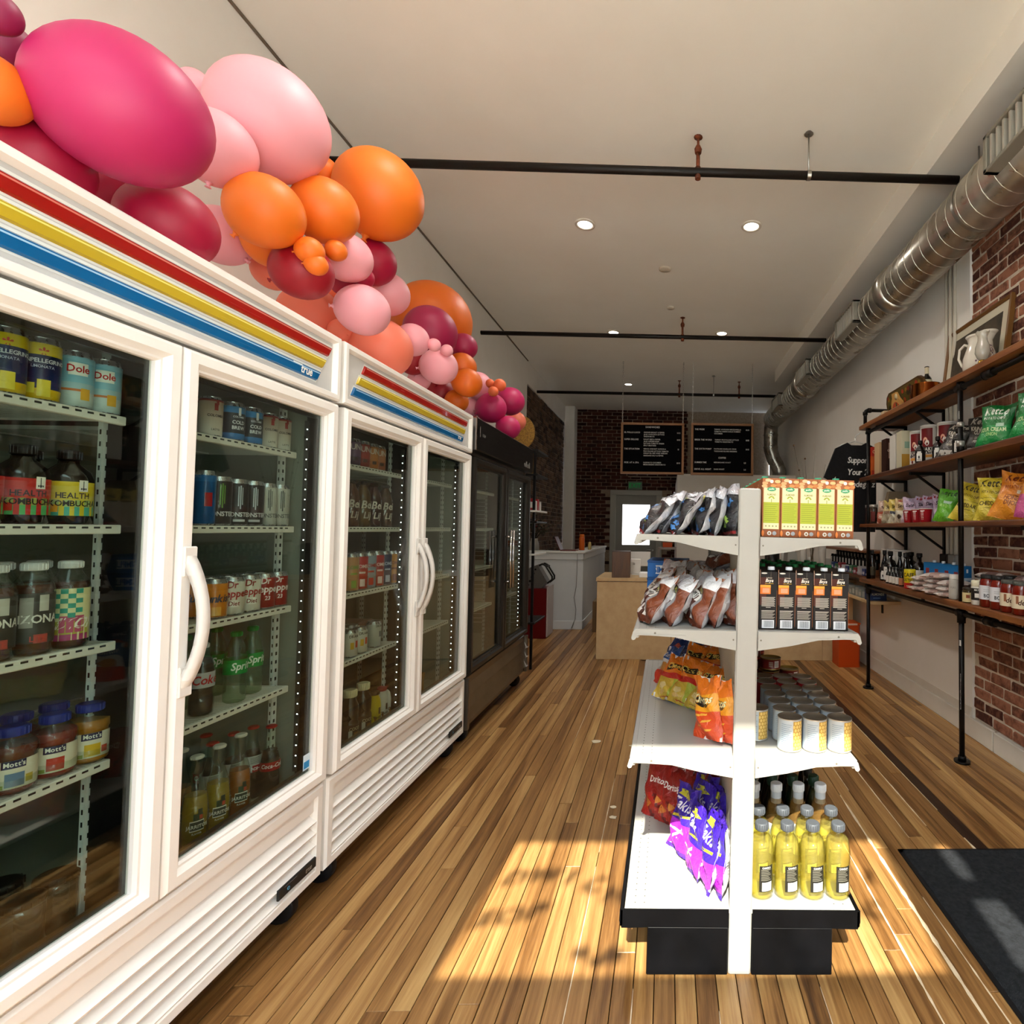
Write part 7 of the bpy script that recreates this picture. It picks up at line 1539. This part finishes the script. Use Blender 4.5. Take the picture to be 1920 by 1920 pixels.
# ================================================================ T-shirt, stems and the shelves beyond
b = B()
SH = [(-0.17, 0.0), (0.19, 0.0), (0.20, 0.30), (0.20, 0.52), (0.27, 0.46), (0.35, 0.54), (0.21, 0.80), (0.10, 0.855), (0.06, 0.83), (-0.04, 0.83), (-0.08, 0.855), (-0.19, 0.80), (-0.30, 0.52), (-0.235, 0.48), (-0.18, 0.54), (-0.175, 0.3)]
b.prism(SH, -0.018, 0.018, 'y')
sh = b.build('t_shirt', mottled('black_cotton', '#08080a', '#131316', 30, 0.95, 0.3, 200), None, (1.79, 5.06, 1.42)); tag(sh, 'black T-shirt with white script lettering hanging beyond the shelving', 'T-shirt')
b = B()
for s, x, zz in (('Support', 0.06, 0.66), ('Your 2', 0.045, 0.545), ('Bodega z', 0.085, 0.43)): text(b, s, 0.058, on_plane((x - 0.03, -0.0195, zz), (1, 0, 0), (0, 0, 1)), 0, 'b', 'c', 0.2, 0.03)
b.build('lettering', M('#cfcdc8', 0.7), sh)
b = B(); b.tube([(0.0, 0, 0.90), (0.0, 0, 0.87), (0.13, 0, 0.835), (0.19, 0, 0.80)], 0.006, 6); b.tube([(0.0, 0, 0.87), (-0.13, 0, 0.835), (-0.18, 0, 0.80)], 0.006, 6); b.tube([(0.0, 0, 0.90), (0.012, 0, 0.93), (0.03, 0, 0.94), (0.05, 0, 0.955)], 0.004, 6); b.build('hanger', M('#c9c6c0', 0.4), sh)
vs = empty('dried_stems', 'thin dried stems standing in a pot beside the T-shirt', 'stems', (1.62, 5.95, 0.887))
b = B(); b.lathe([(0.05, 0), (0.06, 0.01), (0.065, 0.14), (0.06, 0.15)], 18); b.build('pot', M('#8a8a84', 0.6), vs)
rr = random.Random(3)
for k in range(9):
    b = B(); a = rr.uniform(-0.9, 0.9); hh = rr.uniform(0.9, 1.5); pts = [(0.02 * math.sin(k), 0.02 * math.cos(k), 0.1)]
    for i in range(1, 6): t = i / 5; pts.append((0.25 * a * t ** 1.6 + 0.01 * math.sin(5 * t + k), 0.1 * math.sin(k) * t, 0.1 + hh * t))
    b.tube(pts, 0.004, 5, r2=0.0015)
    for i in (3, 4, 5):
        if k % 2: b.sphere(pts[i], 0.012, 8, 5)
    b.build('stem', M('#5a4a38' if k % 2 else '#7a7264', 0.8), vs)
# wall shelf beyond the pipes with spice bottles
b = B(); b.box(1.86, 5.0, 0.97, 2.15, 6.7, 1.0, 0, 0.003); o = tag(b.build('wall_shelf', MAT_SHELF), 'brown wall shelf carrying rows of small black bottles', 'wall shelf')
b = B(); b.box(1.98, 5.05, 1.0, 2.14, 6.6, 1.055, 0, 0.002); b.box(2.06, 5.05, 1.055, 2.14, 6.6, 1.11, 0, 0.002); tag(b.build('shelf_riser', MAT_SHELF), 'stepped wooden riser on the wall shelf', 'riser')
b = B(); b.box(1.92, 5.0, 1.215, 2.15, 6.7, 1.24, 0, 0.003); tag(b.build('wall_shelf', MAT_SHELF), 'upper brown wall shelf above the small black bottles', 'wall shelf')
sb = B(); sb.lathe([(0.019, 0), (0.021, 0.003), (0.021, 0.075), (0.016, 0.085), (0.016, 0.098)], 10); rect_cyl(sb, 0.0214, 0.012, 0.07, -3.0, -2.1, 1, 4); sbm = sb.mesh('spice_bottle', [M('#0d0c0c', 0.4), M('#b5b2ac', 0.5)])
for row, (x, zz) in enumerate(((2.02, 1.055), (2.10, 1.11))):
    for i in range(14): tag(ob('spice_bottle', sbm, None, (x, 5.12 + i * 0.105 + 0.05 * row, zz)), 'small black spice bottle with white label, %s row, %s from the near end' % (('lower', 'upper')[row], ORD[i]), 'bottle', 'small black bottles on the stepped riser')
rr = random.Random(8)
for i in range(12): pbox('tea_box', 'little %s box along the edge of the wall shelf, %s from the near end' % (('blue', 'white', 'red', 'green')[i % 4], ORD[i]), 'box', 1.91, 5.08 + i * 0.12, 1.0, 0.06, 0.08, rr.uniform(0.06, 0.085), ('#22305e', '#a8a6a8', '#7a2a30', '#3f6a4a')[i % 4], [('a', 0.2, 0.2, 0.8, 0.6, '#b9b7bc'), ('f', 0.1, 0.1, 0.9, 0.4, '#b9b7bc')])
b = B(); b.box(1.86, 4.86, 0.755, 2.15, 5.86, 0.785, 0, 0.003); b.box(2.02, 4.98, 0.66, 2.035, 5.0, 0.755, 1); tag(b.build('wall_shelf', [MAT_BIRCH, M('#151313', 0.5)]), 'pale low wall shelf under the pipe shelving', 'wall shelf')
pbox('almond_box', 'dark blue almond box on the pale low wall shelf', 'box', 1.955, 4.97, 0.785, 0.17, 0.10, 0.095, '#16305c', [('f', 0, 0.62, 1, 1, '#122448'), ('f', 0.25, 0.18, 0.65, 0.3, '#5a7aa8'), ('f', 0, 0, 0.1, 1, '#4a6a92')], [('f', 'ALMONDS', 0.022, 0.5, 0.5, '#c4cbb8')])
for i in range(8): pbox('snack_carton', 'little grey snack carton on the low wall shelf, ' + ORD[i] + ' from near end', 'carton', 1.92, 5.16 + i * 0.09, 0.785, 0.09, 0.075, 0.075 + 0.01 * (i % 3), ('#7d837c', '#8f8f8a', '#6a706c')[i % 3], [('f', 0.1, 0.1, 0.5, 0.8, '#a8a8a2'), ('a', 0.1, 0.2, 0.9, 0.7, '#a5a49c')])
# ---------------------------------------------------------------- plywood counter
cn = empty('plywood_counter', 'pale plywood service counter crossing the room behind the gondola', 'counter', (0.65, 5.88, 0))
for i, (x0, x1) in enumerate(((-0.765, 0.05), (0.054, 0.75), (0.754, 1.72), (1.724, 2.06))):
    b = B(); b.box(x0 - 0.65, 0, 0.0, x1 - 0.65, 0.02, 0.842, 0, 0.0015); b.build('front_panel', MAT_BIRCH, cn)
b = B(); b.box(-1.415, 0.02, 0.0, -1.395, 0.75, 0.842, 0, 0.0015); b.build('side_panel', MAT_BIRCH, cn)
b = B(); b.box(-1.425, -0.008, 0.848, 1.45, 0.76, 0.886, 0, 0.002); b.build('counter_top', MAT_BIRCH, cn)
b = B(); b.box(-0.10, -0.13, 0, 0.10, 0.13, 0.285, 0, 0.004); b.box(-0.101, -0.131, 0.28, 0.101, 0.131, 0.288)
tag(b.build('wooden_box', wood('walnut_box', [(0.3, '#2e1a0a'), (0.6, '#4e2e12'), (0.9, '#6a4018')], scale=(30, 3, 3), rough=0.4), None, (-0.515, 6.02, 0.886), (0, 0, 0.06)), 'brown wooden box standing on the plywood counter', 'box')
t = empty('tablet_register', 'white tablet register on a stand facing the far side of the counter', 'register', (-0.30, 6.3, 0.886))
b = B(); b.xf(Matrix.Identity(4)); b.box(-0.13, -0.006, 0.10, 0.10, 0.006, 0.27, 0, 0.004); b.build('screen', M('#c9c6c2', 0.35), t)
b = B(); b.box(-0.115, -0.07, 0.0, 0.0, 0.03, 0.012, 0, 0.003); b.box(-0.13, -0.05, 0.01, -0.01, -0.035, 0.19, 0, 0.008); b.build('stand', M('#d6d3cf', 0.35), t)
b = B(); b.lathe([(0.012, -0.053), (0.012, -0.05), (0.006, -0.05), (0.006, -0.053)], 14, (-0.09, 0, 0.13), axis='y', cap=False); b.build('logo_ring', M('#2a2a2a', 0.4), t)
b = B(); b.box(-0.07, -0.08, 0, 0.09, 0.08, 0.055, 0, 0.006); tag(b.build('receipt_printer', M('#e8e6e2', 0.35), None, (-0.24, 5.99, 0.886)), 'small white receipt printer at the counter edge', 'printer')
b = B(); b.tube([(-0.02, 0, 0.002), (0.05, -0.03, 0.004), (0.16, -0.05, 0.004), (0.3, -0.03, 0.004), (0.42, -0.08, 0.004)], 0.004, 6); tag(b.build('floor_cable', M('#2a1a12', 0.6), None, (-0.25, 5.84, 0)), 'dark cable lying at the foot of the plywood counter', 'cable')
# cups on the counter
for i, (x, y, r_, z0, h, fl) in enumerate(((1.56, 6.1, 0.042, 0.886, 0.40, 0), (1.75, 6.0, 0.044, 0.886, 0.42, 1), (1.67, 6.2, 0.045, 0.886, 0.23, 0), (1.86, 6.15, 0.045, 0.886, 0.22, 1), (1.36, 6.2, 0.04, 0.886, 0.3, 0))):
    b = B(); b.lathe([(r_ * 0.75, 0), (r_, h)] if fl else [(r_, 0), (r_ * 0.78, h)], 20)
    for k in range(int(h / 0.018)): rr_ = r_ * (0.75 + 0.25 * (k * 0.018 / h)) if fl else r_ * (1 - 0.22 * (k * 0.018 / h)); b.lathe([(rr_ + 0.0022, k * 0.018), (rr_ + 0.0022, k * 0.018 + 0.004)], 20, cap=False)
    tag(b.build('cup_stack', M('#b5b0a8', 0.5), None, (x, y, z0)), 'tall stack of white paper cups on the counter, %s' % ('second from the left', 'tallest one', 'short one between two tall ones', 'short one at the right', 'leftmost one')[i], 'cup stack')
b = B(); b.prism([(-0.08, 0), (0.10, 0), (0.03, 0.30), (-0.06, 0.34)], -0.10, 0.10); tag(b.build('coffee_airpot', M('#8a8882', 0.4, 0.3), None, (1.40, 6.0, 0.886)), 'grey slanted dispenser on the counter beside the cups', 'dispenser')
b = B(); b.lathe([(0.08, 0), (0.085, 0.01), (0.085, 0.3), (0.05, 0.36)], 20); tag(b.build('coffee_urn', M('#1a1918', 0.35), None, (1.2, 6.1, 0.886)), 'black coffee urn on the counter', 'urn')
# orange bin on the floor
b = B(); b.prism([(-0.115, -0.11), (0.095, -0.11), (0.115, -0.09), (0.115, 0.11), (-0.115, 0.11)], 0.0, 0.46, 'z'); 
o = b.build('waste_bin', M('#b8410c', 0.4), None, (1.925, 5.70, 0.0)); tag(o, 'orange plastic bin on the floor before the plywood counter', 'bin')
b = B(); b.box(-0.118, -0.113, 0.445, 0.118, 0.113, 0.462, 0, 0.006); b.box(-0.02, -0.1145, 0.44, 0.08, -0.113, 0.458, 1); b.build('rim', [M('#c24a12', 0.4), M('#d9b9a4', 0.4)], o)
b = B(); b.lathe([(0.22, 0.0008), (0.22, 0.003), (0.001, 0.004)], 30, cap=False); tag(b.build('floor_cover', M('#6a4c26', 0.6), None, (1.20, 5.15, 0)), 'round flat cover set in the floor before the counter', 'floor cover')

# ================================================================ far left kitchen half wall
kw = empty('half_wall', 'white painted half wall enclosing the kitchen', 'half wall', (-1.19, 7.6, 0))
b = B(); b.box(XL + 1.19, 0, 0, 0, 0.14, 1.0); b.box(-0.14, 0.14, 0, 0, 2.6, 1.0); b.build('wall_panel', mottled('white_panel', '#c2c6c8', '#cacdce', 3, 0.6), kw)
b = B(); b.box(XL + 1.19, -0.012, 0, 0.012, 0, 0.12, 0, 0.003); b.box(0, -0.012, 0, 0.012, 2.6, 0.12, 0, 0.003); b.box(XL + 1.19, -0.012, 0.98, 0.012, 0.0, 1.07, 0, 0.003); b.box(0, -0.012, 0.98, 0.012, 2.6, 1.07, 0, 0.003); b.build('trim_board', M('#cdd0d0', 0.5), kw)
b = B(); b.box(XL + 1.19, -0.03, 1.07, 0.03, 0.2, 1.10, 0, 0.004); b.box(-0.22, 0.2, 1.07, 0.03, 2.62, 1.10, 0, 0.004); b.build('cap_board', M('#d2d2ce', 0.45), kw)
b = B(); b.tube([(-1.27, 7.584, 1.06), (-1.272, 7.584, 0.8), (-1.278, 7.58, 0.6), (-1.305, 7.578, 0.45), (-1.275, 7.578, 0.28), (-1.285, 7.575, 0.15), (-1.33, 7.56, 0.02)], 0.006, 6); tag(b.build('power_cord', M('#8a8a88', 0.5)), 'grey cord hanging down the white half wall', 'cord')
def sheet(label, x, y, z, w, d, rz, c):
    b = B(); b.box(-w / 2, -d / 2, 0, w / 2, d / 2, 0.008, 0, 0.002); return tag(b.build('paper_pad', M(c, 0.6), None, (x, y, z), (0, 0, rz)), label, 'paper')
sheet('white paper pad on the half wall cap, nearer one', -1.22, 8.6, 1.10, 0.13, 0.5, 0.02, '#e2e2de'); sheet('white paper pad on the half wall cap, farther one', -1.22, 9.4, 1.10, 0.12, 0.6, -0.02, '#dcdcd8')
lp = empty('laptop', 'dark red laptop open on the half wall cap', 'laptop', (-1.44, 7.73, 1.10))
b = B(); b.box(-0.08, -0.12, 0, 0.14, 0.12, 0.012, 0, 0.003); b.build('keyboard', M('#5a1c18', 0.4), lp)
b = B(); b.box(-0.006, -0.12, 0, 0.004, 0.12, 0.21, 0, 0.003); b.xf(Matrix.Translation((-0.08, 0, 0.01)) @ Matrix.Rotation(R_(-24), 4, 'Y')); b.build('screen', M('#4a1518', 0.4), lp)
bottle('flask', [(0.038, 0), (0.042, 0.006), (0.042, 0.17), (0.034, 0.19), (0.03, 0.20)], M('#b5500f', 0.35), (0.033, 0.196, 0.235, '#c2621c'), name='drink_flask')
stock('flask', (-1.27, 7.95, 1.10), 0, 'orange drinking flask on the half wall cap', 'flask')
bottle('vial', [(0.024, 0), (0.026, 0.003), (0.026, 0.08), (0.018, 0.1)], M('#a8955e', 0.5), (0.02, 0.098, 0.115, '#b5a06a'), name='small_bottle')
stock('vial', (-1.19, 8.2, 1.10), 0, 'little tan bottle beside the orange flask', 'bottle')
fl = empty('flower_bouquet', 'dark bouquet of red flowers in a grey vase on the half wall', 'flowers', (-1.92, 7.74, 1.10))
b = B(); b.lathe([(0.06, 0), (0.075, 0.01), (0.07, 0.10), (0.05, 0.15), (0.055, 0.17)], 20); b.build('vase', M('#8a8880', 0.5), fl)
rr = random.Random(12)
b = B()
for k in range(26):
    a, e = rr.uniform(0, 6.28), rr.uniform(0.1, 1.2); L_ = rr.uniform(0.15, 0.42); tip = (L_ * math.sin(e) * math.cos(a), L_ * math.sin(e) * math.sin(a), 0.16 + L_ * math.cos(e))
    b.tube([(0, 0, 0.14), (tip[0] * 0.4, tip[1] * 0.4, 0.14 + (tip[2] - 0.14) * 0.6), tip], 0.003, 4)
    for j in range(3):
        t = rr.uniform(0.4, 1); c_ = (tip[0] * t, tip[1] * t, 0.14 + (tip[2] - 0.14) * t); d_ = Vector((rr.uniform(-1, 1), rr.uniform(-1, 1), rr.uniform(-0.5, 1))).normalized() * 0.05; s_ = d_.orthogonal().normalized() * 0.014
        b.add([c_, tuple(Vector(c_) + d_ * 0.5 + s_), tuple(Vector(c_) + d_), tuple(Vector(c_) + d_ * 0.5 - s_)], [(0, 1, 2, 3)])
tag(b.build('foliage', M('#2a2a1c', 0.8), fl), kind='stuff')
for k in range(12):
    a, e = rr.uniform(0, 6.28), rr.uniform(0.2, 1.1); L_ = rr.uniform(0.16, 0.3); c_ = (L_ * math.sin(e) * math.cos(a), L_ * math.sin(e) * math.sin(a), 0.16 + L_ * math.cos(e)); b = B()
    for p in range(7):
        t = 2 * PI * p / 7; d_ = Vector((math.cos(t), math.sin(t), 0.5)) * 0.034; s_ = Vector((-math.sin(t), math.cos(t), 0)) * 0.016
        b.add([(0, 0, 0), tuple(d_ * 0.6 + s_), tuple(d_), tuple(d_ * 0.6 - s_)], [(0, 1, 2, 3)])
    b.sphere((0, 0, 0.008), 0.011, 8, 5); b.build('blossom', M(rr.choice(('#7a1f1c', '#8d3a20', '#5a1418')), 0.7), fl, c_)
# red cabinet with the grey machine, next to the black cooler
b = B(); b.box(-0.2, -0.18, 0.0, 0.15, 0.18, 0.64, 0, 0.004); b.box(0.15, -0.17, 0.02, 0.168, 0.17, 0.66, 1, 0.003)
o = tag(b.build('red_cabinet', [M('#5c0a0c', 0.35), M('#b0a8a6', 0.4)], None, (-1.70, 7.12, 0)), 'dark red cabinet beside the black cooler', 'cabinet')
m_ = empty('countertop_machine', 'tilted silver machine with black knobs on the red cabinet', 'machine', (-1.68, 7.05, 0.645))
b = B(); b.prism([(-0.16, 0.02), (0.06, 0.0), (0.13, 0.08), (0.0, 0.30), (-0.10, 0.26)], -0.09, 0.09, 'y'); b.build('housing', M('#7d7c7a', 0.3, 0.7), m_)
for k in range(5):
    b = B(); t = k / 4; b.lathe([(0.012 + 0.004 * t, -0.1), (0.012 + 0.004 * t, -0.088)], 12, (-0.02 - 0.09 * t, 0, 0.24 - 0.20 * t), axis='y'); b.build('knob', M('#121212', 0.4), m_)
b = B(); b.tube([(0.02, -0.07, 0.29), (0.06, -0.07, 0.31), (0.10, -0.07, 0.29), (0.19, -0.07, 0.15), (0.19, -0.07, 0.11), (0.13, -0.07, 0.06)], 0.012, 8); b.tube([(0.02, 0.07, 0.29), (0.06, 0.07, 0.31), (0.10, 0.07, 0.29), (0.19, 0.07, 0.15), (0.19, 0.07, 0.11), (0.13, 0.07, 0.06)], 0.012, 8); b.box(0.10, -0.07, 0.27, 0.13, 0.07, 0.29); b.build('guard', M('#141414', 0.4), m_)
# slim rack behind the black cooler
rk2 = empty('slim_rack', 'slim black metal rack with little white shelves behind the black cooler', 'rack', (-1.36, 5.45, 0))
for y in (0.0,):
    b = B(); b.box(-0.012, y - 0.012, 0, 0.012, y + 0.012, 2.22); b.build('post', M('#0e0d0d', 0.4), rk2)
    b = B(); b.box(-0.42, y - 0.012, 0, -0.396, y + 0.012, 2.22); b.build('post', M('#0e0d0d', 0.4), rk2)
for zz in (0.45, 1.14, 1.47, 1.58, 1.95, 2.2):
    b = B(); b.box(-0.42, -0.02, zz, 0.035, 0.44, zz + 0.02, 0, 0.003); b.build('shelf', M('#c9c9c4' if zz in (1.58, 1.14) else '#1a1918', 0.4), rk2)
b = B(); b.prism([(0.13 * math.cos(t), 0.17 + 0.17 * math.sin(t)) for t in [2 * PI * k / 24 for k in range(24)]], -0.012, 0.012, 'y'); tag(b.build('wicker_tray', mottled('wicker', '#6a4a1c', '#a87e34', 60, 0.7, 0.8, 200), None, (-1.50, 5.46, 2.221)), 'oval yellow wicker tray standing on the slim rack', 'tray')
pbox('cutting_board', 'yellow wooden board leaning inside the slim rack', 'board', -1.42, 5.52, 1.971, 0.02, 0.2, 0.225, '#8a6a2a')
for i in range(4): pbox('small_box', 'little red and white box on the white shelf of the slim rack, ' + ORD[i], 'box', -1.39, 5.48 + i * 0.09, 1.601, 0.05, 0.06, 0.12 - 0.02 * (i % 2), '#8d2024' if i % 2 == 0 else '#b9b4ae', [('f', 0.2, 0.2, 0.8, 0.7, '#c9c4be')])

# ================================================================ menu boards on chains
WALN = M('#7a5536', 0.5); FELT = M('#060607', 0.9, spec=0.05)
def menu(name, label, x0, x1, y, z0, z1, rows):
    g = empty(name, label, 'menu board', ((x0 + x1) / 2, y, z0)); w = (x1 - x0) / 2; h = z1 - z0
    b = B(); f = 0.035
    for (a0, c0, a1, c1_) in ((-w, 0, w, f), (-w, h - f, w, h), (-w, f, -w + f, h - f), (w - f, f, w, h - f)): b.box(a0, -0.02, c0, a1, 0.02, c1_, 0, 0.003)
    b.build('frame', WALN, g)
    b = B(); b.box(-w + f, -0.004, f, w - f, 0.012, h - f); 
    for k in range(34): b.box(-w + f, -0.006, f + 0.01 + k * (h - 2 * f - 0.02) / 34, w - f, -0.004, f + 0.016 + k * (h - 2 * f - 0.02) / 34)
    b.build('felt', FELT, g)
    b = B()
    for (s, th, u, v, al) in rows: text(b, s, th, on_plane((-w + u * 2 * w, -0.0075, h - v * h), (1, 0, 0), (0, 0, 1)), 0, 'b', al, 0, 0.12)
    b.build('lettering', M('#b9b7b2', 0.6), g)
    lk = B(); n = 10
    lk.tube([(0.007 * math.cos(t), 0, 0.0105 * math.sin(t)) for t in [2 * PI * k / n for k in range(n + 1)]], 0.0032, 4, cap=False); lm = lk.mesh('link', [M('#b9b4aa', 0.4, 0.3)])
    for sx in (-w + 0.02, w - 0.02):
        ch = ob('chain', None, g, (sx, 0, h)); ch.empty_display_size = 0.02
        Lc = ZC - z1; nl = int(Lc / 0.034)
        for k in range(nl):
            o = ob('link', lm, ch, (0, 0, 0.012 + k * Lc / nl), (0, 0, (k % 2) * PI / 2)); o.scale = (1, 1, 1.75)
    return g
menu('menu_board', 'framed black letter board menu hanging from chains, left one listing sandwiches', -0.72, 0.228, 7.98, 2.245, 3.02, [('SANDWICHES', 0.026, 0.5, 0.10, 'c')] +
     [('EL POLLO LOCO', 0.024, 0.055, 0.205, 'l'), ('CHICKEN BREAST & PEPPER', 0.019, 0.36, 0.20, 'l'), ('JACK AVOCADO LETTUCE', 0.019, 0.36, 0.24, 'l'), ('ONION MAYO', 0.019, 0.36, 0.28, 'l'), ('10/15', 0.021, 0.94, 0.205, 'r'),
      ('SUPER DELUXE', 0.024, 0.055, 0.34, 'l'), ('ROAST BEEF & PEPPER', 0.019, 0.36, 0.335, 'l'), ('JACK HORSERADISH', 0.019, 0.36, 0.375, 'l'), ('LETTUCE TOMATO ONION', 0.019, 0.36, 0.415, 'l'), ('SPICY MUSTARD', 0.019, 0.36, 0.455, 'l'), ('10/15', 0.021, 0.94, 0.34, 'r'),
      ('THE SITUATION', 0.024, 0.055, 0.525, 'l'), ('GENOA HAM HOT CAPICOLA', 0.019, 0.36, 0.52, 'l'), ('PROVOLONE LETTUCE TOMATO', 0.019, 0.36, 0.565, 'l'), ('ONION OIL RED WINE VINEGAR', 0.019, 0.36, 0.605, 'l'), ('OREGANO SALT & PEPPER', 0.019, 0.36, 0.65, 'l'), ('15', 0.021, 0.92, 0.525, 'r'),
      ('PICK AT A SPA', 0.024, 0.06, 0.79, 'l'), ('HAM MAYO CUCUMBER', 0.019, 0.36, 0.785, 'l'), ('MICROGREENS ONION MAYO', 0.019, 0.36, 0.825, 'l'), ('10/15', 0.021, 0.94, 0.79, 'r')])
menu('menu_board', 'framed black letter board menu hanging from chains, right one with coffee', 0.332, 1.275, 7.98, 2.245, 3.03, [('COFFEE', 0.026, 0.5, 0.68, 'c')] +
     [('THE PRIDE', 0.024, 0.06, 0.135, 'l'), ('TURKEY AVOCADO MOZZARELLA', 0.019, 0.37, 0.13, 'l'), ('TOMATO ONION GARLIC HUMMUS', 0.019, 0.37, 0.17, 'l'), ('CUCUMBER', 0.019, 0.37, 0.21, 'l'), ('10/15', 0.021, 0.93, 0.135, 'r'),
      ('BIRDS THE WORD', 0.024, 0.06, 0.335, 'l'), ('TURKEY PROVOLONE LETTUCE', 0.019, 0.38, 0.33, 'l'), ('TOMATO ONION MAYO', 0.019, 0.38, 0.37, 'l'), ('10/15', 0.021, 0.93, 0.335, 'r'),
      ('THE SIXTH POINT', 0.024, 0.06, 0.51, 'l'), ('PASTRAMI COLESLAW SWISS', 0.019, 0.37, 0.505, 'l'), ('THOUSAND ISLAND DRESSING', 0.019, 0.37, 0.55, 'l'), ('10/15', 0.021, 0.93, 0.51, 'r'),
      ('SUMMERTIME', 0.024, 0.06, 0.77, 'l'), ('MEDIUM DARK ROAST', 0.019, 0.37, 0.765, 'l'), ('3.5', 0.021, 0.88, 0.77, 'r'), ('DRIVE ALL NIGHT', 0.024, 0.06, 0.90, 'l'), ('DARK ROAST', 0.019, 0.37, 0.895, 'l'), ('3.5', 0.021, 0.88, 0.90, 'r')])
# exit sign and things on the far wall
ex = empty('exit_sign', 'green EXIT sign above the back door', 'sign', (-0.70, YB - 0.04, 2.25))
b = B(); b.box(-0.15, -0.02, 0, 0.15, 0.02, 0.18, 0, 0.006); b.build('housing', M('#5a6a5a', 0.4), ex)
b = B(); text(b, 'EXIT', 0.10, on_plane((0, -0.0215, 0.045), (1, 0, 0), (0, 0, 1))); b.build('lettering', M('#1f9a4a', 0.5, emit=0.1), ex)
b = B(); b.box(-0.55, 0, 0.0, 0.55, 0.02, 0.02, 0); tag(b.build('wall_rail', M('#8a8070', 0.5), None, (-0.3, YB - 0.03, 2.52)), 'thin pale rail on the back wall above the exit sign', 'rail')
us = empty('utility_shelf', 'small white shelf unit beside the back door', 'shelf', (0.03, 9.0, 0))
b = B(); b.box(-0.19, -0.15, 1.09, 0.12, 0.15, 1.125); b.box(-0.19, -0.15, 0, -0.17, 0.15, 1.09); b.box(0.10, -0.15, 0, 0.12, 0.15, 1.09); b.box(-0.17, -0.15, 0.84, 0.10, 0.15, 0.86); b.build('carcass', M('#a89c96', 0.5), us)
pbox('orange_box', 'small orange box on top of the white shelf unit', 'box', 0.0, 9.0, 1.125, 0.16, 0.14, 0.08, '#c0490f')
pbox('folded_cloths', 'yellow and white stack inside the white shelf unit', 'cloths', 0.0, 8.95, 0.86, 0.2, 0.16, 0.09, '#b9a04a', [('f', 0, 0.5, 1, 0.95, '#c4bfb0')])
pbox('dark_crate', 'tan crate on the floor between half wall and counter', 'crate', -0.92, 7.6, 0, 0.2, 0.4, 0.42, '#6a5236')
